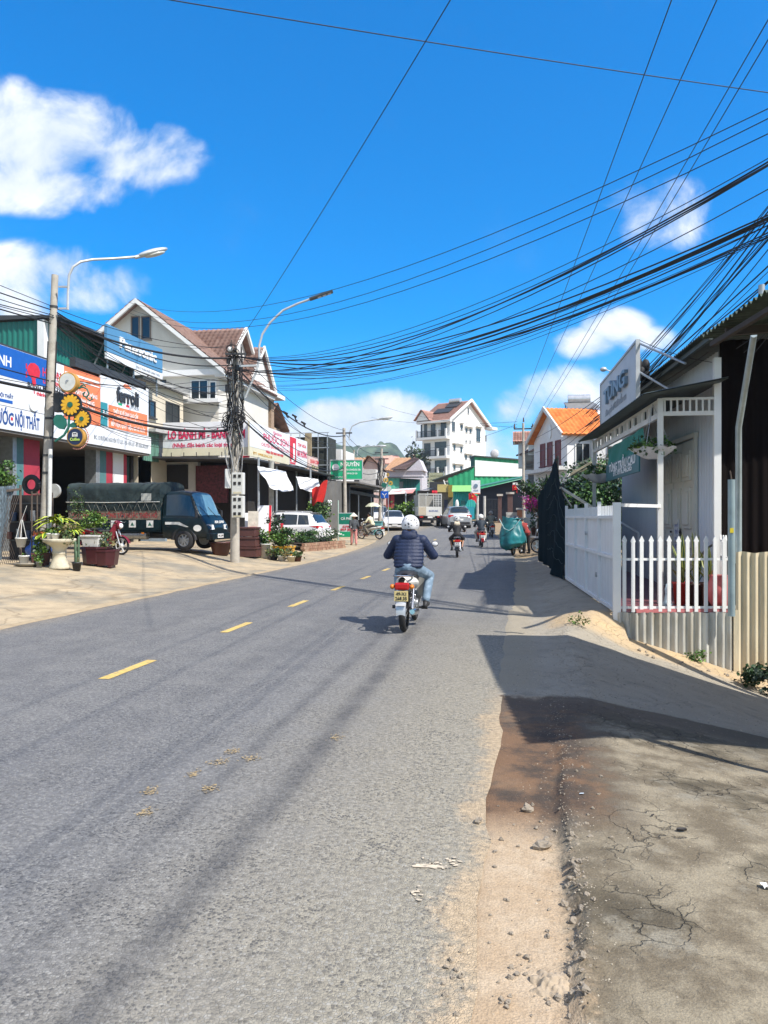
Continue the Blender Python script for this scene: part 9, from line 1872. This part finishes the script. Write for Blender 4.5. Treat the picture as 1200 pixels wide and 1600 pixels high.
for i in range(1, 4):
    z = Z[i]; mb = MB(); mb.box(-1.25, -.1, z-.35, 0, BY+.7, z+.05); mb.build('balcony_slab', hw, ht)
    mb = MB()
    for y in (.0, 1.6, BY+.4): mb.box(-1.22, y, z+.05, -.95, y+.28, z+1.35)
    mb.build('balcony_post', hw, ht)
    mb = MB(); n_ = 30
    for k in range(n_): y = .3+(BY+.2)*k/n_; mb.beam((-1.1, y, z+.05), (-1.1, y, z+1.05), .05)
    mb.beam((-1.1, .2, z+1.08), (-1.1, BY+.6, z+1.08), .08); mb.beam((-1.1, .2, z+.2), (-1.1, BY+.6, z+.2), .06); mb.build('balcony_railing', rail_, ht)
    for (y0_, w_, h_) in (((.7, 2.3, 2.5), (3.9, 1.3, 2.4)) if i < 3 else ((.7, 1.1, 2.5), (2.9, .9, 2.3), (4.6, 1.3, 2.4))):
        window(ht, (-.001, y0_+w_, z+.06), (0, -1), w_, h_, rail_, 2 if w_ > 1 else 1, gl=dgl, sill=False)
    mb = MB()
    for y in (-.02, BY-.3): mb.box(-.06, y, z-.3, .25, y+.35, z+3.1)
    mb.build('corner_pier', hw, ht)
for (x, z, w_, h_) in ((1.1, Z[1]+.9, .7, .9), (3.4, Z[1]+.8, .7, .9), (5.0, Z[2]-.2, .7, .8), (6.6, Z[2]-.2, .7, .8), (1.1, Z[2]+1.1, .7, 1.0), (3.4, Z[2]+.9, .7, 1.0), (3.5, Z[3]+1.5, .7, .9), (5.2, Z[3]+1.2, .7, .8), (6.6, Z[3]+1.2, .7, .8), (5.2, Z[3]-.6, .4, .5), (6.6, Z[3]-.6, .4, .5), (.6, Z[3]+1.0, 1.0, 1.7), (9.0, Z[3]-.1, 1.5, 2.4), (5.9, Z[4]+1.3, .5, 1.1)):
    window(ht, (x, -.001, z), (1, 0), w_, h_, M('grey_window_frame', (.30, .30, .30), .6), 2 if w_ > .9 else 1, gl=dgl)
mb = MB()
for (x0, x1, z) in ((.7, 4.6, Z[1]+1.95), (4.6, 7.8, Z[2]+.75), (.7, 4.6, Z[2]+2.25), (3.2, 4.5, Z[3]+2.55), (4.8, 7.8, Z[3]+2.2), (8.7, 11, Z[3]+2.55)): mb.box(x0, -.55, z, x1, -.002, z+.12)
mb.build('window_shade', hw, ht)
mb = MB(); mb.box(AX+.02, 1.0, Z[1], AX+1.2, 3, Z[3]+.3); mb.build('rear_balcony', hw, ht); mb = MB(); mb.box(AX+.3, .4, Z[3]+.3, AX+1.2, 1, Z[3]+1.4); mb.build('rear_railing', rail_, ht)
tree('slim dark leaved tree at the foot of the white hotel', W(651, 800, 116).x, W(651, 800, 116).y, 5.2, 1.7, 3.0, 1500, .42, 401, [lf[0], M('leaf_bluegrey', (.05, .07, .07), .7), lfo[1]])
dsh = thing('low_roof', 'grey roof with round aerial beyond the white workshop band', 'building', W(780, 728, 150)); mb = MB(); mb.box(-4, 0, -8, 4, 6, .9); mb.build('wall', greyw, dsh); mb = MB(); mb.ell((-.9, 0, 2.4), (.85, .3, .85)); mb.cyl((-.9, 0, .9), (-.9, 0, 2), .1); mb.build('dish', M('pale_dish', (.5, .5, .52), .6), dsh)
# houses filling the slope between the bend and the hill
for i, (px0, px1, py, D_, m_, rm) in enumerate(((606, 640, 742, 150, whw, tilet), (640, 662, 725, 170, crmw, tilep), (575, 606, 728, 170, whw, tileb), (776, 802, 745, 120, whw, tilep))):
    a, b = W(px0, py, D_), W(px1, py, D_); t = thing('hillside_house', ['pale hillside house under a tan roof beyond the tan roofed house', 'cream hillside house beside the hotel roofline', 'white hillside house above the pink house roofs', 'white house beyond the green workshop'][i], 'house', a); w_ = b.x-a.x
    mb = MB(); mb.box(0, 0, -8, w_, 6, 0); mb.build('wall', m_, t); mb = MB(); slope(mb, (-.4, -.5, -.1), (w_+.4, -.5, -.1), (w_+.4, 3, 2.2), (-.4, 3, 2.2), .5, .4); mb.build('roof', rm, t)
    for k in range(2): window(t, (w_*(.2+.4*k), -.001, -2.2), (1, 0), w_*.16, 1.3, dkmet, 1)
# ------------------------------------------------------------------ overhead cables
cab = M('cable_black', (.012, .012, .014), .6, var=.05)
def cable(label, a, b, sag, r=.011, grp=None, n=22, via=None):
    mb = MB()
    if via: pts = via
    else: pts = sagpts(a, b, sag, n)
    mb.tube(pts, r, 5, False); o = mb.build('overhead_cable', cab); tag(o, label, 'cable', grp); return o
rnd = random.Random(77)
OFF = Vector((4.55, 10.2, 0))            # roadside pole just outside the picture
def offp(z, j=.12): return Vector((OFF.x+rnd.uniform(-j, j), OFF.y+rnd.uniform(-j, j), z))
def p2(z, j=.1): q = p2b+poleaxis(z-p2b.z); return Vector((q.x+rnd.uniform(-j, j), q.y+rnd.uniform(-j, j), z+rnd.uniform(-.03, .03)))
opl = concrete_pole('concrete pole beside the shed where the street cables meet', (OFF.x, OFF.y, gz(OFF.x, OFF.y)), (OFF.x, OFF.y, 8.6), .14, .10)
G1 = 'cables of the bundle sagging across the road'
for k in range(17):
    cable('black cable of the sagging bundle crossing the road from the tangled pole', p2(rnd.choice((6.45, 6.5, 6.85, 6.9)), .05), offp(rnd.choice((5.78, 5.82, 5.98, 6.02, 6.5, 6.82, 6.86)), .06), rnd.uniform(.95, 1.18), rnd.choice((.007, .008, .010, .013)), G1)
for k in range(5): cable('thin low cable hanging under the road crossing bundle', p2(rnd.uniform(5.9, 6.2)), offp(rnd.uniform(5.6, 5.9)), rnd.uniform(.8, 1.2), .005, 'thin low cables under the bundle')
# three thin wires high above from the gabled house to the same pole
for k, (py, z, sg_) in enumerate(((472, 7.35, 1.55), (482, 7.25, 1.75), (488, 7.0, 1.75))): cable('thin wire slung high from the gabled house roof across the street', W(200, py, 36), offp(z, .05), sg_, .008, 'thin high wires from the gabled house')
# wires along the right side to the crossarm pole and beyond the camera
G2 = 'power wires running to the crossarm pole'
cr = W(818, 668, 62)
for k, (px, zo, dx) in enumerate(((1036, 10.0, -.72), (1110, 10.0, 0), (1197, 10.0, .72))):
    q = W(px, 0, (zo-EYE)*1200/808); a = Vector((cr.x+dx, cr.y, cr.z+(.3 if dx else .75))); d_ = (q-a); end = a+d_*1.5; end.z = 10.2
    cable('power wire running up the street to the crossarm pole', a, end, .25, .010, G2, 40)
q = W(1204, 30, 12.6); a = cr+Vector((.9, 0, .1)); cable('power wire running up the street to the crossarm pole', a, a+(q-a)*1.5, .3, .010, G2, 40)
# lone diagonal wire and lone level wire
a = p2(7.2); q = W(697, 0, 10.3); cable('single thin wire rising steeply from the tangled pole out of the picture', a, a+(q-a)*1.25, .15, .008)
a, b = W(322, 0, 12), W(1200, 138, 14.5); d_ = b-a; cable('single thin wire spanning the sky almost level', a-d_*.5, b+d_*.4, .12, .009)
# bundle running behind the roof sign along the shop row
G3 = 'cables fanning down behind the roof sign'
sgn = W(1003, 585, 15.2)
for k in range(19):
    z = rnd.choice((5.7, 5.85, 6.3, 6.9, 7.2, 7.35, 7.5)); a = offp(z, .15); e = W(rnd.uniform(905, 935), rnd.uniform(640, 668), 24) if k % 2 else sgn+Vector((rnd.uniform(-.15, .25), rnd.uniform(-.3, .3), rnd.uniform(-.35, .15)))
    cable('black cable fanning from the roadside pole down behind the roof sign', a, e, rnd.uniform(.05, .3), rnd.choice((.006, .008, .012)), G3)
for k in range(4): cable('long cable running past the orange roof to the crossarm pole', sgn+Vector((rnd.uniform(-.1, .2), .3, rnd.uniform(-.2, .2))), cr+Vector((rnd.uniform(-.2, .3), 0, -1.2-.9*k)), .3+.15*k, .010, 'long cables past the orange roof')
mb = MB()
for k in range(5): mb.ell(sgn+Vector((rnd.uniform(-.12, .12), rnd.uniform(-.2, .2), rnd.uniform(-.25, .25))), (.08, .10, .13))
o = mb.build('cable_splice', black); tag(o, 'black splice closures in the bundle behind the roof sign', 'splice')
for (px0, py0, px1, py1, d0_, d1_) in ((790, 655, 655, 632, 62, 100), (800, 668, 640, 650, 62, 105), (812, 672, 700, 700, 62, 80)): cable('thin wire from the crossarm pole towards the white hotel', W(px0, py0, d0_)*0+cr+Vector((-.5, 0, rnd.uniform(0, .5))), W(px1-60, py1+2, d1_), .5, .014, 'thin wires towards the hotel')
a = W(1000, 532, 14.3); cable('thin stay wire from the roof sign to the shop roof', a, W(1112, 566, 12.6), .05, .006)
for k in range(3): cable('thin drop wire from the roadside pole to the shed', offp(5.4+.3*k), W(1150+12*k, 545+6*k, 10.6), .1, .006, 'thin drop wires near the shed')
# left side of the street
p1at = lambda z: p1b+(p1t-p1b)*((z-p1b.z)/(p1t.z-p1b.z))
LS = Vector((-13.2, 2.0, 0))
G4 = 'cables between the two lamp poles'
def p1(z, j=.08): q = p1at(z); return Vector((q.x+rnd.uniform(-j, j), q.y+rnd.uniform(-j, j), z))
for k, (z1, z2, sg_, r_) in enumerate(((7.0, 7.15, .25, .010), (6.9, 6.6, .5, .018), (6.85, 6.1, .45, .011), (6.6, 5.6, .4, .012), (6.55, 4.7, .35, .010), (6.9, 5.2, .5, .009), (6.7, 5.3, .7, .010), (4.75, 4.45, .35, .042), (4.9, 4.6, .4, .014), (5.0, 4.55, .55, .010), (5.2, 6.0, .2, .011), (4.7, 4.5, .7, .010), (6.75, 6.9, .35, .032), (5.1, 4.8, .9, .009))):
    cable('black cable strung from the flower sign pole to the tangled pole', p1(z1), p2(z2), sg_, r_, G4)
    if r_ < .013: cable('black cable strung from the flower sign pole to the tangled pole', p1(z1-.1, .15), p2(z2+rnd.uniform(-.5, .3), .15), sg_+rnd.uniform(.0, .35), .007, G4)
for k, (z1, z0, sg_, r_) in enumerate(((7.05, 7.55, .15, .009), (6.95, 7.2, .25, .016), (6.8, 7.1, .3, .011), (6.6, 6.9, .35, .018), (6.7, 5.9, .1, .010), (6.75, 6.0, .2, .013), (4.8, 5.2, .2, .040), (5.1, 5.5, .1, .016), (4.95, 5.35, .3, .010))):
    e = LS+Vector((rnd.uniform(-.3, .3), 0, z0)); cable('black cable leaving the flower sign pole towards the photo edge', p1(z1), e, sg_, r_, 'cables leaving the flower sign pole')
for k in range(4): cable('service cable dropping from the poles to the shop signs', p1(6.3-.3*k), WX(150+28*k, 560+14*k, -16.7), .3, .008, 'service drops to the shops')
for k in range(4): cable('service cable from the tangled pole to the bakery house', p2(5.8-.3*k), W(262+14*k, 596+22*k, 36), .25, .007, 'service drops to the bakery house')
def p3(z): return Vector((p3t.x+rnd.uniform(-.1, .1), p3t.y, z))
for k, (z2, z3, sg_, r_) in enumerate(((7.1, 6.9, .5, .012), (6.6, 6.6, .8, .03), (6.5, 6.2, .9, .012), (5.3, 5.0, .6, .014), (5.2, 4.4, .7, .010), (5.0, 4.6, .8, .030), (5.4, 4.7, .9, .012), (6.9, 6.0, 1.1, .011), (5.1, 3.9, .5, .010))):
    cable('black cable running from the tangled pole to the green sign pole', p2(z2), p3(z3), sg_, r_, 'cables up the street on the shop side')
for k, (z3, z5, r_) in enumerate(((6.9, 6.2, .014), (6.3, 5.6, .014), (5.0, 5.0, .022), (4.6, 4.6, .014))): cable('black cable running from the green sign pole to the leaning pole', p3(z3), Vector((p5t.x, p5t.y, z5)), .5, r_, 'cables to the leaning pole')
for (px, py) in ((446, 645), (460, 650), (474, 661)):
    c_ = W(px, py, 32); mb = MB(); mb.tube([c_, c_+Vector((.05, .05, -.16)), c_+Vector((.10, .1, -.2))], .03, 5); mb.cyl(c_+Vector((-.08, -.06, .05)), c_+Vector((.08, .06, -.04)), .04); o = mb.build('cable_clamp', black); tag(o, 'small black clamp on the cables before the green sign pole', 'cable clamp', 'clamps on the shop side cables')
